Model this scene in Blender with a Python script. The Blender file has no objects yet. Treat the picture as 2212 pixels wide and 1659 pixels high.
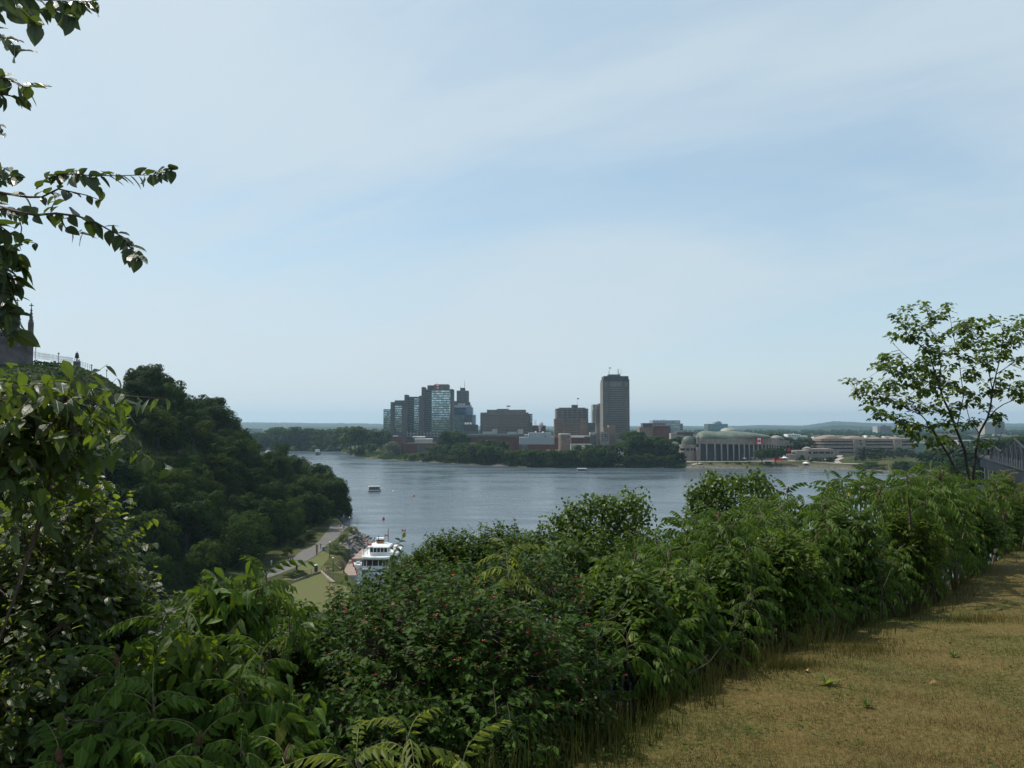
import bpy, math, random
import numpy as np
from mathutils import Vector, Matrix, Quaternion

# ---------------------------------------------------------------- camera, light, sky, exposure
SC = bpy.context.scene
COL = SC.collection
HC = 41.0                       # eye height above the river
F = 1720.0                      # focal length in photo pixels (photo taken as 2212 x 1659)
PITCH = math.atan((918 - 829.5) / F)
CT, ST = math.cos(PITCH), math.sin(PITCH)
cam = bpy.data.objects.new('camera', bpy.data.cameras.new('camera'))
COL.objects.link(cam)
cam.location = (0, 0, HC)
cam.rotation_euler = (math.pi / 2 + PITCH, 0, 0)
cam.data.sensor_width = 36.0
cam.data.lens = 36.0 * F / 2212.0
cam.data.clip_start = 0.05
cam.data.clip_end = 60000
SC.camera = cam
SUN_AZ, SUN_EL = math.radians(-64), math.radians(55)      # to the left and a little ahead
TOSUN = Vector((math.sin(SUN_AZ) * math.cos(SUN_EL), math.cos(SUN_AZ) * math.cos(SUN_EL), math.sin(SUN_EL)))
sl = bpy.data.lights.new('sun', 'SUN')
sl.energy = 5.0
sl.angle = math.radians(0.6)
sl.color = (1.0, 0.93, 0.82)
sun = bpy.data.objects.new('sun', sl)
COL.objects.link(sun)
sun.rotation_euler = (-TOSUN).to_track_quat('-Z', 'Y').to_euler()
SC.view_settings.view_transform = 'Standard'
SC.view_settings.look = 'None'
SC.view_settings.gamma = 1.0
SC.view_settings.exposure = 0.0
SC.view_settings.use_curve_mapping = False
SC.render.engine = 'CYCLES'
cy = SC.cycles
cy.max_bounces = 6
cy.diffuse_bounces = 2
cy.glossy_bounces = 2
cy.transmission_bounces = 3
cy.transparent_max_bounces = 6
cy.volume_bounces = 0
cy.use_denoising = True
cy.sample_clamp_indirect = 4.0
cy.caustics_reflective = False
cy.caustics_refractive = False


class NT:
    """small helper to write node trees"""
    def __init__(s, tree):
        s.t = tree
        s.n = tree.nodes
        s.l = tree.links

    def new(s, typ, **kw):
        n = s.n.new(typ)
        for k, v in kw.items():
            if k.startswith('i_'):
                continue
            setattr(n, k, v)
        return n

    def put(s, sock, v):
        if v is None:
            return
        if isinstance(v, bpy.types.NodeSocket):
            s.l.new(v, sock)
        else:
            if isinstance(v, (tuple, list)) and len(v) == 3 and sock.type == 'RGBA':
                v = (*v, 1)
            sock.default_value = v

    def math(s, op, a, b=None, c=None, clamp=False):
        n = s.new('ShaderNodeMath', operation=op, use_clamp=clamp)
        for i, v in enumerate((a, b, c)):
            if v is not None:
                s.put(n.inputs[i], v)
        return n.outputs[0]

    def vmath(s, op, a, b=None):
        n = s.new('ShaderNodeVectorMath', operation=op)
        s.put(n.inputs[0], a)
        if b is not None:
            s.put(n.inputs[1], b)
        return n.outputs['Value'] if op in ('DOT_PRODUCT', 'LENGTH') else n.outputs['Vector']

    def mix(s, fac, a, b, blend='MIX'):
        n = s.new('ShaderNodeMix', data_type='RGBA', blend_type=blend)
        s.put(n.inputs[0], fac)
        s.put(n.inputs[6], a)
        s.put(n.inputs[7], b)
        return n.outputs[2]

    def noise(s, vec, scale, detail=3, rough=0.55, dist=0.0):
        n = s.new('ShaderNodeTexNoise')
        s.put(n.inputs['Vector'], vec)
        n.inputs['Scale'].default_value = scale
        n.inputs['Detail'].default_value = detail
        n.inputs['Roughness'].default_value = rough
        n.inputs['Distortion'].default_value = dist
        return n.outputs[0]

    def ramp(s, fac, lo, hi):
        n = s.new('ShaderNodeMapRange', interpolation_type='SMOOTHSTEP')
        s.put(n.inputs[0], fac)
        n.inputs[1].default_value = lo
        n.inputs[2].default_value = hi
        return n.outputs[0]


W = bpy.data.worlds.new('World')
SC.world = W
W.use_nodes = True
w = NT(W.node_tree)
w.n.clear()
sky = w.new('ShaderNodeTexSky', sky_type='NISHITA')
sky.sun_disc = False
sky.sun_elevation = SUN_EL
sky.sun_rotation = SUN_AZ
sky.altitude = 80
sky.air_density = 1.0
sky.dust_density = 0.7
sky.ozone_density = 0.6
tc = w.new('ShaderNodeTexCoord')
sx = w.new('ShaderNodeSeparateXYZ')
w.l.new(tc.outputs['Generated'], sx.inputs[0])
X, Y, Z = sx.outputs
zz = w.math('ADD', w.math('MAXIMUM', Z, 0.0), 0.22)
cu = w.new('ShaderNodeCombineXYZ')               # a high cloud sheet seen in perspective, turned so that its streaks run up to the right
w.put(cu.inputs[0], w.math('DIVIDE', w.math('SUBTRACT', w.math('MULTIPLY', X, 0.80), w.math('MULTIPLY', Y, 0.60)), zz))
w.put(cu.inputs[1], w.math('DIVIDE', w.math('ADD', w.math('MULTIPLY', Y, 0.80), w.math('MULTIPLY', X, 0.60)), zz))
st = w.vmath('MULTIPLY', cu.outputs[0], (0.5, 0.9, 1.0))
n1 = w.noise(w.vmath('ADD', st, (3.1, 1.35, 0.0)), 0.85, 6, 0.52, 0.5)
n2 = w.noise(w.vmath('MULTIPLY', cu.outputs[0], (0.8, 3.2, 1.0)), 2.0, 7, 0.6, 0.7)
cl = w.math('ADD', w.math('MULTIPLY', n1, 0.86), w.math('MULTIPLY', n2, 0.14))
veil = w.ramp(cl, 0.34, 0.62)
fac = w.math('ADD', w.math('MULTIPLY', veil, 0.76), 0.06)
# glow of the veil towards the sun
sd = w.vmath('DOT_PRODUCT', tc.outputs['Generated'], tuple(TOSUN))
glow = w.math('POWER', w.math('MAXIMUM', sd, 0.0), 3.0)
cc = w.mix(glow, (6.2, 7.3, 8.0), (7.2, 8.1, 8.6))
clear = w.mix(1.0, sky.outputs[0], (1.55, 1.62, 1.50), 'MULTIPLY')
clear = w.mix(0.5, clear, (4.3, 6.2, 7.9))                # summer haze above the clear blue
low = w.math('POWER', w.math('SUBTRACT', 1.0, w.math('MINIMUM', w.math('MAXIMUM', Z, 0.0), 1.0)), 7.0)   # thicker air towards the horizon
fac = w.math('ADD', fac, w.math('MULTIPLY', w.math('SUBTRACT', 1.0, fac), w.math('MULTIPLY', low, 0.80)))
cc = w.mix(low, cc, (6.9, 7.5, 7.9))
skyc = w.mix(fac, clear, cc)
bg = w.new('ShaderNodeBackground')
w.l.new(skyc, bg.inputs[0])
bg.inputs[1].default_value = 0.1
wo = w.new('ShaderNodeOutputWorld')
w.l.new(bg.outputs[0], wo.inputs[0])

# ---------------------------------------------------------------- pixel -> place
def ray(px, py):
    u, v = (px - 1106) / F, (829.5 - py) / F
    return u, CT - v * ST, ST + v * CT

def at(px, py, y):
    """the point that stands at distance y in the direction of photo pixel (px, py)"""
    a, b, c = ray(px, py)
    k = y / b
    return np.array((a * k, y, HC + c * k))

def gp(px, py, z):
    """where the view through pixel (px, py) meets height z"""
    a, b, c = ray(px, py)
    k = (z - HC) / c
    return np.array((a * k, b * k, z))

def topix(p):
    x, y, z = p[0], p[1], p[2] - HC
    d = y * CT + z * ST
    return 1106 + F * x / d, 829.5 - F * (z * CT - y * ST) / d

c1 = lambda x, y: (783.06 + x / 5.8514, 783.06 + y / 5.8514)
c2 = lambda x, y: (1107.1 + x / 5.8514, 783.06 + y / 5.8514)
c3 = lambda x, y: (1377.1 + x / 5.8514, 864.07 + y / 5.8514)
c4 = lambda x, y: (1701.1 + x / 6.827, 864.07 + y / 6.827)
c5 = lambda x, y: (1782.1 + x / 3.8406, 621.05 + y / 3.8406)
c6 = lambda x, y: (486.0 + x / 5.8514, 891.1 + y / 5.8514)
c7 = lambda x, y: (567.0 + x / 6.827, 1080.1 + y / 6.827)
c8 = lambda x, y: (x / 3.318 / 1.8517, (1100 + y / 3.318) / 1.8517)

# ---------------------------------------------------------------- mesh building
class MB:
    def __init__(s):
        s.v, s.q, s.t, s.qm, s.tm, s.r, s.uv, s.n = [], [], [], [], [], [], [], 0

    def add(s, v, quads=None, tris=None, mat=0, rnd=0.5, uv=None):
        v = np.asarray(v, float).reshape(-1, 3)
        k = len(v)
        s.v.append(v)
        s.r.append(np.full(k, rnd) if np.isscalar(rnd) else np.asarray(rnd, float))
        s.uv.append(np.zeros((k, 2)) if uv is None else np.asarray(uv, float))
        if quads is not None and len(quads):
            quads = np.asarray(quads, int).reshape(-1, 4)
            s.q.append(quads + s.n)
            s.qm.append(np.full(len(quads), mat))
        if tris is not None and len(tris):
            tris = np.asarray(tris, int).reshape(-1, 3)
            s.t.append(tris + s.n)
            s.tm.append(np.full(len(tris), mat))
        s.n += k
        return s

    def box(s, x0, x1, y0, y1, z0, z1, mat=0):
        v = [(x, y, z) for z in (z0, z1) for y in (y0, y1) for x in (x0, x1)]
        return s.add(v, [(0, 2, 3, 1), (4, 5, 7, 6), (0, 1, 5, 4), (2, 6, 7, 3), (0, 4, 6, 2), (1, 3, 7, 5)], None, mat)

    def prism(s, pts, z0, z1, mat=0, top=None):
        """pts: ground outline (counter-clockwise); top may be another outline of the same length"""
        k = len(pts)
        top = pts if top is None else top
        zt = z1 if hasattr(z1, '__len__') else [z1] * k
        zb = z0 if hasattr(z0, '__len__') else [z0] * k
        v = [(p[0], p[1], z) for p, z in zip(pts, zb)] + [(p[0], p[1], z) for p, z in zip(top, zt)]
        q = [(i, (i + 1) % k, k + (i + 1) % k, k + i) for i in range(k)]
        s.add(v, q, None, mat)
        c = np.mean(np.array(v[k:]), 0)
        s.add(v[k:] + [tuple(c)], None, [(i, (i + 1) % k, k) for i in range(k)], mat)
        c = np.mean(np.array(v[:k]), 0)
        return s.add(v[:k] + [tuple(c)], None, [((i + 1) % k, i, k) for i in range(k)], mat)

    def tube(s, pts, rad, sides=5, mat=0, rnd=0.5, cap=True):
        pts = np.asarray(pts, float)
        k = len(pts)
        rad = np.full(k, rad) if np.isscalar(rad) else np.asarray(rad, float)
        tan = np.gradient(pts, axis=0) if k > 1 else np.array([[0, 0, 1.0]])
        tan /= np.linalg.norm(tan, axis=1)[:, None] + 1e-12
        ref = np.array((0.31, 0.17, 0.93)) if abs(tan[0][2]) < 0.8 else np.array((1.0, 0.1, 0.0))
        a = np.cross(tan, ref)
        a /= np.linalg.norm(a, axis=1)[:, None] + 1e-12
        b = np.cross(tan, a)
        ang = np.arange(sides) * 2 * math.pi / sides
        v = pts[:, None, :] + rad[:, None, None] * (np.cos(ang)[None, :, None] * a[:, None, :] + np.sin(ang)[None, :, None] * b[:, None, :])
        q = []
        for i in range(k - 1):
            for j in range(sides):
                j2 = (j + 1) % sides
                q.append((i * sides + j, i * sides + j2, (i + 1) * sides + j2, (i + 1) * sides + j))
        t = []
        v = v.reshape(-1, 3)
        if cap:
            v = np.vstack([v, pts[0], pts[-1]])
            n0 = k * sides
            for j in range(sides):
                j2 = (j + 1) % sides
                t += [(n0, j2, j), (n0 + 1, (k - 1) * sides + j, (k - 1) * sides + j2)]
        return s.add(v, q, t, mat, rnd)

    def lathe(s, prof, c=(0, 0, 0), sides=12, mat=0, sx=1, sy=1):
        """prof: list of (radius, z)"""
        ang = np.arange(sides) * 2 * math.pi / sides
        v = [(c[0] + r * sx * math.cos(a), c[1] + r * sy * math.sin(a), c[2] + z) for r, z in prof for a in ang]
        q = [(i * sides + j, i * sides + (j + 1) % sides, (i + 1) * sides + (j + 1) % sides, (i + 1) * sides + j) for i in range(len(prof) - 1) for j in range(sides)]
        s.add(v, q, None, mat)
        k = len(prof)
        top = [(c[0], c[1], c[2] + prof[-1][1])] + v[(k - 1) * sides:]
        s.add(top, None, [(0, 1 + j, 1 + (j + 1) % sides) for j in range(sides)], mat)
        bot = [(c[0], c[1], c[2] + prof[0][1])] + v[:sides]
        return s.add(bot, None, [(0, 1 + (j + 1) % sides, 1 + j) for j in range(sides)], mat)

    def inst(s, tpl, R, T, rnd, mat=0):
        """many copies of a template (verts, quads, tris, uv) under rotations R (k,3,3) and places T (k,3)"""
        v, q, t, uv = tpl
        k, m = len(T), len(v)
        if not k:
            return s
        V = np.einsum('kij,mj->kmi', R, v) + np.asarray(T)[:, None, :]
        off = (np.arange(k) * m)[:, None, None]
        Q = (np.asarray(q)[None] + off).reshape(-1, 4) if len(q) else None
        Tt = (np.asarray(t)[None] + off).reshape(-1, 3) if len(t) else None
        return s.add(V.reshape(-1, 3), Q, Tt, mat, np.repeat(rnd, m), np.tile(uv, (k, 1)))

    def mesh(s, name, mats, smooth=False):
        me = bpy.data.meshes.new(name)
        V = np.concatenate(s.v)
        q = np.concatenate(s.q) if s.q else np.zeros((0, 4), int)
        t = np.concatenate(s.t) if s.t else np.zeros((0, 3), int)
        me.vertices.add(len(V))
        me.vertices.foreach_set('co', V.astype(np.float32).ravel())
        loops = np.concatenate([q.ravel(), t.ravel()]).astype(np.int32)
        me.loops.add(len(loops))
        me.loops.foreach_set('vertex_index', loops)
        np_ = len(q) + len(t)
        me.polygons.add(np_)
        st_ = np.concatenate([np.arange(len(q)) * 4, len(q) * 4 + np.arange(len(t)) * 3]).astype(np.int32)
        me.polygons.foreach_set('loop_start', st_)
        mi = np.concatenate((s.qm or [np.zeros(0)]) + (s.tm or [np.zeros(0)])).astype(np.int32)
        me.polygons.foreach_set('material_index', mi)
        me.polygons.foreach_set('use_smooth', np.full(np_, bool(smooth)))
        at_ = me.attributes.new('rnd', 'FLOAT', 'POINT')
        at_.data.foreach_set('value', np.concatenate(s.r).astype(np.float32))
        UV = np.concatenate(s.uv)
        if UV.any():
            ul = me.uv_layers.new(name='UVMap')
            ul.data.foreach_set('uv', UV[loops].astype(np.float32).ravel())
        me.update(calc_edges=True)
        for m in (mats if isinstance(mats, (list, tuple)) else [mats]):
            me.materials.append(m)
        return me

    def obj(s, name, mats, parent=None, smooth=False, **props):
        return link(name, s.mesh(name, mats, smooth), parent, **props)


def link(name, data, parent=None, **props):
    o = bpy.data.objects.new(name, data)
    COL.objects.link(o)
    if parent is not None:
        o.parent = parent
    for k, v in props.items():
        if v is not None:
            o[k] = v
    return o

def thing(name, label, cat, loc=(0, 0, 0), rz=0.0, group=None):
    o = link(name, None, None, label=label, category=cat, group=group)
    o.location = [float(a) for a in loc]
    o.rotation_euler = (0, 0, rz)
    o.empty_display_size = 0.2
    return o

def tag(o, label, cat, group=None):
    o['label'] = label
    o['category'] = cat
    if group:
        o['group'] = group
    return o

def kids(o):
    return [c for c in bpy.data.objects if c.parent is o]

def copy_tree(parts, root, loc, rz=0.0, sc=1.0, label=None, group=None):
    """a copy of a thing; parts: [(child, [its sub-parts])]"""
    r = root.copy()
    COL.objects.link(r)
    r.location = [float(a) for a in loc]
    r.rotation_euler = (0, 0, rz)
    r.scale = (sc, sc, sc) if np.isscalar(sc) else sc
    if label:
        r['label'] = label
    if group:
        r['group'] = group
    for ch, subs in parts:
        c = ch.copy()
        COL.objects.link(c)
        c.parent = r
        for g in subs:
            d = g.copy()
            COL.objects.link(d)
            d.parent = c
    return r

# ---------------------------------------------------------------- materials
def newmat(name):
    m = bpy.data.materials.new(name)
    m.use_nodes = True
    t = NT(m.node_tree)
    t.n.clear()
    out = t.new('ShaderNodeOutputMaterial')
    b = t.new('ShaderNodeBsdfPrincipled')
    t.l.new(b.outputs[0], out.inputs[0])
    return m, t, b, out

def mat(name, c, rough=0.7, var=0.15, scale=1.0, c2=None, metal=0.0, spec=0.4, bump=0.0, bscale=None, objvar=0.0, stretch=None):
    """painted, stone or cloth surface: colour broken up by two noises, with a little relief"""
    m, t, b, out = newmat(name)
    co = t.new('ShaderNodeTexCoord').outputs['Object']
    if stretch:
        co = t.vmath('MULTIPLY', co, stretch)
    n = t.noise(co, scale, 5, 0.6)
    nb = t.noise(co, scale * 0.17, 2, 0.5)
    c2 = c2 or tuple(x * (1 - 2.2 * var) for x in c)
    hi = tuple(min(1, x * (1 + var)) for x in c)
    col = t.mix(t.ramp(t.math('ADD', t.math('MULTIPLY', n, 0.6), t.math('MULTIPLY', nb, 0.4)), 0.33, 0.67), c2, hi)
    if objvar:
        oi = t.new('ShaderNodeObjectInfo').outputs['Random']
        col = t.mix(t.math('MULTIPLY', oi, objvar), col, tuple(x * 0.25 for x in c))
    t.put(b.inputs['Base Color'], col)
    b.inputs['Roughness'].default_value = rough
    b.inputs['Metallic'].default_value = metal
    b.inputs['Specular IOR Level'].default_value = spec
    if bump:
        bn = t.new('ShaderNodeBump')
        bn.inputs['Strength'].default_value = bump
        t.put(bn.inputs['Height'], t.noise(co, bscale or scale * 4, 4, 0.6))
        t.l.new(bn.outputs[0], b.inputs['Normal'])
    return m

def glassmat(name, c, rough=0.12, metal=0.5, objvar=0.6, dark=(0.03, 0.04, 0.05)):
    """window glass of a far building: a mirror-like pane, each one a little different (blinds drawn or not)"""
    m, t, b, out = newmat(name)
    oi = t.new('ShaderNodeObjectInfo').outputs['Random']
    co = t.new('ShaderNodeTexCoord').outputs['Object']
    n = t.noise(co, 0.35, 2, 0.5)
    col = t.mix(t.math('MULTIPLY', t.ramp(t.math('ADD', t.math('MULTIPLY', oi, 0.7), t.math('MULTIPLY', n, 0.3)), 0.15, 0.85), objvar), c, dark)
    t.put(b.inputs['Base Color'], col)
    b.inputs['Roughness'].default_value = rough
    b.inputs['Metallic'].default_value = metal
    return m

def leafmat(name, c1, c2, under=None, rough=0.42, spec=0.5, trans=0.32, tcol=None, veins=0.0, yellow=0.0, nscale=0.0):
    """a leaf: two greens by a random value per leaf, paler underside, light passing through, side veins"""
    m, t, b, out = newmat(name)
    a = t.new('ShaderNodeAttribute', attribute_name='rnd').outputs['Fac']
    oi = t.new('ShaderNodeObjectInfo').outputs['Random']
    r = t.math('FRACT', t.math('ADD', a, t.math('MULTIPLY', oi, 0.999)))
    col = t.mix(r, c1, c2)
    if nscale:
        co = t.new('ShaderNodeTexCoord').outputs['Object']
        col = t.mix(t.math('MULTIPLY', t.ramp(t.noise(co, nscale, 3, 0.6), 0.35, 0.7), 0.6), col, tuple(x * 1.5 for x in c2))
    if yellow:
        col = t.mix(t.math('GREATER_THAN', t.math('FRACT', t.math('MULTIPLY', r, 7.13)), 1 - yellow), col, (0.30, 0.27, 0.05))
    geo = t.new('ShaderNodeNewGeometry').outputs['Backfacing']
    under = under or tuple(0.6 * x + 0.03 for x in c2)
    col2 = t.mix(geo, col, under)
    nrm = None
    if veins:
        uv = t.new('ShaderNodeSeparateXYZ')
        t.l.new(t.new('ShaderNodeUVMap').outputs[0], uv.inputs[0])
        ax = t.math('ABSOLUTE', t.math('SUBTRACT', uv.outputs[0], 0.5))
        mid = t.math('SUBTRACT', 1.0, t.ramp(ax, 0.0, 0.06))
        sv = t.math('SINE', t.math('MULTIPLY', t.math('SUBTRACT', uv.outputs[1], t.math('MULTIPLY', ax, 0.9)), 62.0))
        hgt = t.math('SUBTRACT', t.math('MULTIPLY', sv, 0.35), mid)
        bn = t.new('ShaderNodeBump')
        bn.inputs['Strength'].default_value = veins
        bn.inputs['Distance'].default_value = 0.002
        t.put(bn.inputs['Height'], hgt)
        nrm = bn.outputs[0]
        col2 = t.mix(t.math('MULTIPLY', mid, 0.45), col2, tuple(min(1, x * 2.2 + 0.02) for x in c2))
        t.l.new(nrm, b.inputs['Normal'])
    t.put(b.inputs['Base Color'], col2)
    b.inputs['Roughness'].default_value = rough
    b.inputs['Specular IOR Level'].default_value = spec
    tr = t.new('ShaderNodeBsdfTranslucent')
    tcol = tcol or (c2[0] * 2.2, c2[1] * 2.0, c2[2] * 0.9)
    t.put(tr.inputs[0], t.mix(r, tcol, tuple(x * 0.7 for x in tcol)))
    mx = t.new('ShaderNodeMixShader')
    mx.inputs[0].default_value = trans
    t.l.new(b.outputs[0], mx.inputs[1])
    t.l.new(tr.outputs[0], mx.inputs[2])
    t.l.new(mx.outputs[0], out.inputs[0])
    return m

rng = np.random.default_rng(7)
random.seed(7)
# ---------------------------------------------------------------- the lie of the land
def sstep(a, b, x):
    t = np.clip((x - a) / (b - a), 0, 1)
    return t * t * (3 - 2 * t)

EDGE = ((-30, -26), (-6, -2.4), (-3, 1.0), (0.25, 4.55), (1.40, 6.3), (3.48, 8.7), (5.2, 10.3), (7, 12.5), (9, 15.4), (11.6, 18.6), (14, 20.2), (20, 22.5), (60, 30), (400, 100))
def edge_s(x, y):
    """metres past the lawn's edge, towards the river"""
    e = np.array(EDGE)
    return (y - np.interp(x, e[:, 0], e[:, 1])) * 0.70

_np = np.random.default_rng(3)
_WAVES = [(_np.uniform(-1, 1), _np.uniform(-1, 1), _np.uniform(0, 6.28)) for _ in range(24)]
def wob(x, y, wl):
    """smooth bumps, about -1..1, of wavelength wl"""
    r = 0
    for i, (a, b, p) in enumerate(_WAVES[:8]):
        r = r + np.sin((a * x + b * y) * 6.28 / wl * (1 + 0.37 * i % 1.7) + p)
    return r / 4.0

SHX = ((-400, 300), (-60, 300), (120, 40), (190, -32), (216, -42), (284, -50), (304, -60), (350, -72), (400, -88), (550, -150), (800, -270), (1100, -420), (1500, -640), (3000, -1400), (20000, -9000))
HILL = ((-400, 0), (20, 8), (60, 26), (110, 38), (150, 40), (200, 46), (235, 52.6), (250, 50.6), (290, 40), (330, 32), (370, 25), (450, 22), (700, 20), (1500, 12), (20000, 8))
TOE = ((-400, -73), (290, -73), (330, -73), (350, -78), (400, -93), (550, -155), (800, -275), (1100, -425), (1500, -645), (3000, -1405), (20000, -9005))
def interp(tab, v, i=0):
    a = np.array(tab)
    return np.interp(v, a[:, 0], a[:, 1])

FAR = [(-700, 1330), (480, 1330), (550, 1300), (640, 1275), (735, 1262), (746, 1180), (770, 1040), (790, 985), (830, 950), (920, 885), (1022, 825), (1150, 768), (1270, 765), (1380, 765), (1513, 752), (1650, 752), (1740, 750), (1803, 740), (1891, 712), (2000, 650), (2130, 575), (2212, 545), (2600, 470), (4500, 400)]
def far_d(x, y):
    """distance (along the view) of the far shore in the direction of (x, y)"""
    px = 1106 + F * x / np.maximum(y, 1e-3)
    a = np.array(FAR)
    return np.interp(px, a[:, 0], a[:, 1])

def ground(x, y):
    x = np.asarray(x, float)
    y = np.asarray(y, float)
    s = edge_s(x, y)
    lawn = HC - 1.65 - 0.07 * np.clip(y, -12, 30) + 0.05 * wob(x, y, 3.5) + 0.02 * wob(y, x, 1.1)
    near = lawn - 0.56 * np.maximum(s, 0) - 0.10 * sstep(0, 1.2, s) + 0.25 * wob(x, y, 9) * sstep(1, 6, s)
    shx = interp(SHX, y)
    valley = -3 + 7.0 * sstep(0, 5.5, shx - x)
    T = interp(TOE, y) + 1.5 * wob(y, y * 0, 60)
    hill = interp(HILL, y) * sstep(-2, 64, T - x) + 3.0 * sstep(0, 30, T - x) + (0.9 * wob(x, y, 33) + 0.4 * wob(y, x, 12)) * sstep(8, 20, T - x)
    z = np.maximum(np.maximum(near, valley), hill * (y > 20) + np.where(T - x > 0, 3.5, -3.0) * (y > 20) - 3.0 * (y <= 20))
    fd = far_d(x, y)
    k = np.where(y > 200, y - fd, -1e4)
    bank = -3 + 3.9 * sstep(-12, 4, k) + 3.5 * sstep(6, 34, k) + 4.2 * sstep(30, 110, k) + 5 * sstep(200, 900, k) * sstep(-0.18, -0.25, x / np.maximum(y, 1))
    # the second stretch of water, far off on the left
    px = 1106 + F * x / np.maximum(y, 1e-3)
    gap = sstep(615, 575, px) * sstep(1650, 1750, y) * sstep(8200, 7900, y)
    bank = bank * (1 - gap) - 3 * gap
    sky_px = np.array([(0, 912), (500, 912.5), (620, 913), (700, 914.5), (780, 915), (900, 918), (1100, 922), (1300, 922.5), (1480, 921), (1540, 922.5), (1600, 921), (1640, 918.5), (1690, 919.5), (1730, 920.5), (1765, 915.5), (1800, 909.5), (1850, 912), (1890, 915), (1930, 914), (1990, 916), (2090, 914), (2230, 915), (2600, 912), (5000, 915)])
    hd = 9500.0
    top = HC - (np.interp(px, sky_px[:, 0], sky_px[:, 1]) - 918) / F * hd
    rough = 3.0 * wob(x, y, 700) + 2.4 * wob(px * 40, y * 0 + x, 450) + 3.0 * np.random.default_rng(5).uniform(-1, 1, np.shape(px))
    hills = np.maximum(8, top + rough) * sstep(6200, hd, y)
    hills2 = np.maximum(8, (top - 4) * 0.45 + rough) * sstep(3800, 5200, y) * sstep(560, 640, px)
    far = np.maximum(bank, np.where(y > 2600, np.maximum(hills, hills2), -9)) * 1.0
    return np.where(k > -14, np.maximum(far, z * (k < 0) + -3 * (k >= 0)), z)

def zg(x, y):
    return float(ground(np.array([x]), np.array([y]))[0])

def build_ground():
    a_in = np.radians(np.arange(-37, 37.01, 0.11))
    a_out = np.radians(np.concatenate([np.arange(-180, -37.5, 2.5), np.arange(39.5, 180, 2.5)]))
    az = np.sort(np.concatenate([a_in, a_out]))
    rr = [0.35]
    while rr[-1] < 15500:
        r = rr[-1]
        rr.append(r * (1.045 if r < 30 else 1.03 if r < 900 else 1.05))
    rr = np.array(rr)
    A, R = np.meshgrid(az, rr)
    Xg, Yg = R * np.sin(A), R * np.cos(A)
    Zg = ground(Xg, Yg)
    n, m = A.shape
    v = np.stack([Xg, Yg, Zg], -1).reshape(-1, 3)
    i = np.arange(n - 1)[:, None] * m
    j = np.arange(m)[None]
    j2 = (j + 1) % m
    q = np.stack([i + j, i + j2, i + m + j2, i + m + j], -1).reshape(-1, 4)
    b = MB()
    b.add(v, q)
    c = np.array([[0, 0, zg(0, 0)]])
    b.add(np.vstack([c, v[:m]]), None, [(0, 1 + (k + 1) % m, 1 + k) for k in range(m)])
    me = b.mesh('ground', M_ground, True)
    allv = np.concatenate([v, c, v[:m]])
    s = edge_s(allv[:, 0], allv[:, 1])
    dry = sstep(0.9, -0.6, s)                                   # mown dry lawn
    k = allv[:, 1] - far_d(allv[:, 0], allv[:, 1])
    rock = sstep(-30, -6, k) * sstep(16, 9, k) * (allv[:, 1] > 300)   # stony shore of the far bank
    forest = sstep(1700, 2600, allv[:, 1])
    colr = np.stack([dry, rock, forest, np.ones_like(dry)], 1)
    ca = me.color_attributes.new('cover', 'FLOAT_COLOR', 'POINT')
    ca.data.foreach_set('color', colr.astype(np.float32).ravel())
    return link('ground', me, kind='structure')

def ground_material():
    m, t, b, out = newmat('ground')
    at_ = t.new('ShaderNodeAttribute', attribute_name='cover')
    sp = t.new('ShaderNodeSeparateColor')
    t.l.new(at_.outputs['Color'], sp.inputs[0])
    co = t.new('ShaderNodeTexCoord').outputs['Object']
    n_big = t.noise(co, 0.55, 5, 0.65, 0.5)
    n_fine = t.noise(co, 26.0, 4, 0.65)
    dryc = t.mix(t.ramp(n_big, 0.44, 0.58), (0.094, 0.070, 0.022), (0.038, 0.052, 0.010))
    n_mid = t.noise(co, 5.0, 5, 0.7, 0.4)
    dryc = t.mix(t.math('MULTIPLY', t.ramp(n_mid, 0.42, 0.62), 0.6), dryc, (0.040, 0.040, 0.010))
    dryc = t.mix(t.ramp(n_fine, 0.3, 0.75), dryc, (0.135, 0.104, 0.040))
    n_g = t.noise(co, 0.05, 5, 0.6)
    n_g2 = t.noise(co, 0.7, 4, 0.6)
    green = t.mix(t.ramp(n_g2, 0.3, 0.7), (0.018, 0.028, 0.008), (0.040, 0.052, 0.014))
    green = t.mix(t.ramp(n_g, 0.42, 0.62), green, (0.062, 0.064, 0.022))
    rockc = t.mix(t.ramp(t.noise(co, 0.4, 5, 0.7), 0.35, 0.7), (0.05, 0.048, 0.040), (0.19, 0.165, 0.13))
    n_f = t.noise(co, 0.012, 6, 0.7)
    frst = t.mix(t.ramp(n_f, 0.35, 0.65), (0.012, 0.024, 0.012), (0.036, 0.052, 0.024))
    col = t.mix(sp.outputs[1], green, rockc)
    col = t.mix(sp.outputs[2], col, frst)
    col = t.mix(sp.outputs[0], col, dryc)
    t.put(b.inputs['Base Color'], col)
    b.inputs['Roughness'].default_value = 0.95
    b.inputs['Specular IOR Level'].default_value = 0.1
    bn = t.new('ShaderNodeBump')
    bn.inputs['Strength'].default_value = 0.5
    bn.inputs['Distance'].default_value = 0.03
    t.put(bn.inputs['Height'], n_fine)
    t.l.new(bn.outputs[0], b.inputs['Normal'])
    return m

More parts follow.
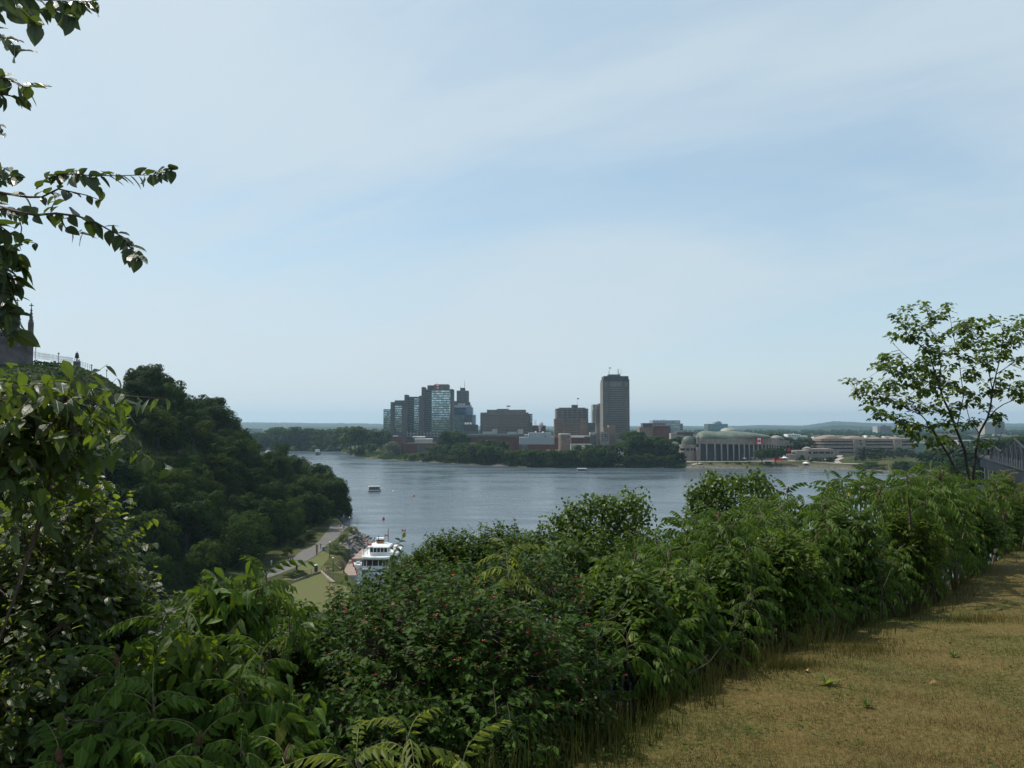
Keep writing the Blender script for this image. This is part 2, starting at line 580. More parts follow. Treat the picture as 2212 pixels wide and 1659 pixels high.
def water_material():
    m, t, b, out = newmat('river_water')
    co = t.new('ShaderNodeTexCoord').outputs['Object']
    patch = t.noise(t.vmath('MULTIPLY', co, (0.010, 0.028, 1)), 1.0, 5, 0.62, 1.2)     # gusts and calmer slicks
    p = t.ramp(patch, 0.36, 0.66)
    wv = t.noise(t.vmath('MULTIPLY', co, (0.55, 1.0, 1)), 0.55, 6, 0.68, 0.4)
    wv2 = t.noise(t.vmath('MULTIPLY', co, (0.35, 1.0, 1)), 0.11, 4, 0.6, 0.6)
    h = t.math('ADD', t.math('MULTIPLY', wv, 0.9), t.math('MULTIPLY', wv2, 1.6))
    bn = t.new('ShaderNodeBump')
    bn.inputs['Distance'].default_value = 1.0
    t.put(bn.inputs['Strength'], t.math('ADD', 0.06, t.math('MULTIPLY', p, 0.09)))
    t.put(bn.inputs['Height'], h)
    t.l.new(bn.outputs[0], b.inputs['Normal'])
    b.inputs['Base Color'].default_value = (0.055, 0.076, 0.092, 1)
    t.put(b.inputs['Roughness'], t.math('ADD', 0.16, t.math('MULTIPLY', p, 0.16)))
    b.inputs['IOR'].default_value = 1.333
    b.inputs['Specular IOR Level'].default_value = 0.5
    return m

M_ground = ground_material()
M_water = water_material()
build_ground()
wb = MB()
wb.box(-15600, 15600, 15, 15600, -2.5, 0.0)
wb.obj('river', M_water, kind='structure')

# the air: one even box round everything
hz = MB()
hz.box(-15900, 15900, -15900, 15900, -4.5, 260)
hm = bpy.data.materials.new('haze')
hm.use_nodes = True
ht = NT(hm.node_tree)
ht.n.clear()
ho = ht.new('ShaderNodeOutputMaterial')
hv = ht.new('ShaderNodeVolumePrincipled')
hv.inputs['Color'].default_value = (0.54, 0.80, 1.0, 1)
hv.inputs['Density'].default_value = 7.4e-5
hv.inputs['Anisotropy'].default_value = 0.35
ht.l.new(hv.outputs[0], ho.inputs['Volume'])
hz.obj('haze', hm, kind='stuff')
# ---------------------------------------------------------------- materials of the far bank
M_conc = mat('concrete_brown', (0.175, 0.160, 0.148), 0.85, 0.12, 0.25)
M_conc_d = mat('concrete_dark', (0.115, 0.108, 0.105), 0.85, 0.12, 0.25)
M_conc_l = mat('concrete_pale', (0.36, 0.35, 0.33), 0.8, 0.1, 0.2)
M_stone = mat('warm_limestone', (0.285, 0.235, 0.198), 0.85, 0.14, 0.3)
M_stone_l = mat('pale_limestone', (0.30, 0.27, 0.235), 0.85, 0.1, 0.3)
M_brick = mat('red_brick', (0.155, 0.062, 0.048), 0.9, 0.2, 0.6)
M_brick_t = mat('tan_brick', (0.23, 0.165, 0.13), 0.9, 0.16, 0.5)
M_white = mat('white_paint', (0.74, 0.75, 0.74), 0.6, 0.06, 0.3)
M_greym = mat('grey_metal_siding', (0.32, 0.36, 0.40), 0.5, 0.1, 1.2, stretch=(3, 3, 0.1))
M_greenr = mat('green_roof_sheet', (0.08, 0.15, 0.14), 0.6, 0.12, 0.3)
M_copper = mat('copper_patina', (0.105, 0.130, 0.10), 0.62, 0.25, 0.12, c2=(0.065, 0.078, 0.06), metal=0.1, bump=0.2)
M_copper_l = mat('pale_copper', (0.20, 0.215, 0.19), 0.6, 0.2, 0.12, metal=0.1)
M_dark = mat('dark_metal', (0.045, 0.048, 0.05), 0.6, 0.1, 0.5)
M_spand = mat('green_spandrel', (0.085, 0.125, 0.125), 0.35, 0.12, 0.2)
M_roofg = mat('roof_gravel', (0.22, 0.21, 0.20), 0.95, 0.15, 0.3)
G_teal = glassmat('teal_glass', (0.62, 0.72, 0.74), 0.1, 0.9, 0.75, (0.10, 0.16, 0.17))
G_dark = glassmat('dark_glass', (0.045, 0.052, 0.062), 0.12, 0.0, 0.8, (0.014, 0.017, 0.022))
G_blue = glassmat('blue_glass', (0.16, 0.25, 0.36), 0.1, 0.85, 0.5, (0.06, 0.10, 0.16))
G_tq = glassmat('turquoise_glass', (0.26, 0.42, 0.46), 0.1, 0.8, 0.4, (0.10, 0.18, 0.2))
M_red = mat('flag_red', (0.52, 0.025, 0.03), 0.8, 0.06, 2)
M_flagw = mat('flag_white', (0.78, 0.77, 0.76), 0.8, 0.05, 2)


class Bldg:
    """a building whose outlines are read off the photograph at its own distance and built there in metres"""
    def __init__(s, name, label, cat, conv, d, cx, group=None):
        s.c, s.d = conv, d
        px = conv(cx, 0)[0]
        x = at(px, 918, d)[0]
        s.o = np.array((x, d, max(1.0, zg(x, d))))
        s.root = thing(name, label, cat, s.o, 0, group)
        s.g = -1.5

    def loc(s, x, y, front=0.0):
        px, py = s.c(x, y)
        return at(px, py, s.d + front) - s.o

    def ext(s, x0, y0, x1, y1, front=0.0):
        a, b = s.loc(x0, y0, front), s.loc(x1, y1 if y1 is not None else y0, front)
        return a[0], b[0], (s.g if y1 is None else b[2]), a[2]

    def box(s, name, m, x0, y0, x1, y1=None, front=0.0, deep=20.0, parent=None, label=None):
        X0, X1, Z0, Z1 = s.ext(x0, y0, x1, y1, front)
        return MB().box(X0, X1, front, front + deep, Z0, Z1).obj(name, m, parent or s.root, label=label)

    def grid(s, name, m, x0, y0, x1, y1, nx, ny, fx=0.75, fy=0.6, front=0.0, proud=0.12, skip=None, parent=None):
        """a grid of windows: one mesh, many objects"""
        X0, X1, Z0, Z1 = s.ext(x0, y0, x1, y1, front)
        wx, wz = (X1 - X0) / nx, (Z1 - Z0) / ny
        me = MB().box(-wx * fx / 2, wx * fx / 2, 0, 0.6, -wz * fy / 2, wz * fy / 2).mesh(name, m)
        for j in range(ny):
            for i in range(nx):
                if skip and skip(i, j):
                    continue
                o = link(name, me, parent or s.root)
                o.location = (X0 + wx * (i + 0.5), front - proud, Z0 + wz * (j + 0.5))

    def rows(s, name, m, x0, y0, x1, y1, ny, fy=0.4, front=0.0, proud=0.5, deep=1.2, top=False):
        """floor-high bands running along the front"""
        X0, X1, Z0, Z1 = s.ext(x0, y0, x1, y1, front)
        wz = (Z1 - Z0) / ny
        me = MB().box(X0, X1, 0, deep, -wz * fy / 2, wz * fy / 2).mesh(name, m)
        for j in range(ny + (1 if top else 0)):
            o = link(name, me, s.root)
            o.location = (0, front - proud, Z0 + wz * j + wz * fy / 2)

    def cols(s, name, m, xs, y0, y1, wpx, front=0.0, proud=0.6, deep=1.0):
        """upright piers at the given places"""
        p = s.loc(xs[0], y0, front)
        q = s.loc(xs[0] + wpx, y1, front) if y1 is not None else s.loc(xs[0] + wpx, y0, front)
        z0 = s.g if y1 is None else q[2]
        me = MB().box(0, q[0] - p[0], 0, deep, z0, p[2]).mesh(name, m)
        for x in xs:
            o = link(name, me, s.root)
            o.location = (s.loc(x, y0, front)[0], front - proud, 0)

    def mast(s, name, x, y0, y1, front=8.0, r=0.18, m=None):
        a, b = s.loc(x, y0, front), s.loc(x, y1, front)
        return MB().tube([b, (a + b) / 2, a], [r, r * 0.8, r * 0.5], 5).obj(name, m or M_dark, s.root)


LEAF_HALF = [(0, 1.0), (.13, .70), (.31, .80), (.24, .40), (.47, .56), (.53, .43), (.82, .47), (.71, .25), (.80, .16), (.42, -.14), (.47, -.30), (.05, -.24), (.05, -.62)]
def flag(label, p, wd, ht, thick=0.08, group=None, rz=0.0, pole=None, name='canadian_flag'):
    """red, white and red with the red maple leaf; hangs upright, face towards -y"""
    r = thing('flag', label, 'flag', p, rz, group)
    e = wd / 4
    for k in (-1, 1):
        MB().box(min(k * e, k * 2 * e), max(k * e, k * 2 * e), -thick, 0, -ht / 2, ht / 2).obj('red_bar', M_red, r)
    wbar = MB().box(-e, e, -thick, 0, -ht / 2, ht / 2).obj('white_field', M_flagw, r)
    pts = LEAF_HALF + [(-x, y) for x, y in reversed(LEAF_HALF[1:])]
    sc = ht * 0.42
    v = [(x * sc, -thick - 0.05, y * sc * 0.95 - 0.08 * ht) for x, y in pts]
    v2 = [(x, -thick + 0.01, z) for x, _, z in v]
    n = len(v)
    b = MB()
    b.add(v + [(0, -thick - 0.05, 0)], None, [((i + 1) % n, i, n) for i in range(n)])
    b.add(v + v2, [(i, (i + 1) % n, n + (i + 1) % n, n + i) for i in range(n)])
    b.obj('maple_leaf', M_red, wbar)
    if pole:
        MB().tube([(-wd / 2, 0, ht / 2 + 0.1), (-wd / 2, 0, -pole)], 0.06, 5).obj('flagpole', M_conc_l, r)
    return r

# ---------------------------------------------------------------- the glass office complex on the left
b = Bldg('office_complex', 'stepped office complex with pale green glass floors and dark concrete stair shafts', 'office building', c1, 1150, 700)
b.box('wing', M_spand, 265, 590, 357, None, 4, 30)
b.grid('window', G_teal, 268, 594, 352, 868, 6, 10, 0.92, 0.62, 4)
b.box('stair_shaft', M_conc_d, 355, 500, 407, None, 2, 34)
b.box('roof_house', M_spand, 407, 478, 530, 540, 6, 26)
b.box('wing', M_spand, 385, 540, 500, None, 4, 30)
b.grid('window', G_teal, 388, 542, 496, 878, 7, 12, 0.92, 0.62, 4)
b.box('stair_shaft', M_conc_d, 497, 478, 572, None, 1, 34)
b.box('stair_shaft', M_conc_d, 530, 407, 568, 480, 2, 20)
b.box('wing', M_spand, 568, 432, 748, None, 6, 34)
b.grid('window', G_dark, 572, 448, 652, 890, 5, 15, 0.9, 0.6, 6)
b.grid('window', G_teal, 655, 446, 717, 888, 4, 15, 0.92, 0.62, 6)
b.box('stair_shaft', M_conc_d, 715, 420, 785, None, 1, 36)
b.box('stair_shaft', M_conc_d, 746, 310, 785, 424, 2, 24)
b.box('wing', M_spand, 785, 340, 1112, None, 5, 38)
b.grid('window', G_dark, 800, 352, 870, 880, 5, 18, 0.9, 0.62, 5)
b.grid('window', G_teal, 876, 350, 990, 876, 6, 18, 0.93, 0.66, 5)
b.grid('window', G_teal, 994, 350, 1110, 876, 6, 18, 0.93, 0.66, 5)
b.box('stair_shaft', M_conc_d, 1111, 335, 1139, None, 4, 36)
b.box('roof_house', M_conc_d, 820, 288, 905, 342, 8, 26)
b.box('roof_house', M_conc, 905, 275, 1085, 342, 7, 28)
b.rows('podium_beam', M_conc_l, 560, 868, 1120, 935, 2, 0.25, 2, 1.0, 1.5)
b.cols('podium_column', M_conc_l, list(range(565, 1120, 42)), 872, 940, 7, 0, 1.5)
b.mast('antenna', 940, 245, 278, 12, 0.25)
flag('big red and white maple leaf flag on the roof house of the glass office complex', b.loc(951, 306, 6.9) + b.o, 5.4, 5.4)

# tower behind
b = Bldg('dark_tower', 'dark brown office tower with stepped crown behind the glass office complex', 'office tower', c1, 1500, 1260)
b.box('wall', M_conc_d, 1190, 355, 1335, None, 0, 34)
b.box('crown', M_dark, 1235, 320, 1293, 356, 4, 18)
b.box('shoulder', M_conc_d, 1142, 487, 1192, None, 4, 26)
b.box('shoulder', M_conc_d, 1333, 500, 1355, None, 4, 26)
b.grid('window', G_dark, 1196, 372, 1330, 540, 8, 9, 0.7, 0.55, 0, 0.2)
b.mast('antenna', 1239, 292, 322, 8, 0.3)
b.mast('antenna', 1291, 225, 322, 8, 0.4)

b = Bldg('blue_glass_building', 'blue glass office block with stepped right side beside the office complex', 'office building', c1, 1330, 1270)
b.box('wall', M_spand, 1126, 568, 1390, None, 2, 30)
b.box('roof_house', M_conc_l, 1205, 516, 1290, 545, 6, 18)
b.box('upper_storey', M_greym, 1135, 540, 1372, 570, 3, 26)
b.box('right_wing', M_greym, 1388, 660, 1426, None, 2, 26)
b.grid('window', G_blue, 1128, 572, 1388, 660, 16, 4, 0.97, 0.8, 2)
b.grid('window', G_teal, 1120, 664, 1282, 860, 12, 8, 0.85, 0.5, 2)
b.grid('window', G_dark, 1290, 664, 1385, 860, 7, 8, 0.7, 0.5, 2)
b.grid('window', G_blue, 1391, 668, 1424, 860, 3, 8, 0.8, 0.6, 2)

b = Bldg('low_block', 'low dark block with white roof vents below the blue glass building', 'office building', c1, 1080, 1360)
b.box('wall', M_conc_d, 1275, 785, 1452, None, 0, 20)
b.grid('window', G_dark, 1280, 796, 1448, 870, 10, 3, 0.7, 0.5, 0)
for x in (1305, 1338, 1370):
    p = b.loc(x, 772, 3)
    MB().lathe([(1.0, -1.4), (1.5, 0.2), (1.1, 1.0), (0.2, 1.3)], p, 8).obj('roof_vent', M_white, b.root)

b = Bldg('terraced_office', 'wide brown concrete office block with long window bands and chamfered roof', 'office building', c1, 1080, 1800)
b.box('wall', M_conc, 1490, 632, 2098, None, 0, 40)
b.box('upper_storey', M_conc, 1572, 597, 2066, 634, 3, 34)
b.box('roof_house', M_conc_d, 1700, 586, 1845, 599, 8, 20)
b.box('side_wing', M_conc, 2096, 648, 2148, None, 2, 34)
b.grid('window', G_dark, 1496, 655, 2092, 872, 24, 7, 0.97, 0.42, 0)
b.grid('window', G_teal, 2120, 660, 2147, 760, 2, 4, 0.8, 0.55, 2)
b.grid('window', G_dark, 1640, 620, 1780, 640, 4, 1, 0.3, 0.7, 3)
b.rows('spandrel', M_conc, 1488, 640, 2100, 872, 7, 0.5, 0, 0.5, 0.5)
b.cols('pier', M_conc_d, [1498, 1640, 1830, 1990], 830, None, 12, -2, 0.2)
for x in (1828, 1850):
    b.mast('flagpole', x, 545, 590, 14, 0.15)
for k, x in enumerate((1832, 1852)):
    flag(('first', 'second')[k] + ' of two small flags side by side on the roof of the terraced office', b.loc(x + 4, 552, 14) + b.o, 3.0, 1.9)

b = Bldg('brick_mill', 'distant red brick mill building with square tower left of the steam plume', 'building', c2, 1250, 330)
b.box('wall', M_brick, 240, 795, 420, None, 0, 20)
b.box('tower', M_conc_d, 340, 766, 389, 800, 3, 10)
b.mast('chimney_pipe', 283, 728, 797, 4, 0.35)
b.mast('chimney_pipe', 297, 728, 797, 4, 0.35)
b.grid('window', G_dark, 250, 810, 410, 870, 9, 3, 0.5, 0.55, 0)

b = Bldg('stone_office', 'broad grey stone office building with brick lower front and roof turret', 'office building', c2, 1010, 740)
b.box('wall', M_conc, 553, 582, 957, None, 6, 34)
b.box('upper_storey', M_conc, 592, 570, 925, 584, 9, 26)
b.box('turret', M_conc_d, 752, 535, 826, 572, 12, 12)
b.box('brick_front', M_brick_t, 527, 712, 650, None, 0, 12)
b.box('brick_front', M_brick_t, 650, 765, 858, None, 1, 10)
b.box('brick_front', M_brick_t, 856, 708, 945, None, 0, 12)
b.grid('window', G_dark, 570, 588, 945, 708, 6, 4, 0.7, 0.45, 6)
b.grid('window', G_dark, 540, 725, 640, 905, 6, 6, 0.35, 0.4, 0)
b.grid('window', G_dark, 660, 775, 850, 905, 9, 4, 0.35, 0.45, 1)
b.cols('pier', M_conc, [555, 618, 680, 745, 808, 872, 938], 584, 712, 14, 6, 0.5, 0.6)
b.mast('flagpole', 819, 452, 537, 16, 0.14)
flag('small flag flying from the pole on the grey stone office turret', b.loc(829, 457, 16) + b.o, 2.6, 1.7)

b = Bldg('pale_tower', 'pale green slab tower half hidden behind the tall dark tower', 'office tower', c2, 1260, 1070)
b.box('wall', mat('pale_green_wall', (0.22, 0.29, 0.28), 0.7, 0.1, 0.2), 1018, 530, 1150, None, 0, 28)
b.box('side_wall', M_conc_l, 1008, 600, 1019, None, 1, 24)
b.box('roof_house', M_dark, 1086, 519, 1120, 532, 6, 10)
b.grid('window', G_dark, 1024, 540, 1136, 760, 6, 12, 0.5, 0.45, 0)
b.box('lower_wing', M_conc_d, 945, 762, 1050, None, -6, 20)

b = Bldg('tall_tower', 'tallest tower of the skyline, dark with long window rows and broad flat crown', 'office tower', c2, 1130, 1310)
b.box('wall', M_conc, 1142, 240, 1477, None, 0, 36)
b.box('crown', M_dark, 1155, 171, 1467, 300, 2.0, 30)
b.box('corner_post', M_conc_d, 1142, 211, 1160, 245, 0.2, 30)
b.box('corner_post', M_conc_d, 1458, 211, 1477, 245, 0.2, 30)
b.box('roof_house', M_conc_d, 1213, 150, 1365, 173, 8, 16)
b.grid('window', G_dark, 1228, 300, 1386, 890, 9, 21, 0.86, 0.5, 0)
b.grid('window', G_dark, 1160, 300, 1205, 890, 3, 21, 0.7, 0.42, 0)
b.grid('window', G_dark, 1414, 300, 1462, 890, 3, 21, 0.7, 0.42, 0)
b.cols('pier', M_conc_d, [1206, 1390], 240, None, 20, 0, 0.8)
b.cols('corner_pier', M_conc_d, [1142, 1462], 240, None, 14, 0, 0.5)
b.box('parapet', M_conc_d, 1160, 240, 1200, 290, 0.1, 2)
b.box('parapet', M_conc_d, 1235, 240, 1385, 290, 0.1, 2)
b.box('parapet', M_conc_d, 1420, 240, 1460, 290, 0.1, 2)
for x, y, r in ((1215, 100, .22), (1224, 62, .2), (1323, 80, .2), (1339, 78, .5), (1354, 120, .2), (1372, 82, .2)):
    b.mast('antenna', x, y, 153, 12, r)
flag('small flag on the mast above the tallest dark tower', b.loc(1232, 70, 12) + b.o, 2.8, 1.8)

# ---------------------------------------------------------------- the old paper mill below the towers
b = Bldg('brick_warehouse', 'long red brick warehouse with green roof edge behind the shore trees', 'warehouse', c1, 950, 1650)
b.box('wall', M_brick, 1283, 932, 1984, None, 0, 24)
b.box('roof_edge', M_greenr, 1340, 908, 1980, 936, -0.6, 25)
b.box('roof_house', M_conc_l, 1520, 876, 1650, 912, 6, 8)
b.box('roof_house', M_conc_l, 1640, 842, 1700, 912, 8, 8)
b.box('roof_house', M_conc_l, 1830, 880, 1950, 912, 6, 8)
b.box('roof_house', M_conc_l, 1962, 846, 2030, 905, 8, 8)
b.grid('pilaster', M_brick, 1300, 940, 1970, 1030, 22, 1, 0.12, 1.0, 0, 0.35)
b.box('lean_to', M_white, 1250, 1018, 1412, 1030, -5, 5)
b = Bldg('metal_shed', 'big grey metal clad shed on a brick base with roof vents', 'warehouse', c2, 925, 320)
b.box('siding', M_greym, 85, 945, 530, 1036, 0, 30)
b.box('upper_siding', M_greym, 205, 890, 490, 946, 2, 26)
b.box('brick_base', M_brick, 200, 1036, 532, None, 0.5, 29)
b.box('brick_wing', M_brick, 530, 945, 588, None, 1, 20)
b.box('roof_edge', M_white, 150, 912, 205, 920, 1, 10)
b.box('door', M_dark, 411, 925, 421, 948, 1.8, 1)
b.box('loading_dock', M_conc_l, 430, 1105, 600, 1116, -8, 8)
for x, y in ((292, 882), (385, 886), (215, 936), (495, 938)):
    p = b.loc(x, y, 4)
    MB().lathe([(0.7, -1.6), (0.8, 0), (1.2, 0.2), (1.0, 0.9), (0.1, 1.2)], p, 8).obj('roof_vent', M_white, b.root)
seam = b.loc(85, 945)
b.grid('siding_panel', M_greym, 88, 948, 528, 1034, 22, 1, 0.94, 0.98, 0, 0.1)
b = Bldg('silo', 'round concrete silo with white rim beside the grey metal shed', 'silo', c2, 905, 660)
e = b.ext(585, 918, 737, None)
rad = (e[1] - e[0]) / 2
MB().lathe([(rad, e[2]), (rad, e[3])], (0, rad, 0), 28).obj('wall', M_brick_t, b.root, True)
MB().lathe([(rad * 1.02, 0), (rad * 1.02, 1.4), (rad * 0.9, 1.7)], (0, rad, e[3]), 28).obj('rim', M_conc_l, b.root)
b.box('roof_deck', M_white, 600, 908, 712, 920, 4, 10)
b = Bldg('brick_mill_wing', 'low red brick mill wing with white roof strip right of the silo', 'warehouse', c2, 930, 860)
b.box('wall', M_brick, 740, 940, 978, None, 0, 22)
b.box('roof_strip', M_white, 742, 938, 908, 948, -0.5, 12)
b.box('roof_house', M_conc_l, 730, 926, 990, 941, 3, 16)
b.box('white_annex', M_conc_l, 980, 882, 1046, 915, 4, 10)
b.grid('window', G_dark, 750, 955, 970, 1010, 12, 2, 0.4, 0.5, 0)
b = Bldg('concrete_yard_wall', 'low pale concrete building with white tanks in front of the mill wing', 'building', c2, 890, 880)
b.box('wall', M_conc_l, 738, 1032, 1002, None, 0, 10)
for x in (893, 922):
    p = b.loc(x, 1070, -2)
    MB().lathe([(1.3, -6), (1.3, 0), (0.8, 0.6), (0.1, 0.8)], p, 10).obj('tank', M_white, b.root)
b.box('tank_cabinet', M_white, 945, 1076, 980, 1110, -3, 3)
b = Bldg('smokestack', 'tall weathered concrete smokestack in front of the tallest tower', 'chimney', c2, 935, 1078)
p0, p1, pw = b.loc(1078, 1060), b.loc(1078, 548), (b.loc(1110, 1060)[0] - b.loc(1046, 1060)[0]) / 2
MB().lathe([(pw, b.g), (pw * 0.9, p1[2] * 0.4), (pw * 0.72, p1[2] - 1), (pw * 0.78, p1[2] - 0.9), (pw * 0.78, p1[2])], (0, pw, 0), 18).obj('shaft', mat('weathered_concrete', (0.30, 0.25, 0.21), 0.9, 0.25, 0.12, stretch=(1, 1, .3)), b.root, True)
MB().lathe([(pw * 0.80, 0), (pw * 0.80, 3.5)], (0, pw, p1[2] * 0.93), 18).obj('band', M_brick_t, b.root)
b = Bldg('mill_block', 'grey concrete mill block right of the tall smokestack', 'building', c2, 930, 1165)
b.box('wall', M_conc_l if False else mat('grey_render', (0.25, 0.235, 0.215), 0.9, 0.15, 0.2), 1108, 878, 1222, None, 0, 20)
b.box('rear_block', M_brick_t, 1220, 792, 1302, None, 6, 18)
b.box('rear_block', M_brick_t, 1150, 820, 1222, None, 8, 16)
b.grid('window', G_dark, 1125, 900, 1210, 1000, 3, 4, 0.4, 0.5, 0)
b.box('doorway', M_dark, 1172, 910, 1186, 945, -0.1, 1)
b = Bldg('white_cabin', 'small white flat roofed cabin among the shore trees', 'building', c2, 850, 1378)
b.box('wall', M_white, 1330, 1098, 1427, None, 0, 8)
b.grid('window', G_dark, 1340, 1104, 1420, 1125, 5, 1, 0.5, 0.6, 0)

# left part of the mill
b = Bldg('flat_white_shed', 'low pale shed with white flat roofs at the foot of the office complex', 'building', c1, 1000, 765)
b.box('wall', mat('pale_grey_wall', (0.40, 0.43, 0.41), 0.8, 0.08, 0.2), 660, 972, 874, None, 0, 14)
b.box('roof_edge', M_white, 658, 962, 876, 974, -0.5, 15)
b.box('rear_roof', M_white, 632, 934, 786, 944, 8, 10)
b.box('rear_wall', M_conc_d, 636, 944, 782, None, 9, 8)
b = Bldg('low_brick_mill', 'long dark red brick mill wall behind the rounded willow', 'warehouse', c1, 975, 740)
b.box('wall', M_brick, 512, 1020, 992, None, 0, 18)
b.box('annex', M_conc_d, 690, 1042, 884, None, -1, 4)
b.grid('window', G_dark, 525, 1030, 680, 1080, 9, 2, 0.4, 0.5, 0)
b = Bldg('brick_gatehouse', 'small brick house with white roof ridge at the left end of the mill', 'building', c1, 985, 430)
b.box('wall', M_brick, 362, 940, 502, None, 0, 12)
b.box('roof_ridge', M_white, 384, 926, 440, 937, 2, 6)
b.box('roof', M_dark, 360, 935, 504, 942, -0.3, 13)
b = Bldg('pale_house', 'narrow pale grey house at the edge of the left bank wood', 'building', c1, 1180, 190)
b.box('wall', M_conc_l, 150, 850, 222, None, 0, 12)
b.box('side_wing', M_brick_t, 220, 868, 262, None, 1, 12)

# steam
stm = bpy.data.materials.new('steam')
stm.use_nodes = True
t = NT(stm.node_tree)
t.n.clear()
so = t.new('ShaderNodeOutputMaterial')
sv = t.new('ShaderNodeVolumePrincipled')
sv.inputs['Color'].default_value = (0.97, 0.98, 1, 1)
nz = t.noise(t.new('ShaderNodeTexCoord').outputs['Object'], 0.45, 4, 0.6)
t.put(sv.inputs['Density'], t.math('MULTIPLY', t.ramp(nz, 0.35, 0.7), 1.6))
t.l.new(sv.outputs[0], so.inputs['Volume'])
p = at(*c2(340, 878), 938)
mb = MB()
prof = [(.35, 0), (.9, 1.5), (1.7, 4.0), (2.5, 7.0), (2.7, 9.5), (1.6, 11.5), (.2, 12.2)]
mb.lathe(prof, (0, 0, 0), 12)
vv = mb.v[0]
for q_ in mb.v:
    q_[:, 0] += 0.22 * q_[:, 2] + 0.3 * np.sin(q_[:, 2] * 1.1 + q_[:, 1])
    q_[:, 1] += 0.25 * np.sin(q_[:, 2] * 0.9 + q_[:, 0])
so_ = mb.obj('steam_plume', stm, kind='stuff')
so_.location = p
tag(so_, 'white steam plume rising from the grey metal shed', 'steam')

# ---------------------------------------------------------------- brick and glass block right of the tower
b = Bldg('brick_office', 'red and tan brick office block with pale glass upper floors', 'office building', c2, 1040, 1860)
b.box('glass_top', M_greym, 1770, 731, 2120, None, 8, 26)
b.box('glass_wing', M_greym, 2118, 771, 2155, None, 9, 22)
b.box('tan_wing', M_brick_t, 1607, 820, 1792, None, 2, 24)
b.box('roof_house', M_conc_d, 1645, 766, 1772, 822, 6, 16)
b.box('red_wing', M_brick, 1776, 802, 1968, None, 0, 26)
b.box('corner_bay', M_conc_d, 1964, 800, 1998, None, 1, 20)
b.grid('window', G_dark, 1778, 760, 1940, 800, 8, 1, 0.55, 0.8, 8)
b.grid('window', G_teal, 1945, 738, 2115, 860, 10, 4, 0.7, 0.5, 8)
b.grid('window', G_dark, 2122, 778, 2152, 860, 3, 3, 0.7, 0.5, 9)
b.grid('window', G_dark, 1795, 812, 1815, 970, 1, 8, 0.9, 0.5, 0)
b.grid('window', G_dark, 1966, 812, 1990, 970, 1, 8, 0.9, 0.5, 1)
b.grid('window', G_dark, 1655, 775, 1765, 815, 7, 2, 0.6, 0.5, 6)
for x in (1795, 1830, 1868, 1905, 1926):
    b.mast('roof_vent', x, 720, 735, 12, 0.4)
b = Bldg('beige_house', 'small beige house with rounded front between brick office and museum domes', 'building', c3, 960, 470)
b.box('wall', M_stone_l, 424, 420, 500, None, 0, 12)
b.box('low_wing', M_conc_d, 498, 402, 706, None, 5, 12)
b.grid('window', G_dark, 510, 412, 700, 440, 10, 1, 0.5, 0.6, 5)
b.box('terrace_wall', M_stone_l, 500, 448, 590, None, 0, 6)

b = Bldg('turquoise_block', 'turquoise glass office block with small penthouse behind the museum', 'office building', c3, 1700, 1015)
b.box('wall', M_spand, 890, 302, 1142, None, 0, 34)
b.grid('window', G_tq, 892, 306, 1140, 390, 14, 5, 0.96, 0.85, 0)
b.box('penthouse', M_greym, 975, 280, 1064, 304, 6, 20)
b.box('penthouse', M_greym, 1005, 268, 1050, 282, 9, 12)

b = Bldg('white_apartments', 'white apartment block with tall dark window strips beside the museum', 'apartment building', c3, 1180, 1980)
b.box('wall', M_white, 1895, 432, 2062, 470, 0, 16)
b.box('wall', M_white, 1955, 468, 2022, None, 0, 16)
b.box('dark_wall', M_spand, 1910, 468, 1957, None, 2, 14)
b.box('dark_wall', M_spand, 2020, 468, 2062, None, 2, 14)
b.grid('window', G_dark, 1960, 470, 2018, 540, 3, 4, 0.4, 0.7, 0)
b.grid('window', G_dark, 1905, 440, 2055, 466, 7, 1, 0.4, 0.8, 0)
b.box('low_wing', M_white, 2060, 450, 2150, 470, 6, 12)
b.box('low_wing_wall', M_conc_l, 2064, 470, 2146, None, 7, 10)
b.mast('roof_vent', 1970, 416, 434, 6, 0.5, M_white)

b = Bldg('grey_slab_tower', 'distant purple grey slab tower with sunlit left end below the hill', 'apartment building', c4, 2500, 1430)
b.box('wall', mat('mauve_concrete', (0.20, 0.18, 0.185), 0.85, 0.1, 0.1), 1368, 385, 1530, None, 0, 40)
b.box('end_wall', M_conc_l, 1326, 388, 1369, None, 3, 34)  # sunlight on the left end is put in as paler concrete
b.box('roof_house', M_conc_d, 1415, 366, 1450, 388, 8, 16)
b.grid('window', G_dark, 1380, 395, 1522, 520, 8, 8, 0.6, 0.4, 0)
b = Bldg('white_slab_tower', 'distant pale blank slab tower seen through the branches of the young tree', 'apartment building', c5, 2000, 1405)
b.box('wall', M_conc_l, 1325, 1118, 1412, 1245, 0, 30)
b.box('side_wall', mat('shade_tinted_wall', (0.22, 0.20, 0.21), 0.85, 0.1, 0.1), 1411, 1112, 1490, None, 4, 30)  # right face of the pale tower, its shade painted into the wall colour
b.box('lower_block', M_conc_d, 1300, 1243, 1412, None, 1, 26)
b.grid('window', G_dark, 1305, 1256, 1408, 1290, 8, 2, 0.6, 0.5, 1)
b.grid('window', G_dark, 1418, 1122, 1484, 1230, 5, 9, 0.5, 0.45, 4)
b = Bldg('green_roof_hall', 'low hall with pale green roof right of the banded museum wing', 'hall', c4, 860, 1960)
b.box('wall', mat('sage_wall', (0.23, 0.30, 0.26), 0.7, 0.1, 0.2), 1868, 640, 2052, None, 0, 18)
b.box('roof', mat('sage_roof', (0.42, 0.50, 0.46), 0.5, 0.1, 0.2), 1864, 622, 2056, 642, -0.6, 20)

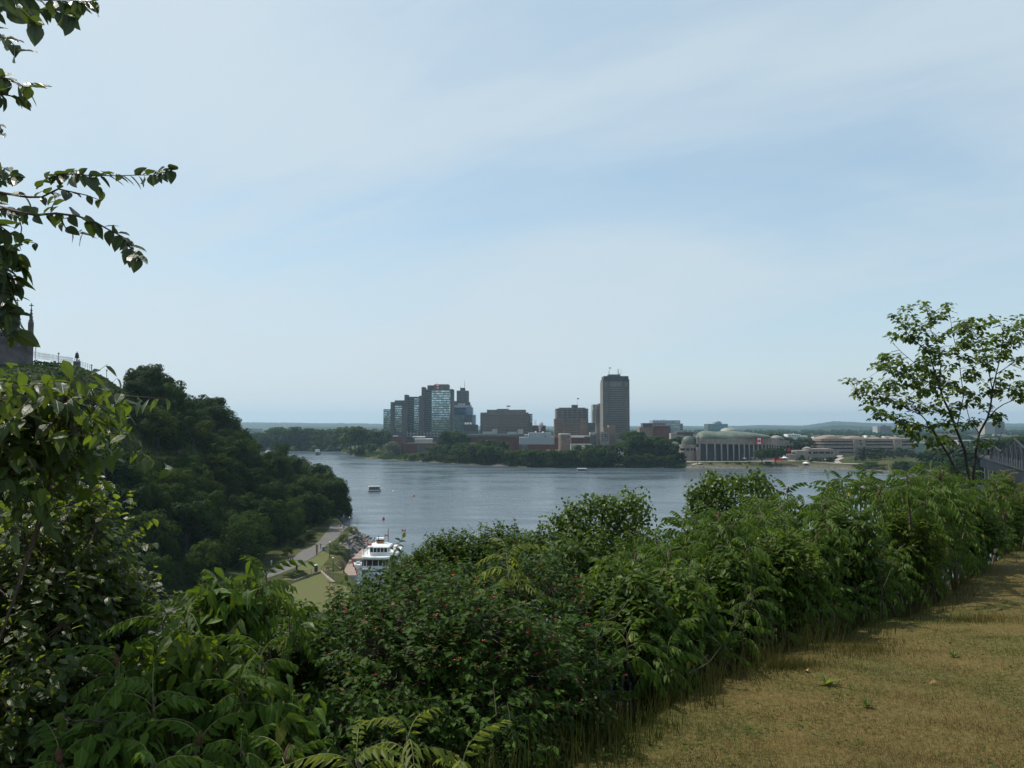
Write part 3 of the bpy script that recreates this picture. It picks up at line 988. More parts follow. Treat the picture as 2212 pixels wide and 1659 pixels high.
# ---------------------------------------------------------------- the museum with the copper domes
b = Bldg('domed_museum', 'long museum with copper domes, pale curved fascia and tall white columns over dark glass', 'museum', c3, 800, 1100)
NX = 48
xs = np.linspace(755, 1922, NX)
def fascia(x):
    top = np.interp(x, [755, 900, 1100, 1300, 1450, 1560, 1640, 1750, 1922], [490, 494, 497, 491, 480, 470, 472, 486, 516])
    bot = np.interp(x, [755, 1000, 1300, 1560, 1700, 1922], [553, 557, 562, 564, 568, 590])
    fr = np.interp(x, [755, 1000, 1300, 1500, 1700, 1922], [2, 0, 4, 16, 40, 78])
    return top, bot, fr
mb = MB()
fr_pts, tp, bt = [], [], []
for x in xs:
    a, c, f = fascia(x)
    tp.append(b.loc(x, a, f)); bt.append(b.loc(x, c, f))
tp, bt = np.array(tp), np.array(bt)
bk = np.array([0, 2.5, 0])
V = np.concatenate([bt, tp, tp + bk, bt + bk])
q = []
for i in range(NX - 1):
    for k, l in ((0, 1), (1, 2), (2, 3), (3, 0)):
        q.append((k * NX + i, k * NX + i + 1, l * NX + i + 1, l * NX + i))
mb.add(V, q)
mb.add(V[[0, NX, 2 * NX, 3 * NX]], [(0, 1, 2, 3)])
mb.add(V[[NX - 1, 2 * NX - 1, 3 * NX - 1, 4 * NX - 1]], [(3, 2, 1, 0)])
mb.obj('fascia', M_stone, b.root)
# glass wall set back, its roof slab
mb = MB()
gl = bt + np.array([0, 3.5, 0.3])
lo = gl.copy(); lo[:, 2] = b.g
V = np.concatenate([lo, gl, gl + (0, 30, 0)])
q = [(k * NX + i, k * NX + i + 1, (k + 1) * NX + i + 1, (k + 1) * NX + i) for i in range(NX - 1) for k in (0, 1)]
mb.add(V, q)
mb.obj('glass_wall', G_dark, b.root)
# columns: slim, flaring at the head
for i, x in enumerate((788, 875, 980, 1063, 1140, 1215, 1285, 1352, 1413, 1470, 1525, 1577, 1622, 1660, 1695, 1728, 1758, 1788)):
    a, c, f = fascia(x)
    h = b.loc(x, c, f)
    wdt = 0.62
    mbc = MB()
    mbc.prism([(-wdt, -.5), (wdt, -.5), (wdt, 0.4), (-wdt, 0.4)], h[2] * 0.62, h[2] - 0.02, top=[(-wdt * 1.5, -.5), (wdt * 1.1, -.5), (wdt * 1.1, 0.4), (-wdt * 1.5, 0.4)])
    mbc.prism([(-wdt * .8, -.5), (wdt * .9, -.5), (wdt * .9, 0.4), (-wdt * .8, 0.4)], b.g, h[2] * 0.62, top=[(-wdt, -.5), (wdt, -.5), (wdt, 0.4), (-wdt, 0.4)])
    o = mbc.obj('column', M_stone_l, b.root)
    o.location = (h[0], h[1] + 0.6, 0)
    # mullions between the columns
    if i < 14:
        x2 = x + 45
        a2, c2_, f2 = fascia(x2)
        h2 = b.loc(x2, c2_, f2 + 3.3)
        MB().box(h2[0] - .15, h2[0] + .15, h2[1] - .15, h2[1] + .1, b.g, h2[2] + .2).obj('mullion', M_dark, b.root)
# end wall at the right
e = b.loc(1922, 590, 78)
MB().box(e[0] - 30, e[0], e[1] + 1, e[1] + 16, b.g, e[2]).obj('end_wall', M_stone, b.root)
MB().box(e[0] - 14, e[0] - 6, e[1] + .7, e[1] + 1.2, e[2] * 0.45, e[2] * 0.75).obj('window', G_dark, b.root)
# long vault: half-ellipse ridge from the left dome to the right
def vault(name, m, pts, nseg=14):
    """pts: (x, ytop, ybase, front, halfdepth): cross-sections of a rounded roof"""
    mb = MB()
    rows = []
    for x, yt, yb, fr, hd in pts:
        t0, b0 = b.loc(x, yt, fr + hd), b.loc(x, yb, fr)
        a = np.linspace(0, math.pi, nseg)
        rows.append(np.stack([np.full(nseg, (t0[0] + b0[0]) / 2), b0[1] + hd * (1 - np.cos(a)), b0[2] + (t0[2] - b0[2]) * np.sin(a) ** 0.8], 1))
    V = np.concatenate(rows)
    n = len(rows)
    mb.add(V, [(i * nseg + j, i * nseg + j + 1, (i + 1) * nseg + j + 1, (i + 1) * nseg + j) for i in range(n - 1) for j in range(nseg - 1)])
    return mb.obj(name, m, b.root, True)
vault('vault_roof', M_copper, [(772, 470, 492, 6, 3), (776, 440, 493, 4, 9), (790, 418, 494, 3, 13), (815, 403, 495, 2, 16), (850, 393, 496, 2, 18), (900, 388, 497, 2, 19), (950, 391, 498, 2, 19), (985, 398, 498, 3, 18), (1010, 400, 498, 3, 20), (1100, 393, 498, 4, 26), (1250, 393, 493, 5, 28), (1400, 402, 483, 10, 28), (1520, 416, 473, 16, 26), (1600, 428, 471, 24, 24), (1660, 446, 474, 36, 16)])
vault('rear_dome', M_copper_l, [(1060, 391, 396, 40, 3), (1090, 365, 396, 36, 9), (1130, 351, 396, 34, 13), (1180, 347, 396, 33, 14), (1220, 352, 396, 34, 13), (1260, 372, 396, 36, 9), (1290, 394, 396, 40, 3)])
vault('right_dome', M_copper_l, [(1693, 486, 490, 60, 2), (1715, 460, 490, 56, 6), (1745, 448, 490, 54, 9), (1780, 446, 492, 54, 9), (1815, 455, 496, 56, 7), (1850, 480, 498, 60, 2)])
# left drum with its dome, and the third dome
def drum(xa, xb, y0, y1, fr, deep, name='drum', m=M_stone):
    e_ = b.ext(xa, y0, xb, y1, fr)
    r_ = (e_[1] - e_[0]) / 2
    mb = MB()
    mb.lathe([(r_, e_[2]), (r_, e_[3])], ((e_[0] + e_[1]) / 2, fr + r_ * deep, 0), 28, 0, 1, deep)
    return mb.obj(name, m, b.root, True)
def dome(name, xa, xb, yt, yb, fr, deep=0.8, m=M_copper):
    e_ = b.ext(xa, yt, xb, yb, fr)
    r_ = (e_[1] - e_[0]) / 2
    hh = e_[3] - e_[2]
    prof = [(r_ * math.cos(a) ** 0.8, hh * math.sin(a)) for a in np.linspace(0, math.pi / 2 - 0.02, 12)]
    return MB().lathe(prof, ((e_[0] + e_[1]) / 2, fr + r_ * deep, e_[2]), 32, 0, 1, deep).obj(name, m, b.root, True)
dome('left_dome', 566, 752, 455, 572, 4)
drum(548, 770, 568, 612, 0, 0.8, 'drum_band')
drum(556, 764, 612, 640, 2, 0.8, 'window_band', G_dark)
drum(550, 768, 640, None, 0.4, 0.8, 'drum_base', M_stone)
for x in (560, 614, 664, 712, 748):
    h = b.loc(x, 612, 0)
    dx = (x - 659) / 109
    MB().box(h[0] - .5, h[0] + .5, 8 * dx * dx, 8 * dx * dx + 3, b.loc(x, 640)[2], h[2]).obj('window_pier', M_stone_l, b.root)
dome('far_left_dome', 398, 566, 528, 632, 14)
drum(396, 568, 632, None, 13, 0.8, 'drum_base', M_stone_l)
b.box('stair_block', M_stone, 745, 600, 785, None, -2, 8)
p = b.loc(760, 472, 2)
MB().tube([p + (-.6, 0, -4), p + (-.9, 0, 0), p + (.3, 0, 1.0)], [.8, .9, .5], 6).obj('gargoyle_spout', M_stone_l, b.root)
p = b.loc(1533, 518, 14.3)
flag('large maple leaf banner hung on the pale museum fascia', p + b.o + (0, -1.2, 0), 6.8, 5.9)

# ---------------------------------------------------------------- the banded wing on the right
b = Bldg('banded_museum_wing', 'long curving stone museum wing with three dark window bands and rounded end', 'museum', c4, 850, 1000)
e0 = b.ext(470, 560, 1870, 700)
def rounded(xa, xb, y0, y1, fr, deep, name, m, r=14, grow=0.0, sag=0.0):
    """slab with a rounded left end"""
    e_ = b.ext(xa, y0, xb, y1, fr)
    r = min(r, (e_[1] - e_[0]) / 2)
    pts = [(e_[0] + r - (r + grow) * math.sin(a), fr + r - (r + grow) * math.cos(a)) for a in np.linspace(0, math.pi, 14)]
    pts = [(e_[1], fr - grow)] + pts + [(e_[1], fr + 2 * r + grow)]
    pts = pts[::-1]
    MB().prism(pts, e_[2], e_[3]).obj(name, m, b.root)
rounded(452, 1860, 572, 606, 0, 0, 'stone_band', M_stone)
rounded(446, 1850, 606, 626, 0.8, 0, 'window_band', G_dark, 13)
rounded(440, 1860, 626, 652, -0.6, 0, 'stone_band', M_stone)
rounded(442, 1850, 652, 671, 0.4, 0, 'window_band', G_dark, 13)
rounded(434, 1860, 671, 706, -1.0, 0, 'stone_band', M_stone)
rounded(440, 1500, 706, 725, 0.2, 0, 'window_band', G_dark, 13)
rounded(436, 1860, 725, None, -1.2, 0, 'stone_base', M_stone)
for xa, xb in ((975, 1155), (1565, 1690)):      # the plain bays that break the window bands
    e_ = b.ext(xa, 600, xb, None, -2)
    w_ = e_[1] - e_[0]
    pts = [(e_[0] + w_ * (1 - math.cos(a)) / 2, -1.4 - 1.8 * math.sin(a)) for a in np.linspace(0, math.pi, 10)] + [(e_[1], 10), (e_[0], 10)]
    MB().prism(pts, e_[2], e_[3] + 1.2).obj('stone_bay', M_stone, b.root)
b.grid('window', G_dark, 1050, 588, 1100, 608, 1, 1, 0.5, 0.9, -3.6, 0.1)
b.grid('window', G_dark, 1065, 636, 1105, 660, 1, 1, 0.5, 0.9, -3.6, 0.1)
b.box('lower_window', G_dark, 760, 762, 990, 780, -1.6, 1)
def roofhump(xa, xb, yt, yb, fr=2, hd=14):
    xs_ = np.linspace(xa, xb, 15)
    rows, ns = [], 9
    for x in xs_:
        u = (x - xa) / (xb - xa)
        yy = yb - (yb - yt) * math.sin(math.pi * u) ** 0.75
        t0, b0 = b.loc(x, min(yy, yb - .3), fr), b.loc(x, yb, fr)
        a = np.linspace(0, math.pi, ns)
        rows.append(np.stack([np.full(ns, b0[0]), fr + hd * (1 - np.cos(a)), b0[2] + (t0[2] - b0[2]) * np.sin(a) ** .6], 1))
    MB().add(np.concatenate(rows), [(i * ns + j, i * ns + j + 1, (i + 1) * ns + j + 1, (i + 1) * ns + j) for i in range(14) for j in range(ns - 1)]).obj('copper_roof', mat('brown_copper', (0.215, 0.165, 0.125), 0.6, 0.15, 0.2) if 'brown_copper' not in bpy.data.materials else bpy.data.materials['brown_copper'], b.root, True)
roofhump(500, 880, 516, 574)
roofhump(860, 1215, 530, 574)
roofhump(1190, 1560, 556, 574)
roofhump(1530, 1740, 545, 574)
b.box('white_ridge', M_white, 1160, 522, 1180, 556, 10, 6)
b.box('white_ridge', M_white, 1180, 546, 1345, 556, 12, 6)
b.box('white_ridge', M_white, 1425, 538, 1525, 552, 12, 6)
b = Bldg('round_pavilion', 'low round stone pavilion with wide window openings on the museum terrace', 'pavilion', c4, 820, 480)
rounded(275, 690, 722, 764, 0, 0, 'stone_band', M_stone, 10)
rounded(290, 680, 764, 790, 1, 0, 'window_band', G_dark, 9)
rounded(285, 700, 790, None, 0, 0, 'stone_base', M_stone, 10)
for x in (305, 368, 462, 552, 635, 675):
    h = b.loc(x, 764, -.2)
    MB().box(h[0] - .35, h[0] + .45, -.2, 1.5, b.loc(x, 790)[2], h[2]).obj('window_pier', M_stone_l, b.root)
e_ = b.ext(270, 706, 380, 724, 2)
MB().lathe([((e_[1] - e_[0]) / 2, e_[2]), ((e_[1] - e_[0]) / 2, e_[3]), (1, e_[3] + 1)], ((e_[0] + e_[1]) / 2, 9, 0), 20).obj('drum', M_stone_l, b.root)
b = Bldg('curved_terrace', 'curved pale stone terrace wall left of the round pavilion', 'wall', c4, 815, 200)
rounded(96, 300, 745, None, 0, 0, 'retaining_wall', M_stone_l, 12)
rounded(0, 130, 800, None, -8, 0, 'lower_wall', M_stone, 6)
# ---------------------------------------------------------------- sheets, paths and the river bank opposite
M_path = mat('path_asphalt', (0.112, 0.106, 0.10), 0.95, 0.12, 0.5, bump=0.2)
M_road = mat('road_asphalt', (0.085, 0.085, 0.088), 0.95, 0.12, 0.4)
M_gravelp = mat('pale_gravel', (0.235, 0.205, 0.165), 0.95, 0.15, 0.4)
M_lawn = mat('lawn_green', (0.058, 0.075, 0.014), 0.95, 0.2, 0.35, c2=(0.092, 0.080, 0.026))
M_earth = mat('bare_earth', (0.20, 0.125, 0.075), 0.95, 0.2, 0.3)
M_planks = mat('dock_planks', (0.36, 0.285, 0.235), 0.9, 0.15, 0.8, stretch=(1, 6, 1))
M_canvas = mat('white_canvas', (0.80, 0.80, 0.79), 0.7, 0.04, 0.4)
M_rock = mat('grey_rock', (0.19, 0.175, 0.16), 0.95, 0.25, 0.8, bump=0.5)
M_wood = mat('weathered_wood', (0.20, 0.17, 0.145), 0.9, 0.25, 1.5, stretch=(1, 1, 5))
M_black = mat('black_paint', (0.015, 0.016, 0.017), 0.45, 0.1, 2)
M_orange = mat('orange_cloth', (0.62, 0.22, 0.03), 0.8, 0.1, 3)
M_hull = mat('boat_white', (0.78, 0.79, 0.78), 0.35, 0.04, 0.3)

def sheet(name, pts, m, lift=0.03, zfun=None, sub=3.0, kind='structure', parent=None):
    """a thin sheet laid on the land inside the outline pts (x, y)"""
    pts = [Vector((p[0], p[1])) for p in pts]
    out = []
    for i, p in enumerate(pts):
        q_ = pts[(i + 1) % len(pts)]
        n = max(1, int((q_ - p).length / sub))
        out += [p.lerp(q_, k / n) for k in range(n)]
    import bmesh
    bm = bmesh.new()
    vs = [bm.verts.new((p.x, p.y, 0)) for p in out]
    f = bm.faces.new(vs)
    bmesh.ops.triangulate(bm, faces=[f])
    for _ in range(2):
        ee = [e for e in bm.edges if e.calc_length() > sub * 2]
        if ee:
            bmesh.ops.subdivide_edges(bm, edges=ee, cuts=1)
            bmesh.ops.triangulate(bm, faces=bm.faces[:])
    bm.verts.ensure_lookup_table()
    co = np.array([v.co[:] for v in bm.verts])
    z = (ground(co[:, 0], co[:, 1]) if zfun is None else np.array([zfun(a, c) for a, c, _ in co])) + lift
    for v, zz_ in zip(bm.verts, z):
        v.co.z = zz_
    bmesh.ops.recalc_face_normals(bm, faces=bm.faces[:])
    if sum(f.normal.z for f in bm.faces) < 0:
        bmesh.ops.reverse_faces(bm, faces=bm.faces[:])
    me = bpy.data.meshes.new(name)
    bm.to_mesh(me)
    bm.free()
    me.materials.append(m)
    return link(name, me, parent, kind=kind)

def land(px, py, z0=4.0):
    """the place on the land seen through a pixel"""
    p = gp(px, py, z0)
    for _ in range(8):
        p = gp(px, py, zg(p[0], p[1]))
    return p

def bankpt(px, py):
    """same for the far bank, marched along the view"""
    a, b_, c = ray(px, py)
    ys = np.arange(690, 1000, 1.0)
    zz_ = HC + c / b_ * ys
    gz = ground(a / b_ * ys, ys)
    i = np.argmax(zz_ <= gz) if (zz_ <= gz).any() else len(ys) - 1
    return np.array((a / b_ * ys[i], ys[i], gz[i]))

# the museum's waterside: lawns, promenade and terrace ground
def ribbon(name, pix, wid, m, lift, fn=bankpt):
    P = [fn(*p) for p in pix]
    L, R = [], []
    for i, p in enumerate(P):
        a = np.array(P[max(0, i - 1)][:2]); c = np.array(P[min(len(P) - 1, i + 1)][:2])
        d = (c - a) / (np.linalg.norm(c - a) + 1e-9)
        n = np.array((-d[1], d[0]))
        L.append(p[:2] + n * wid / 2); R.append(p[:2] - n * wid / 2)
    return sheet(name, R + L[::-1], m, lift, sub=5.0)
ribbon('promenade_path', [c3(380, 815), c3(700, 818), c3(800, 800)], 5, M_gravelp, 0.2)
sheet('museum_forecourt', [(at(*c3(560, 0), 812)[0], 786), (at(*c3(1480, 0), 812)[0], 790), (at(*c3(1840, 0), 835)[0], 800), (at(*c3(1850, 0), 835)[0], 845), (at(*c3(1700, 0), 838)[0], 830), (at(*c3(1300, 0), 799)[0], 799), (at(*c3(560, 0), 799)[0], 800)], M_gravelp, 0.22, sub=6)
ribbon('promenade_path', [c3(1850, 775), c3(2200, 770), c4(300, 905), c4(520, 925), c4(760, 938), c4(1100, 948)], 5, M_gravelp, 0.2)
ribbon('terrace_stair', [c4(790, 812), c4(770, 835), c4(735, 845), c4(795, 860), c4(740, 885), c4(705, 900), c4(760, 935)], 5.5, M_stone_l, 0.35)
ribbon('approach_road', [c3(1850, 720), c3(1900, 700), c3(1945, 655), c3(1900, 625)], 9, M_gravelp, 0.25)

# ---------------------------------------------------------------- tents, umbrellas and the other small things of the bank
def tent(label, conv, x0, x1, ytop, ybase, m=M_canvas, group='white tents on the museum bank', walls=False):
    p = bankpt(*conv((x0 + x1) / 2, ybase))
    d = p[1]
    wd = at(*conv(x1, ybase), d)[0] - at(*conv(x0, ybase), d)[0]
    h = at(*conv(x0, ytop), d)[2] - p[2]
    r = thing('tent', label, 'tent', p, 0.1, group)
    s_ = wd / 2
    mb = MB()
    e = [(-s_, -s_), (s_, -s_), (s_, s_), (-s_, s_)]
    hz_ = h * 0.58
    k = [(x * .28, y * .28) for x, y in e]
    mb.prism(e, hz_ - .25, hz_, 0)
    mb.prism(e, hz_, hz_ + (h - hz_) * .45, 0, top=k)
    mb.prism(k, hz_ + (h - hz_) * .45, h, 0, top=[(x * .05, y * .05) for x, y in e])
    mb.obj('canopy', m, r)
    for x, y in e:
        MB().tube([(x * .95, y * .95, 0), (x * .95, y * .95, hz_ - .2)], .06, 5).obj('pole', M_dark, r)
    if walls:
        MB().box(-s_ * .92, s_ * .92, s_ * .85, s_ * .9, 0.05, hz_ - .26).obj('back_wall', m, r)
        MB().box(s_ * .85, s_ * .9, -s_ * .9, s_ * .84, 0.05, hz_ - .26).obj('side_wall', m, r)
    return r
tent('small white peaked tent in front of the left museum columns', c3, 926, 970, 710, 757)
tent('white peaked tent near the middle of the museum columns', c3, 1326, 1374, 720, 764)
tent('white tent with open side beside the red stage', c3, 1820, 1888, 704, 768, walls=True)
tent('white peaked tent below the curved terrace, right of the red stage', c3, 2168, 2206, 730, 768)
tent('pale tent close to the waterline below the round pavilion', c4, 232, 310, 905, 966, walls=True)

def parasol(label, conv, x, w_, ytop, ybase):
    p = bankpt(*conv(x, ybase))
    wd = w_ / 6.827 * p[1] / F
    h = at(*conv(x, ytop), p[1])[2] - p[2]
    r = thing('parasol', label, 'parasol', p, 0, 'white parasols on the pavilion terrace')
    MB().lathe([(wd / 2, h - .9), (wd / 2 * .97, h - .75), (wd * .22, h - .15), (.05, h)], (0, 0, 0), 8).obj('canopy', M_canvas, r)
    MB().tube([(0, 0, 0), (0, 0, h - .3)], .05, 6).obj('pole', M_dark, r)
    MB().lathe([(.4, 0), (.4, .12), (.1, .18)], (0, 0, 0), 10).obj('base', M_dark, r)
parasol('white parasol left of its pair, below the round pavilion', c4, 339, 42, 852, 888)
parasol('small white parasol just right of the first terrace parasol', c4, 392, 22, 860, 886)
parasol('white parasol of the close pair by the terrace stair', c4, 552, 36, 866, 898)
parasol('right hand white parasol of the close pair by the terrace stair', c4, 582, 36, 866, 896)

p = bankpt(*c3(1775, 770))
st_ = thing('red_stage', 'low red stage with sloping sides left of the white tent', 'stage', p)
k = p[1] / F / 5.8514
MB().prism([(-55 * k, -2), (50 * k, -2), (50 * k, 4), (-55 * k, 4)], 0.05, 28 * k, top=[(-55 * k, -1.5), (48 * k, -1.5), (48 * k, 4), (-55 * k, 4)]).obj('platform', M_red, st_)
MB().box(-35 * k, 10 * k, -1.2, 3, 28 * k, 36 * k).obj('speaker_block', M_black, st_)
for i, (x, y0, y1, hh, m) in enumerate(((1905, 605, 650, 30, M_red), (1925, 603, 655, 30, M_red), (1866, 622, 660, 14, M_canvas))):
    p = bankpt(*c3(x, 700))
    p[1] += 0
    d = p[1]
    r = thing('banner', ('tall red banner, left of the red pair behind the stage', 'tall red banner, right of the red pair behind the stage', 'narrow white banner beside the pair of red ones')[i], 'banner', p)
    zt, zb = at(*c3(x, y0), d)[2] - p[2], at(*c3(x, y1), d)[2] - p[2]
    kk = d / F / 5.8514
    MB().box(-hh * .3 * kk, hh * .3 * kk, -.12, 0, zb, zt).obj('cloth', m, r)
    MB().tube([(-hh * .33 * kk, 0.1, 0), (-hh * .33 * kk, 0.1, zt + .3)], .08, 5).obj('pole', M_dark, r)
# dark planter, white stele, play things
p = bankpt(*c3(1667, 818))
k = p[1] / F / 5.8514
r = thing('black_hut', 'small black box shaped hut under the spreading tree', 'hut', p)
MB().box(-28 * k, 28 * k, 0, 6, 0.3, 34 * k).obj('wall', M_black, r)
MB().box(-31 * k, 31 * k, -.5, 6.5, 34 * k, 39 * k).obj('roof', M_dark, r)
MB().box(-22 * k, 24 * k, .3, 5.5, 0, .3).obj('base', M_conc_d, r)
p = bankpt(*c3(657, 745))
k = p[1] / F / 5.8514
o = MB().prism([(-10 * k, -1), (7 * k, -1), (7 * k, 1), (-10 * k, 1)], 0, 58 * k, top=[(-4 * k, -.8), (12 * k, -.8), (12 * k, .8), (-4 * k, .8)]).obj('stele', M_stone_l)
o.location = p
tag(o, 'leaning pale stone stele left of the museum columns', 'monument')
p = bankpt(*c3(1205, 755))
k = p[1] / F / 5.8514
o = MB().prism([(-4 * k, -.6), (4 * k, -.6), (4 * k, .6), (-4 * k, .6)], 0, 26 * k, top=[(-3 * k, -.5), (3 * k, -.5), (3 * k, .5), (-3 * k, .5)]).obj('stone_post', M_stone_l)
o.location = p
tag(o, 'pale stone post on the bank between the two peaked tents', 'post')
p = bankpt(*c3(760, 815))
o = MB().lathe([(.5, 0), (.55, 1.5), (.4, 3.3), (.15, 3.6)], (0, 0, 0), 8).obj('rust_post', M_brick_t)
o.location = p
tag(o, 'short rust brown post by the waterside path below the stele', 'post')
for i, (x, y, m, s_) in enumerate(((685, 765, M_orange, 1.6), (675, 750, M_red, 1.0), (704, 760, mat('yellow_plastic', (0.6, 0.42, 0.05), 0.6, .1, 1), 1.3))):
    p = bankpt(*c3(x, y))
    r = thing('play_cart', ('low orange play cart beside the leaning stele', 'small red play cart behind the orange one', 'yellow play cart right of the orange one')[i], 'play cart', p)
    MB().prism([(-1.2 * s_, -.6), (1.2 * s_, -.6), (1.2 * s_, .6), (-1.2 * s_, .6)], .4, 1.3 * s_, top=[(-.8 * s_, -.5), (1.2 * s_, -.5), (1.2 * s_, .5), (-.8 * s_, .5)]).obj('body', m, r)
    for wx in (-.8, .8):
        MB().lathe([(.35, -.65), (.35, .65)], (0, 0, 0), 8).obj('wheel', M_black, r).matrix_basis = Matrix.Translation((wx * s_, 0, .35)) @ Matrix.Rotation(math.pi / 2, 4, 'X')
# low pale kiosk between tents
p = bankpt(*c3(1487, 758))
k = p[1] / F / 5.8514
r = thing('kiosk', 'low pale grey kiosk between white tent and spreading tree', 'kiosk', p)
MB().box(-38 * k, 38 * k, 0, 5, 0, 24 * k).obj('wall', M_conc_l, r)
MB().box(-41 * k, 41 * k, -.4, 5.4, 24 * k, 28 * k).obj('roof', M_white, r)
MB().box(-28 * k, 20 * k, -.1, .5, 9 * k, 20 * k).obj('window', G_dark, r)

# ---------------------------------------------------------------- boats on the river
def hull(mb, L, Bm, h, z0=-0.4, mat_=0, flare=1.12):
    """boat hull with a pointed bow towards -y"""
    out = []
    for u in np.linspace(0, 1, 9):
        out.append((Bm / 2 * min(1, (u * 2.6) ** .6 if u > 0 else 0), -L / 2 + u * L))
    pts = out + [(-x, y) for x, y in reversed(out) if x > 1e-6]
    low = [(x / flare, y * .96) for x, y in pts]
    mb.prism(low, z0, [h * (1.18 if y < -L * .3 else 1.0) for _, y in pts], mat_, top=pts)
    return pts

M_antif = mat('blue_grey_hull', (0.10, 0.13, 0.16), 0.4, 0.05, 1)
def water_taxi(label, px, py, wpx, rz, m_roof=M_canvas):
    p = gp(px, py, 0)
    L = wpx * p[1] / F
    r = thing('water_taxi', label, 'boat', (p[0], p[1], 0), rz)
    w2 = L * 0.17
    for k in (-1, 1):                                   # two floats
        mb = MB()
        mb.prism([(-L / 2, k * w2 * .8 - .5), (L / 2 - 1, k * w2 * .8 - .5), (L / 2, k * w2 * .8), (L / 2 - 1, k * w2 * .8 + .5), (-L / 2, k * w2 * .8 + .5)], -.3, .45)
        mb.obj('float', M_dark, r)
    MB().box(-L * .49, L * .48, -w2, w2, .45, .95).obj('deck', M_hull, r)
    MB().box(-L * .46, L * .42, -w2 * .94, w2 * .94, .95, 1.5).obj('bulwark', M_dark, r)
    MB().box(-L * .42, L * .38, -w2 * .80, w2 * .80, 1.5, 2.7).obj('window_band', G_dark, r)
    mb = MB()
    mb.prism([(-L * .5, -w2 * 1.05), (L * .46, -w2 * 1.05), (L * .46, w2 * 1.05), (-L * .5, w2 * 1.05)], 2.85, 3.2, top=[(-L * .49, -w2), (L * .45, -w2), (L * .45, w2), (-L * .49, w2)])
    mb.obj('roof', m_roof, r)
    for x in np.linspace(-.46, .42, 6):
        for k in (-1, 1):
            MB().tube([(x * L, k * w2 * .95, 1.45), (x * L, k * w2 * .95, 2.9)], .09, 5).obj('post', M_hull, r)
    MB().box(L * .44, L * .5, -.4, .4, .3, 1.3).obj('outboard', M_black, r)
    return r
water_taxi('flat roofed tour boat with white canopy in midstream left of centre', *c6(1890, 995), 27, 0.25, mat('cream_canvas', (0.72, 0.68, 0.6), .7, .05, .5))
water_taxi('flat roofed tour boat near the far shore below the brick silo', *c2(878, 1384), 22, -0.1)

def cruiser(label, px, py, wpx, rz, hfac=1.0, group=None):
    p = gp(px, py, 0)
    Bm = wpx * p[1] / F
    L = Bm * 2.6
    r = thing('cabin_cruiser', label, 'boat', (p[0], p[1], 0), rz, group)
    mb = MB(); hull(mb, L, Bm, Bm * .3 * hfac, -.4); mb.obj('hull', M_antif if hfac > 1 else M_hull, r)
    z = Bm * .3 * hfac
    mb = MB(); mb.prism([(-Bm * .38, -L * .18), (Bm * .38, -L * .18), (Bm * .42, L * .42), (-Bm * .42, L * .42)], z - .05, z + Bm * .3, top=[(-Bm * .34, -L * .1), (Bm * .34, -L * .1), (Bm * .38, L * .4), (-Bm * .38, L * .4)])
    mb.obj('cabin', M_hull, r)
    MB().prism([(-Bm * .36, -L * .165), (Bm * .36, -L * .165), (Bm * .36, -L * .14), (-Bm * .36, -L * .14)], z + Bm * .1, z + Bm * .24, top=[(-Bm * .34, -L * .125), (Bm * .34, -L * .125), (Bm * .34, -L * .1), (-Bm * .34, -L * .1)]).obj('windscreen', G_dark, r)
    MB().box(-Bm * .42, Bm * .42, -L * .06, L * .34, z + Bm * .46, z + Bm * .54).obj('roof', M_hull, r)
    for x in (-.36, .36):
        for y in (-.04, .32):
            MB().tube([(x * Bm, y * L, z + Bm * .28), (x * Bm, y * L, z + Bm * .47)], .07, 5).obj('post', M_hull, r)
    MB().tube([(0, L * .1, z + Bm * .5), (0, L * .12, z + Bm * .85)], .06, 5).obj('mast', M_hull, r)
    return r
cruiser('white and dark cruise boat heading towards us in the far channel', *c6(1165, 535), 11, 0.1, 1.5)
cruiser('small white motor boat half hidden by treetops in the far channel', *c6(556, 512), 7, 0.9)
def buoy(label, px, py, r_, m):
    p = gp(px, py, 0)
    o = thing('buoy', label, 'buoy', (p[0], p[1], 0))
    MB().lathe([(r_ * .6, -.3), (r_, .1), (r_ * .9, .6), (r_ * .45, 1.0)], (0, 0, 0), 10).obj('float', m, o, True)
    MB().tube([(0, 0, .9), (0, 0, 1.5)], .06, 5).obj('stub', m, o)
buoy('round red buoy on the water beyond the docked ferry', *c7(1785, 288), .55, M_red)
buoy('small white buoy right of the midstream tour boat', *c6(2130, 1005), .7, M_hull)
buoy('small orange buoy in midstream right of the tour boat', 894, 1072, .6, M_orange)

# ---------------------------------------------------------------- people (one continuous skinned body each)
def body_mesh(name, joints, edges, root=0):
    me = bpy.data.meshes.new(name)
    me.from_pydata([j[0] for j in joints], edges, [])
    o = bpy.data.objects.new(name, me)
    COL.objects.link(o)
    mo = o.modifiers.new('skin', 'SKIN')
    for i, j in enumerate(joints):
        sv_ = me.skin_vertices[0].data[i]
        sv_.radius = j[1] if isinstance(j[1], tuple) else (j[1], j[1])
        sv_.use_root = i == root
    mo.use_smooth_shade = True
    sb = o.modifiers.new('sub', 'SUBSURF')
    sb.levels = sb.render_levels = 1
    dg = bpy.context.evaluated_depsgraph_get()
    ev = o.evaluated_get(dg)
    res = bpy.data.meshes.new_from_object(ev)
    bpy.data.objects.remove(o)
    res.name = name
    return res

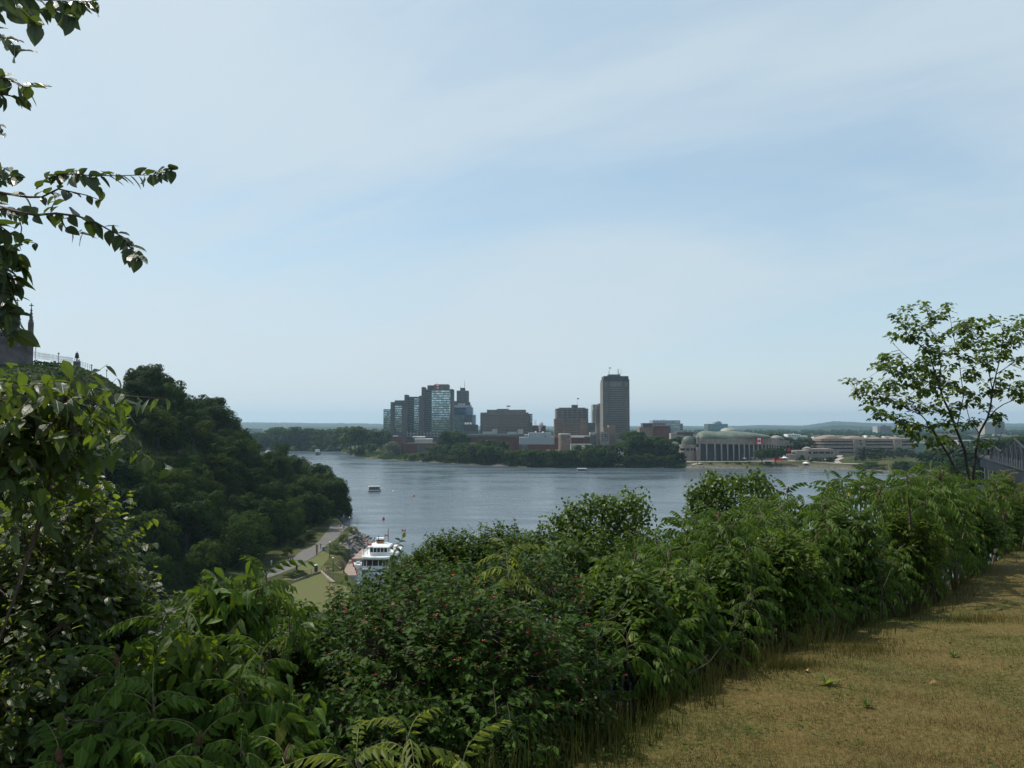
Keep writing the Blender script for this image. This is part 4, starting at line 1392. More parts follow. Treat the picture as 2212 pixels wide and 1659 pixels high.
def figure(stride=0.0, arm=0.0, bend=0.0, sit=False):
    """joints of a standing or walking adult 1.75 m tall, facing -y"""
    hipz = 0.92
    J = [((0, 0, hipz), (.15, .11)), ((0, -.01, 1.15), (.14, .10)), ((0, 0, 1.36), (.17, .11)), ((0, .01, 1.49), (.06, .06)), ((0, -.02, 1.60), (.085, .10)), ((0, -.02, 1.72), (.07, .085))]
    E = [(0, 1), (1, 2), (2, 3), (3, 4), (4, 5)]
    for k in (-1, 1):
        st_ = stride * k
        n = len(J)
        if sit:
            J += [((.10 * k, -.05, hipz - .04), (.09, .09)), ((.12 * k, -.42, hipz - .02), (.065, .065)), ((.12 * k, -.42, .48), (.05, .05)), ((.12 * k, -.52, .46), (.045, .05))]
        else:
            J += [((.10 * k, 0, hipz - .12), (.09, .09)), ((.10 * k, -st_ * .45 - .03, .50), (.065, .065)), ((.10 * k, -st_ + .03, .09), (.045, .045)), ((.11 * k, -st_ - .12, .04), (.04, .05))]
        E += [(0, n), (n, n + 1), (n + 1, n + 2), (n + 2, n + 3)]
        n = len(J)
        a = -arm * k
        J += [((.20 * k, 0, 1.40), (.055, .055)), ((.25 * k, .03 + a * .2, 1.14), (.045, .045)), ((.24 * k, -.08 + a * .5 - bend, .93 + bend * .6), (.035, .035)), ((.23 * k, -.11 + a * .6 - bend, .84 + bend * .7), (.032, .045))]
        E += [(2, n), (n, n + 1), (n + 1, n + 2), (n + 2, n + 3)]
    return J, E
POSES = [body_mesh('person', *figure(0.0, 0.0)), body_mesh('person', *figure(0.26, 0.35)), body_mesh('person', *figure(-0.22, -0.3, 0.1)), body_mesh('person', *figure(0, 0, .25, True))]
M_skin = mat('skin', (0.42, 0.27, 0.20), 0.6, 0.06, 8)
M_hair = mat('dark_hair', (0.03, 0.022, 0.018), 0.6, 0.1, 20)
CLOTH = {}
def cloth(c):
    if c not in CLOTH:
        CLOTH[c] = mat('cloth', c, 0.85, 0.12, 9)
    return CLOTH[c]
def person(label, p, rz, pose=1, top=(.1, .1, .12), legs=(.04, .045, .06), hair=True, scale=1.0, group=None, shorts=False):
    me = POSES[pose].copy()
    me.materials.clear()
    for m in (cloth(top), cloth(legs), M_skin, M_hair if hair else cloth((.6, .6, .58))):
        me.materials.append(m)
    n = len(me.polygons)
    cen = np.zeros(n * 3, np.float32)
    me.polygons.foreach_get('center', cen)
    cen = cen.reshape(-1, 3)
    z, x, y = cen[:, 2], np.abs(cen[:, 0]), cen[:, 1]
    mi = np.where(z < .97, 1, 0)
    if shorts:
        mi = np.where(z < .5, 2, mi)
    mi = np.where((z < 0.06), 3, mi)
    mi = np.where((x > .19) & (z < 1.18) & (z > .7), 2, mi)
    mi = np.where(z > 1.47, 2, mi)
    mi = np.where((z > 1.66) | ((z > 1.54) & (y > .02)), 3, mi)
    me.polygons.foreach_set('material_index', mi.astype(np.int32))
    o = link('person', me)
    o.location = [float(a) for a in p]
    o.rotation_euler = (0, 0, rz)
    o.scale = (scale,) * 3
    return tag(o, label, 'person', group)

# ---------------------------------------------------------------- the canal mouth below: path, lawns, fence, dock
path_pix = [c7(0, 1100), c7(180, 985), c7(330, 900), c7(470, 830), c7(600, 738), c7(720, 695), c7(850, 592), c7(900, 520), c7(985, 430), c7(1000, 360), c7(1090, 345), c7(1260, 395), c7(1200, 450), c7(1120, 545), c7(1050, 605), c7(960, 655), c7(880, 740), c7(800, 812), c7(560, 955), c7(440, 1015), c7(280, 1080), c7(60, 1160)]
sheet('riverside_path', [land(*p)[:2] for p in path_pix], M_path, 0.05)
sheet('canal_lawn', [land(*c7(x, y))[:2] for x, y in ((300, 1180), (560, 965), (800, 822), (880, 755), (1060, 820), (1190, 880), (1230, 1040), (1180, 1090), (870, 1050), (640, 1135), (480, 1180))], M_lawn, 0.04)
sheet('canal_lawn', [land(*c7(x, y))[:2] for x, y in ((330, 1300), (480, 1215), (870, 1085), (1000, 1215), (1300, 1290), (1500, 1640), (560, 1659), (300, 1500))], M_lawn, 0.04)
sheet('bare_earth_patch', [land(*c7(x, y))[:2] for x, y in ((1100, 890), (1190, 885), (1235, 1000), (1235, 1050), (1150, 1030), (1060, 950))], M_earth, 0.22)
sheet('canal_road', [land(*p)[:2] for p in ((330, 1320), (400, 1312), (520, 1390), (520, 1450), (400, 1500), (190, 1640), (60, 1640), (250, 1450))], M_road, 0.05)
for i in range(6):                                      # zebra crossing
    p0_, p1_ = land(437 + i * 6.5, 1418 + i * 1.2), land(449 + i * 6.5, 1404 + i * 1.2)
    a = np.array(p0_[:2]); c = np.array(p1_[:2]); d = (c - a) / np.linalg.norm(c - a); n = np.array((-d[1], d[0])) * .22
    sheet('crossing_stripe', [a - n, c - n, c + n, a + n], M_white, 0.075)

# kerb walk with railing (two legs meeting at the corner)
walk_pix = [c7(455, 1215), c7(640, 1142), c7(868, 1062), c7(1000, 1170), c7(1075, 1230)]
def walk():
    P = [land(*p) for p in walk_pix]
    inner = [np.array(p[:2]) + (-.3, -.45) for p in P]
    inner[2] = np.array(P[2][:2]) + (0, -.95)
    inner[3] = np.array(P[3][:2]) + (-.75, -.15)
    inner[4] = np.array(P[4][:2]) + (-.75, -.15)
    z = 4.0
    pts = [tuple(p[:2]) for p in P] + [tuple(p) for p in inner[::-1]]
    mb = MB()
    n = len(P)
    for i in range(n - 1):
        quad = [tuple(inner[i]), tuple(inner[i + 1]), tuple(P[i + 1][:2]), tuple(P[i][:2])]
        mb.prism(quad, 3.6, z + .42)
    return P, mb.obj('kerb_walk', M_gravelp, kind='structure')
WP, _o = walk()
rail = thing('railing', 'thin dark railing with posts along the pale kerb walk by the lawn', 'railing', WP[2])
R0 = np.array(WP[2])
top, mid = [], []
for i in range(len(WP) - 1):
    a, c = np.array(WP[i]), np.array(WP[i + 1])
    n = max(2, int(np.linalg.norm(c - a) / 2.2))
    for k in range(n):
        p = a + (c - a) * k / n
        p[2] = 4.4
        MB().tube([p - R0, p - R0 + (0, 0, 1.15)], .05, 5).obj('post', M_dark, rail)
        top.append(p - R0 + (0, 0, 1.12)); mid.append(p - R0 + (0, 0, .55))
MB().tube(top, .035, 5).obj('top_rail', M_dark, rail)
MB().tube(mid, .03, 5).obj('mid_rail', M_dark, rail)

def lamp(label, px, py, pytop, globe=True, name='street_lamp', z0=None, at_=None):
    p = land(px, py) if at_ is None else at_
    h = at(px, pytop, p[1])[2] - p[2]
    r = thing(name, label, 'street lamp', p)
    MB().lathe([(.16, 0), (.16, .35), (.09, .5), (.07, h * .5), (.055, h - .5)], (0, 0, 0), 8).obj('post', M_black, r)
    MB().lathe([(.12, h - .55), (.2, h - .48), (.12, h - .42)], (0, 0, 0), 8).obj('collar', M_black, r)
    MB().lathe([(.1, h - .42), (.26, h - .28), (.3, h - .12), (.22, h + .06), (.05, h + .14)], (0, 0, 0), 10).obj('globe', mat('lamp_globe', (0.72, 0.66, 0.42), 0.3, 0.03, 1) if 'lamp_globe' not in bpy.data.materials else bpy.data.materials['lamp_globe'], r, True)
    return r
lamp('black lamp post with cream globe nearest the water, under the overhanging tree', *c7(1282, 408), c7(0, 252)[1])
lamp('black lamp post with cream globe beside the hedge along the path', *c7(1158, 543), c7(0, 408)[1])
lamp('black lamp post behind the round hedge by the lawn', *c7(992, 850), c7(0, 618)[1])
lamp('black lamp post on the lawn right of the person in orange', *c7(1040, 1055), c7(0, 850)[1])

person('person in dark clothes walking on the path, left of the pair by the lamp', land(*c7(1152, 432)), 0.4, 1, (.05, .05, .06), (.03, .03, .035), group='people walking on the riverside path')
person('person in black walking on the path, right of the pair by the lamp', land(*c7(1200, 440)), 0.3, 2, (.03, .03, .035), (.03, .03, .04), group='people walking on the riverside path')
person('lone person in dark clothes walking past the blue bin', land(*c7(858, 722)), -0.5, 1, (.06, .055, .065), (.035, .035, .05))
person('person in dark clothes, leftmost of three walking at the wood edge', land(*c7(380, 912)), 0.9, 1, (.05, .06, .05), (.03, .03, .03))
person('person in dark jacket in the middle of three at the wood edge', land(*c7(412, 915)), 0.8, 2, (.03, .03, .04), (.025, .025, .03))
person('person in grey clothes, rightmost of three at the wood edge', land(*c7(443, 915)), 0.7, 1, (.09, .09, .10), (.03, .03, .03))
person('person in white standing in the shade of the wood beside the path', land(*c7(130, 975)), 0.9, 0, (.6, .6, .6), (.4, .4, .42))
person('person in orange shirt standing behind the railing corner', land(*c7(948, 1052)), 2.6, 0, (.55, .26, .05), (.05, .05, .05), shorts=True)
person('person in darker orange shirt close behind the railing corner', land(*c7(972, 1055)), 2.2, 2, (.52, .20, .04), (.06, .06, .06))
def bin_(label, px, py, h, m, lidm):
    p = land(px, py)
    r = thing('litter_bin', label, 'bin', p)
    MB().lathe([(.34, 0), (.42, .1), (.44, h * .75), (.40, h * .8)], (0, 0, 0), 12).obj('drum', m, r)
    MB().lathe([(.42, h * .82), (.40, h * .9), (.25, h), (.05, h * 1.03)], (0, 0, 0), 12).obj('lid', lidm, r, True)
bin_('tall black litter bin with white lid on the kerb walk corner', *c7(790, 1060), 1.9, M_black, M_white)
bin_('blue litter bin on the edge of the riverside path', *c7(900, 745), 1.3, mat('bin_blue', (0.10, 0.24, 0.36), .5, .05, 1), M_conc_l)
p = land(*c7(800, 815))
r = thing('info_post', 'slim yellowish information post at the path edge', 'sign', p)
MB().box(-.28, .28, -.06, .06, .5, 3.0).obj('panel', mat('olive_panel', (0.24, 0.21, 0.06), .6, .1, 1), r)
MB().box(-.1, .1, -.05, .05, 0, .5).obj('foot', M_dark, r)
p = land(*c7(505, 1040))
o = MB().box(-.18, .18, -.18, .18, 0, 1.6).obj('bollard', M_black)
MBc = MB()
o.location = p
tag(o, 'short dark bollard by the dark round shrub at the path', 'bollard')

# docks
def deck(name, label, pix, z, bw=1.0):
    P = [gp(*c7(x, y), z)[:2] for x, y in pix]
    r = thing(name, label, 'dock', (*np.mean(P, 0), z))
    c = np.mean(P, 0)
    # planks across the deck, from edge 0-1 towards edge 3-2
    a0, a1, b0, b1 = [np.array(q_) - c for q_ in (P[0], P[1], P[3], P[2])]
    n = max(4, int(max(np.linalg.norm(b0 - a0), np.linalg.norm(b1 - a1)) / bw))
    for i in range(n):
        u, v_ = i / n + .004, (i + 1) / n - .01
        q_ = [a0 + (b0 - a0) * u, a1 + (b1 - a1) * u, a1 + (b1 - a1) * v_, a0 + (b0 - a0) * v_]
        if (q_[1][0] - q_[0][0]) * (q_[2][1] - q_[1][1]) - (q_[1][1] - q_[0][1]) * (q_[2][0] - q_[1][0]) < 0:
            q_ = q_[::-1]
        MB().prism(q_, -.12, 0.015 * (i % 3)).obj('plank', M_planks, r)
    q_ = [a0, a1, b1, b0]
    if (q_[1][0] - q_[0][0]) * (q_[2][1] - q_[1][1]) - (q_[1][1] - q_[0][1]) * (q_[2][0] - q_[1][0]) < 0:
        q_ = q_[::-1]
    MB().prism(q_, -z - .6, -.16).obj('pontoon', M_conc_l, r)
    return r
deck('ferry_dock', 'long brown plank dock with white edge left of the docked ferry', [(1195, 885), (1320, 880), (1392, 1110), (1180, 1110)], 1.6)
deck('gangway', 'sloping plank gangway between the rocks and the docked ferry', [(1465, 725), (1560, 725), (1445, 865), (1310, 865)], 1.5)
for x in (1318, 1325, 1340, 1370, 1388):
    p = gp(*c7(x, {1318: 905, 1325: 945, 1340: 985, 1370: 1040, 1388: 1095}[x]), 1.6)
    o = MB().lathe([(.12, 0), (.12, .7), (.2, .8), (.05, .95)], (0, 0, 0), 8).obj('mooring_post', M_red)
    o.location = p
    tag(o, {1318: 'small red mooring post at the far end of the plank dock', 1325: 'small red mooring post second from the far end of the plank dock', 1340: 'small red mooring post in the middle of the plank dock edge', 1370: 'small red mooring post second from the near end of the plank dock', 1388: 'small red mooring post at the near end of the plank dock'}[x], 'mooring post', 'red mooring posts on the plank dock')
p = gp(*c7(1412, 990), 0)
r = thing('dinghy', 'small white open boat tied between the dock and the ferry', 'boat', (p[0], p[1], 0), 0.25)
mb = MB(); hull(mb, 6.2, 2.3, .9, -.2); mb.obj('hull', M_hull, r)
MB().prism([(-.85, -1.2), (.85, -1.2), (.95, 2.6), (-.95, 2.6)], .95, 1.03).obj('cockpit_floor', M_greym, r)
MB().box(-.5, .5, -.2, .3, 1.02, 1.7).obj('console', M_hull, r)
MB().box(-.25, .25, 2.9, 3.4, .5, 1.5).obj('outboard', M_black, r)

# ---------------------------------------------------------------- the docked ferry
FB = at(*c7(1692, 830), 221.6)
FB[2] = 0
ferry = thing('ferry_boat', 'white two deck ferry with orange stripe and funnel moored at the plank dock', 'ferry', FB, 0.0)
k = 221.6 / F / 6.827
L = 20.0
mb = MB()
out = [(0, -1.2), (2.2, -1.0), (3.8, -.2), (4.5, 1.5), (4.55, 12), (4.2, L)]
pts = out + [(-x, y) for x, y in reversed(out[1:])]
mb.prism([(x * .93, y) for x, y in pts], -.5, 1.5, top=pts)
mb.obj('hull', M_hull, ferry)
mb = MB(); mb.prism([(x * 1.012, y - .03) for x, y in pts], .75, 1.15); mb.obj('hull_stripe', M_antif, ferry)
M_or = mat('orange_paint', (0.52, 0.20, 0.05), .5, .05, 1)
MB().box(-4.3, 4.3, .4, L - 1, 1.5, 4.05).obj('lower_cabin', M_hull, ferry)
zz0 = 2.35
for i, (a, c) in enumerate(((-222, -205), (-197, -165), (-152, -78), (-66, 6), (22, 68), (82, 118), (128, 160), (172, 196))):
    MB().box(a * k, c * k, .3, .9, 2.2, 3.75).obj('front_window', G_dark, ferry)
sw = MB().box(-.05, .2, -.7, .7, -.6, .6).mesh('side_window', G_dark)
for s_ in (-1, 1):
    for j in range(9):
        o = link('side_window', sw, ferry)
        o.location = (s_ * 4.3, 2.0 + j * 1.9, 3.0)
        o.rotation_euler = (0, 0, 0 if s_ > 0 else math.pi)
mb = MB(); mb.prism([(x * 1.03, y - .1) for x, y in pts], 4.05, 4.22); mb.obj('orange_stripe', M_or, ferry)
mb = MB(); mb.prism([(x * 1.035, y - .15) for x, y in pts], 4.22, 4.75); mb.obj('upper_deck', M_hull, ferry)
MB().prism([(-2.45, 2.2), (2.45, 2.2), (2.6, 2.9), (2.6, 7.0), (-2.6, 7.0), (-2.6, 2.9)], 4.75, 7.05).obj('wheelhouse', M_hull, ferry)
for i in range(5):
    x = -1.95 + i * .98
    MB().box(x - .38, x + .38, 2.12, 2.6, 5.65, 6.75).obj('wheelhouse_window', G_dark, ferry)
for s_ in (-1, 1):
    for j in range(3):
        o = MB().box(-.04, .05, -.5, .5, 5.65, 6.7).obj('wheelhouse_window', G_dark, ferry)
        o.location = (s_ * 2.6, 3.6 + j * 1.25, 0)
MB().prism([(-3.1, 1.4), (3.1, 1.4), (3.25, 2.4), (3.25, 7.6), (-3.25, 7.6), (-3.25, 2.4)], 7.05, 7.35, top=[(-2.9, 1.7), (2.9, 1.7), (3.05, 2.6), (3.05, 7.4), (-3.05, 7.4), (-3.05, 2.6)]).obj('wheelhouse_roof', M_hull, ferry)
MB().prism([(-2.6, 2.2), (2.6, 2.2), (2.7, 7), (-2.7, 7)], 7.35, 7.75, top=[(-1.9, 2.9), (1.9, 2.9), (2.0, 6.6), (-2.0, 6.6)]).obj('roof_crown', M_hull, ferry)
fn = MB().box(-.95, .95, 4.2, 5.8, 7.7, 8.35).obj('funnel', M_or, ferry)
MB().box(-.97, .97, 4.18, 5.82, 8.35, 8.75).obj('black_band', M_black, fn)
MB().box(-1.05, 1.05, 4.1, 5.9, 8.75, 9.2).obj('white_cap', M_hull, fn)
for x, y, h in ((-.25, 3.6, 10.0), (2.0, 6.4, 11.6), (-1.6, 5, 9.4)):
    MB().tube([(x, y, 7.3), (x, y, h)], .09, 5).obj('mast', M_black, ferry)
# railings of the upper deck
for s_ in (-1, 1):
    for zz_ in (5.3, 5.8):
        MB().tube([(s_ * 2.6, -.6, zz_), (s_ * 4.2, .6, zz_), (s_ * 4.5, 3, zz_), (s_ * 4.5, 12, zz_), (s_ * 4.2, L - .4, zz_)], .05, 4).obj('rail', M_hull, ferry)
    for y in (.6, 3, 5.3, 7.6, 10, 12.5, 15, 17.5, 19.5):
        MB().tube([(s_ * 4.42, y, 4.75), (s_ * 4.42, y, 5.85)], .05, 4).obj('rail_post', M_hull, ferry)
    MB().tube([(s_ * 2.6, 3.0, 6.95), (s_ * 4.3, .8, 4.8)], .08, 5).obj('brace', M_hull, ferry)
MB().box(-3.2, 3.2, 13, 19, 4.75, 5.5).obj('bench_block', M_dark, ferry)
MB().prism([(3.0, 9.5), (4.2, 9.5), (4.2, 12.5), (3.0, 12.5)], 4.9, 6.2).obj('life_raft_box', M_hull, ferry)
fo = Vector(FB.tolist())
for i, (x, y, c, ps) in enumerate(((2.9, 10.5, (.02, .02, .025), 0), (3.5, 11.6, (.05, .05, .07), 2), (2.3, 12.4, (.35, .35, .36), 0), (3.3, 15, (.03, .03, .03), 0), (4.0, 8.4, (.4, .05, .05), 2))):
    person(('passenger in black standing at the left of the group behind the wheelhouse', 'passenger in dark blue behind the ferry wheelhouse', 'passenger in pale shirt behind the ferry wheelhouse', 'passenger in black farthest aft on the ferry deck', 'passenger in red at the right rail of the ferry')[i], fo + Vector((x, y, 4.75)), 0.4 * i, ps, c, (.05, .05, .06), group='passengers on the ferry deck')
for i, (x, y, z, h) in enumerate(((-3.9, .9, 4.75, 4.6), (-2.9, 1.6, 4.75, 3.6), (1.1, 6.2, 7.3, 2.9), (4.3, 18.5, 4.75, 5.2))):
    p = fo + Vector((x, y, z + h - .5))
    flag(('small maple leaf flag at the left front corner of the ferry', 'small maple leaf flag left of the ferry wheelhouse', 'maple leaf flag flying behind the ferry funnel', 'small maple leaf flag at the stern of the ferry')[i], p + Vector((.5, 0, 0)), 1.1, .75, .03, 'small flags on the ferry', 0.2, h - .7, 'flag')

# ---------------------------------------------------------------- stony bank beside the dock
def rock_mesh(seed):
    import bmesh
    bm = bmesh.new()
    bmesh.ops.create_icosphere(bm, subdivisions=1, radius=.5)
    r_ = random.Random(seed)
    for v in bm.verts:
        v.co *= r_.uniform(.7, 1.15)
    me = bpy.data.meshes.new('rock')
    bm.to_mesh(me); bm.free()
    me.materials.append(M_rock)
    return me
ROCKS = [rock_mesh(i) for i in range(7)]
def rocks(label, poly, n, smin, smax, zfun, group=None):
    P = np.array([gp(*c7(x, y), 1.2)[:2] for x, y in poly])
    c = P.mean(0)
    root = thing('rock_bank', label, 'rocks', (c[0], c[1], 1.0))
    lo, hi = P.min(0), P.max(0)
    k_ = 0
    while k_ < n:
        q_ = lo + rng.random(2) * (hi - lo)
        ins = False
        for i in range(len(P)):
            a, d = P[i], P[(i + 1) % len(P)]
            if (a[1] > q_[1]) != (d[1] > q_[1]) and q_[0] < (d[0] - a[0]) * (q_[1] - a[1]) / (d[1] - a[1]) + a[0]:
                ins = not ins
        if not ins:
            continue
        o = link('rock', ROCKS[k_ % 7], root)
        s_ = rng.uniform(smin, smax) ** 1.0
        o.location = (q_[0] - c[0], q_[1] - c[1], max(zfun(*q_), .1) - 1.0 + s_ * .1)
        o.scale = (s_ * rng.uniform(.9, 1.6), s_ * rng.uniform(.8, 1.2), s_ * rng.uniform(.45, .8))
        o.rotation_euler = tuple(rng.uniform(-.3, .3, 2)) + (rng.uniform(0, 6.28),)
        k_ += 1
    return root
rocks('grey boulder bank running down to the water left of the ferry', [(1380, 470), (1440, 450), (1560, 500), (1625, 555), (1600, 610), (1480, 680), (1430, 740), (1330, 860), (1210, 870), (1100, 840), (1190, 790), (1260, 660), (1310, 540)], 240, .8, 2.4, lambda x, y: zg(x, y))
# tilted stone slabs
r = thing('slab_steps', 'row of long tilted grey stone slabs between hedge and ferry dock', 'stone slabs', land(*c7(1290, 740)))
base_ = np.array(r.location)
for i, (xa, ya, xb, yb) in enumerate(((1110, 830, 1210, 855), (1150, 800, 1250, 800), (1190, 770, 1290, 850), (1240, 740, 1320, 850), (1280, 700, 1350, 810), (1310, 670, 1390, 760), (1350, 640, 1430, 710), (1300, 620, 1400, 640), (1330, 580, 1430, 600))):
    a, c = gp(*c7(xa, ya), 2.8) - base_, gp(*c7(xb, yb), 1.4) - base_
    d = (c - a); n = np.array((-d[1], d[0], 0)); n /= np.linalg.norm(n)
    w_ = .8
    v = [a - n * w_, c - n * w_, c + n * w_, a + n * w_]
    mb = MB()
    V = np.array(v + [p_ + (0, 0, -.6) for p_ in v])
    mb.add(V, [(0, 1, 2, 3), (7, 6, 5, 4), (0, 4, 5, 1), (1, 5, 6, 2), (2, 6, 7, 3), (3, 7, 4, 0)])
    mb.obj('slab', M_rock, r)

# ---------------------------------------------------------------- bridges
M_steel = mat('bridge_steel', (0.050, 0.052, 0.058), 0.8, 0.15, 0.3, spec=0.03)
M_steel_d = mat('bridge_steel_dark', (0.022, 0.026, 0.034), 0.85, 0.15, 0.3, spec=0.03)
A_, B_ = at(*c5(1345, 1388), 566), at(*c5(1655, 1475), 425)
dv = (B_ - A_); Lb = np.linalg.norm(dv[:2]); ub = np.array((dv[0], dv[1], 0)) / Lb
br = thing('steel_bridge', 'grey steel truss bridge with tall piers crossing the river at the right edge', 'bridge', A_, math.atan2(ub[1], ub[0]))
LT = 330.0
W2 = 7.0
# in the bridge's own frame x runs along it
MB().box(0, LT, -W2, W2, -1.2, 0).obj('deck', M_steel, br)
MB().box(0, LT, -W2 + .6, W2 - .6, -7.5, -1.2).obj('girder', M_steel_d, br)
def chord_z(x):
    x0 = np.array([14, 22, 36, 62, 84, 110, 140, 165, 190, 240, 300]) + 66
    z0 = np.array([0, 8, 8, 6, 10, 14, 10, 7, 6, 6, 13])
    return np.interp(x, x0, z0)
xs_ = list(range(80, 324, 8))
for s_ in (-1, 1):
    MB().tube([(x, s_ * W2, chord_z(x)) for x in xs_], .55, 5).obj('top_chord', M_steel, br)
    for i, x in enumerate(xs_[1:]):
        MB().tube([(x, s_ * W2, 0), (x, s_ * W2, chord_z(x))], .28, 4).obj('upright', M_steel, br)
        x2 = xs_[i]
        MB().tube([(x2, s_ * W2, 0 if i % 2 else chord_z(x2)), (x, s_ * W2, chord_z(x) if i % 2 else 0)], .2, 4).obj('diagonal', M_steel, br)
    MB().tube([(0, s_ * (W2 + .3), 1.2), (LT, s_ * (W2 + .3), 1.2)], .08, 4).obj('handrail', M_steel, br)
for x in (45, 62, 84, 112, 150, 230):
    for s_ in (-1, 1):
        mb = MB()
        mb.prism([(x - 1.4, s_ * 5 - 1.6), (x + 1.4, s_ * 5 - 1.6), (x + 1.4, s_ * 5 + 1.6), (x - 1.4, s_ * 5 + 1.6)], -A_[2] - 2, -7.4)
        mb.obj('pier', M_conc_d, br)
MB().box(-8, 3, -W2 + .5, W2 - .5, -A_[2] - 1, -7.6).obj('abutment', M_conc_d, br)

P0, P1 = at(*c6(20, 232), 3600), at(*c6(485, 236), 3300)
dv = P1 - P0; Lr = float(np.linalg.norm(dv[:2]))
rb = thing('railway_bridge', 'long low railway truss bridge far off at the left horizon', 'bridge', P0, math.atan2(dv[1], dv[0]))
z_t = at(*c6(60, 203), 3600)[2] - P0[2]
MB().box(-100, Lr, -3, 3, -1.8, 0).obj('deck', M_steel_d, rb)
nseg = 30
for i in range(nseg):
    x0, x1 = Lr * i / nseg, Lr * (i + 1) / nseg
    MB().tube([(x0, -3, 0), ((x0 + x1) / 2, -3, z_t), (x1, -3, 0)], .9, 4).obj('truss_web', M_steel_d, rb)
    if i % 3 == 0:
        MB().box(x0 - 2, x0 + 2, -4, 4, -P0[2] - 1, -1.8).obj('pier', M_conc_d, rb)
MB().tube([(0, -3, z_t), (Lr, -3, z_t)], .9, 4).obj('top_chord', M_steel_d, rb)
# ---------------------------------------------------------------- trees: crowns of leaf clumps on trunk and limbs
M_bark = mat('bark', (0.075, 0.06, 0.048), 0.95, 0.25, 3.0, stretch=(1, 1, .3))
L_dark = leafmat('crown_dark_green', (0.0061, 0.0182, 0.0017), (0.0209, 0.0468, 0.0038), rough=0.6, spec=0.06, trans=0.25, under=(0.0144, 0.0259, 0.0058))
L_mid = leafmat('crown_mid_green', (0.0111, 0.0286, 0.0022), (0.0344, 0.0663, 0.0051), rough=0.6, spec=0.06, trans=0.3, under=(0.0360, 0.0504, 0.0216))
L_olive = leafmat('crown_olive', (0.0184, 0.0364, 0.0026), (0.0480, 0.0767, 0.0069), rough=0.6, spec=0.06, trans=0.3, under=(0.0432, 0.0540, 0.0216))
L_grey = leafmat('crown_grey_green', (0.045, 0.064, 0.034), (0.095, 0.120, 0.068), rough=0.6, spec=0.25, trans=0.2, under=(0.12, 0.14, 0.10))
L_fir = leafmat('crown_blue_green', (0.0108, 0.0216, 0.0126), (0.0252, 0.0405, 0.0234), rough=0.6, spec=0.25, trans=0.15)

def unit(v):
    return v / (np.linalg.norm(v, axis=-1, keepdims=True) + 1e-9)

def frames(d, n):
    """rotations whose second column is d and whose third is near n"""
    d = unit(d)
    x = unit(np.cross(d, n))
    return np.stack([x, d, np.cross(x, d)], -1)

CLUMP = (np.array([(-.5, 0, 0), (0, -.5, .1), (.5, 0, 0), (0, .5, .1), (0, 0, .16)]), np.zeros((0, 4), int), np.array([(0, 1, 4), (1, 2, 4), (2, 3, 4), (3, 0, 4)]), np.zeros((5, 2)))

def crown_mesh(seed, n, leaf, mat_, wide=0.42, lobes=14, base=0.22, shape='round'):
    """a crown in a unit tree (height 1), as scattered leaf clumps"""
    r = np.random.default_rng(seed)
    C, Rr = [], []
    for i in range(lobes):
        u = r.uniform(0, 1)
        z = base + .12 + (1 - base - .22) * u
        if shape == 'round':
            prof = wide * math.sqrt(max(0.05, 1 - ((z - (base + .38)) / (.66 - .0)) ** 2)) * .78
        elif shape == 'cone':
            prof = wide * (1 - u) * .8 + .03
        else:
            prof = wide * (.55 + .5 * u) * .8
        a = r.uniform(0, 6.28)
        q_ = prof * math.sqrt(r.uniform(.15, 1))
        C.append((q_ * math.cos(a), q_ * math.sin(a), z))
        Rr.append(r.uniform(.10, .19) * (wide / .42) * (.6 if shape == 'cone' else 1))
    C.append((0, 0, 1 - .15)); Rr.append(.14 * wide / .42)
    C, Rr = np.array(C), np.array(Rr) * (1.0 if lobes < 30 else .72)
    pick = r.choice(len(C), n, p=Rr ** 2 / (Rr ** 2).sum())
    d = unit(r.normal(size=(n, 3)) + (0, 0, .35))
    rad = Rr[pick] * (.55 + .60 * r.random(n) ** .6)
    P = C[pick] + d * rad[:, None]
    P[:, 2] = np.clip(P[:, 2], base * .8, 1.0 + .02 * r.random(n))
    nrm = unit(d + unit(P - (0, 0, .5)) * .5 + r.normal(size=(n, 3)) * .42)
    tang = unit(np.cross(nrm, r.normal(size=(n, 3))))
    R = frames(tang, nrm) * (leaf * r.uniform(.6, 1.4, n))[:, None, None]
    mb = MB()
    mb.inst(CLUMP, R, P, np.clip(r.random(n) * .6 + .4 * (r.random(len(C))[pick]), 0, 1))
    return mb.mesh('crown', mat_)

def trunk_mesh(seed, h=.45, r0=.022, lean=0.0):
    r = np.random.default_rng(seed)
    mb = MB()
    top = np.array((lean + r.uniform(-.03, .03), r.uniform(-.03, .03), .62))
    mb.tube([(0, 0, -.06), (0, 0, .02), top * .5 + (0, 0, 0), top], [r0 * 1.5, r0 * 1.1, r0 * .8, r0 * .3], 7)
    for i in range(5):
        f = r.uniform(.35, .9)
        a = r.uniform(0, 6.28)
        s_ = top * f
        e_ = s_ + np.array((math.cos(a) * .24, math.sin(a) * .24, r.uniform(.12, .28)))
        mb.tube([s_, (s_ + e_) / 2 + (0, 0, -.02), e_], [r0 * .5, r0 * .35, r0 * .15], 5)
    return mb.mesh('trunk', M_bark, True)

TRUNKS = [trunk_mesh(i) for i in range(3)]
FARC = {}
def farc(kind, mat_, i, n=520, leaf=.075, **kw):
    k = (kind, mat_.name, i)
    if k not in FARC:
        FARC[k] = crown_mesh(100 + i * 7 + len(FARC), n, leaf, mat_, **kw)
    return FARC[k]

def tree(name, label, p, h, crown, trunk=None, group=None, cat='tree', wx=1.0, rz=None):
    o = thing(name, label, cat, p, rng.uniform(0, 6.28) if rz is None else rz, group)
    o.scale = (h * wx, h * wx, h)
    link('crown', crown, o)
    if trunk is not None:
        link('trunk', trunk, o)
    return o

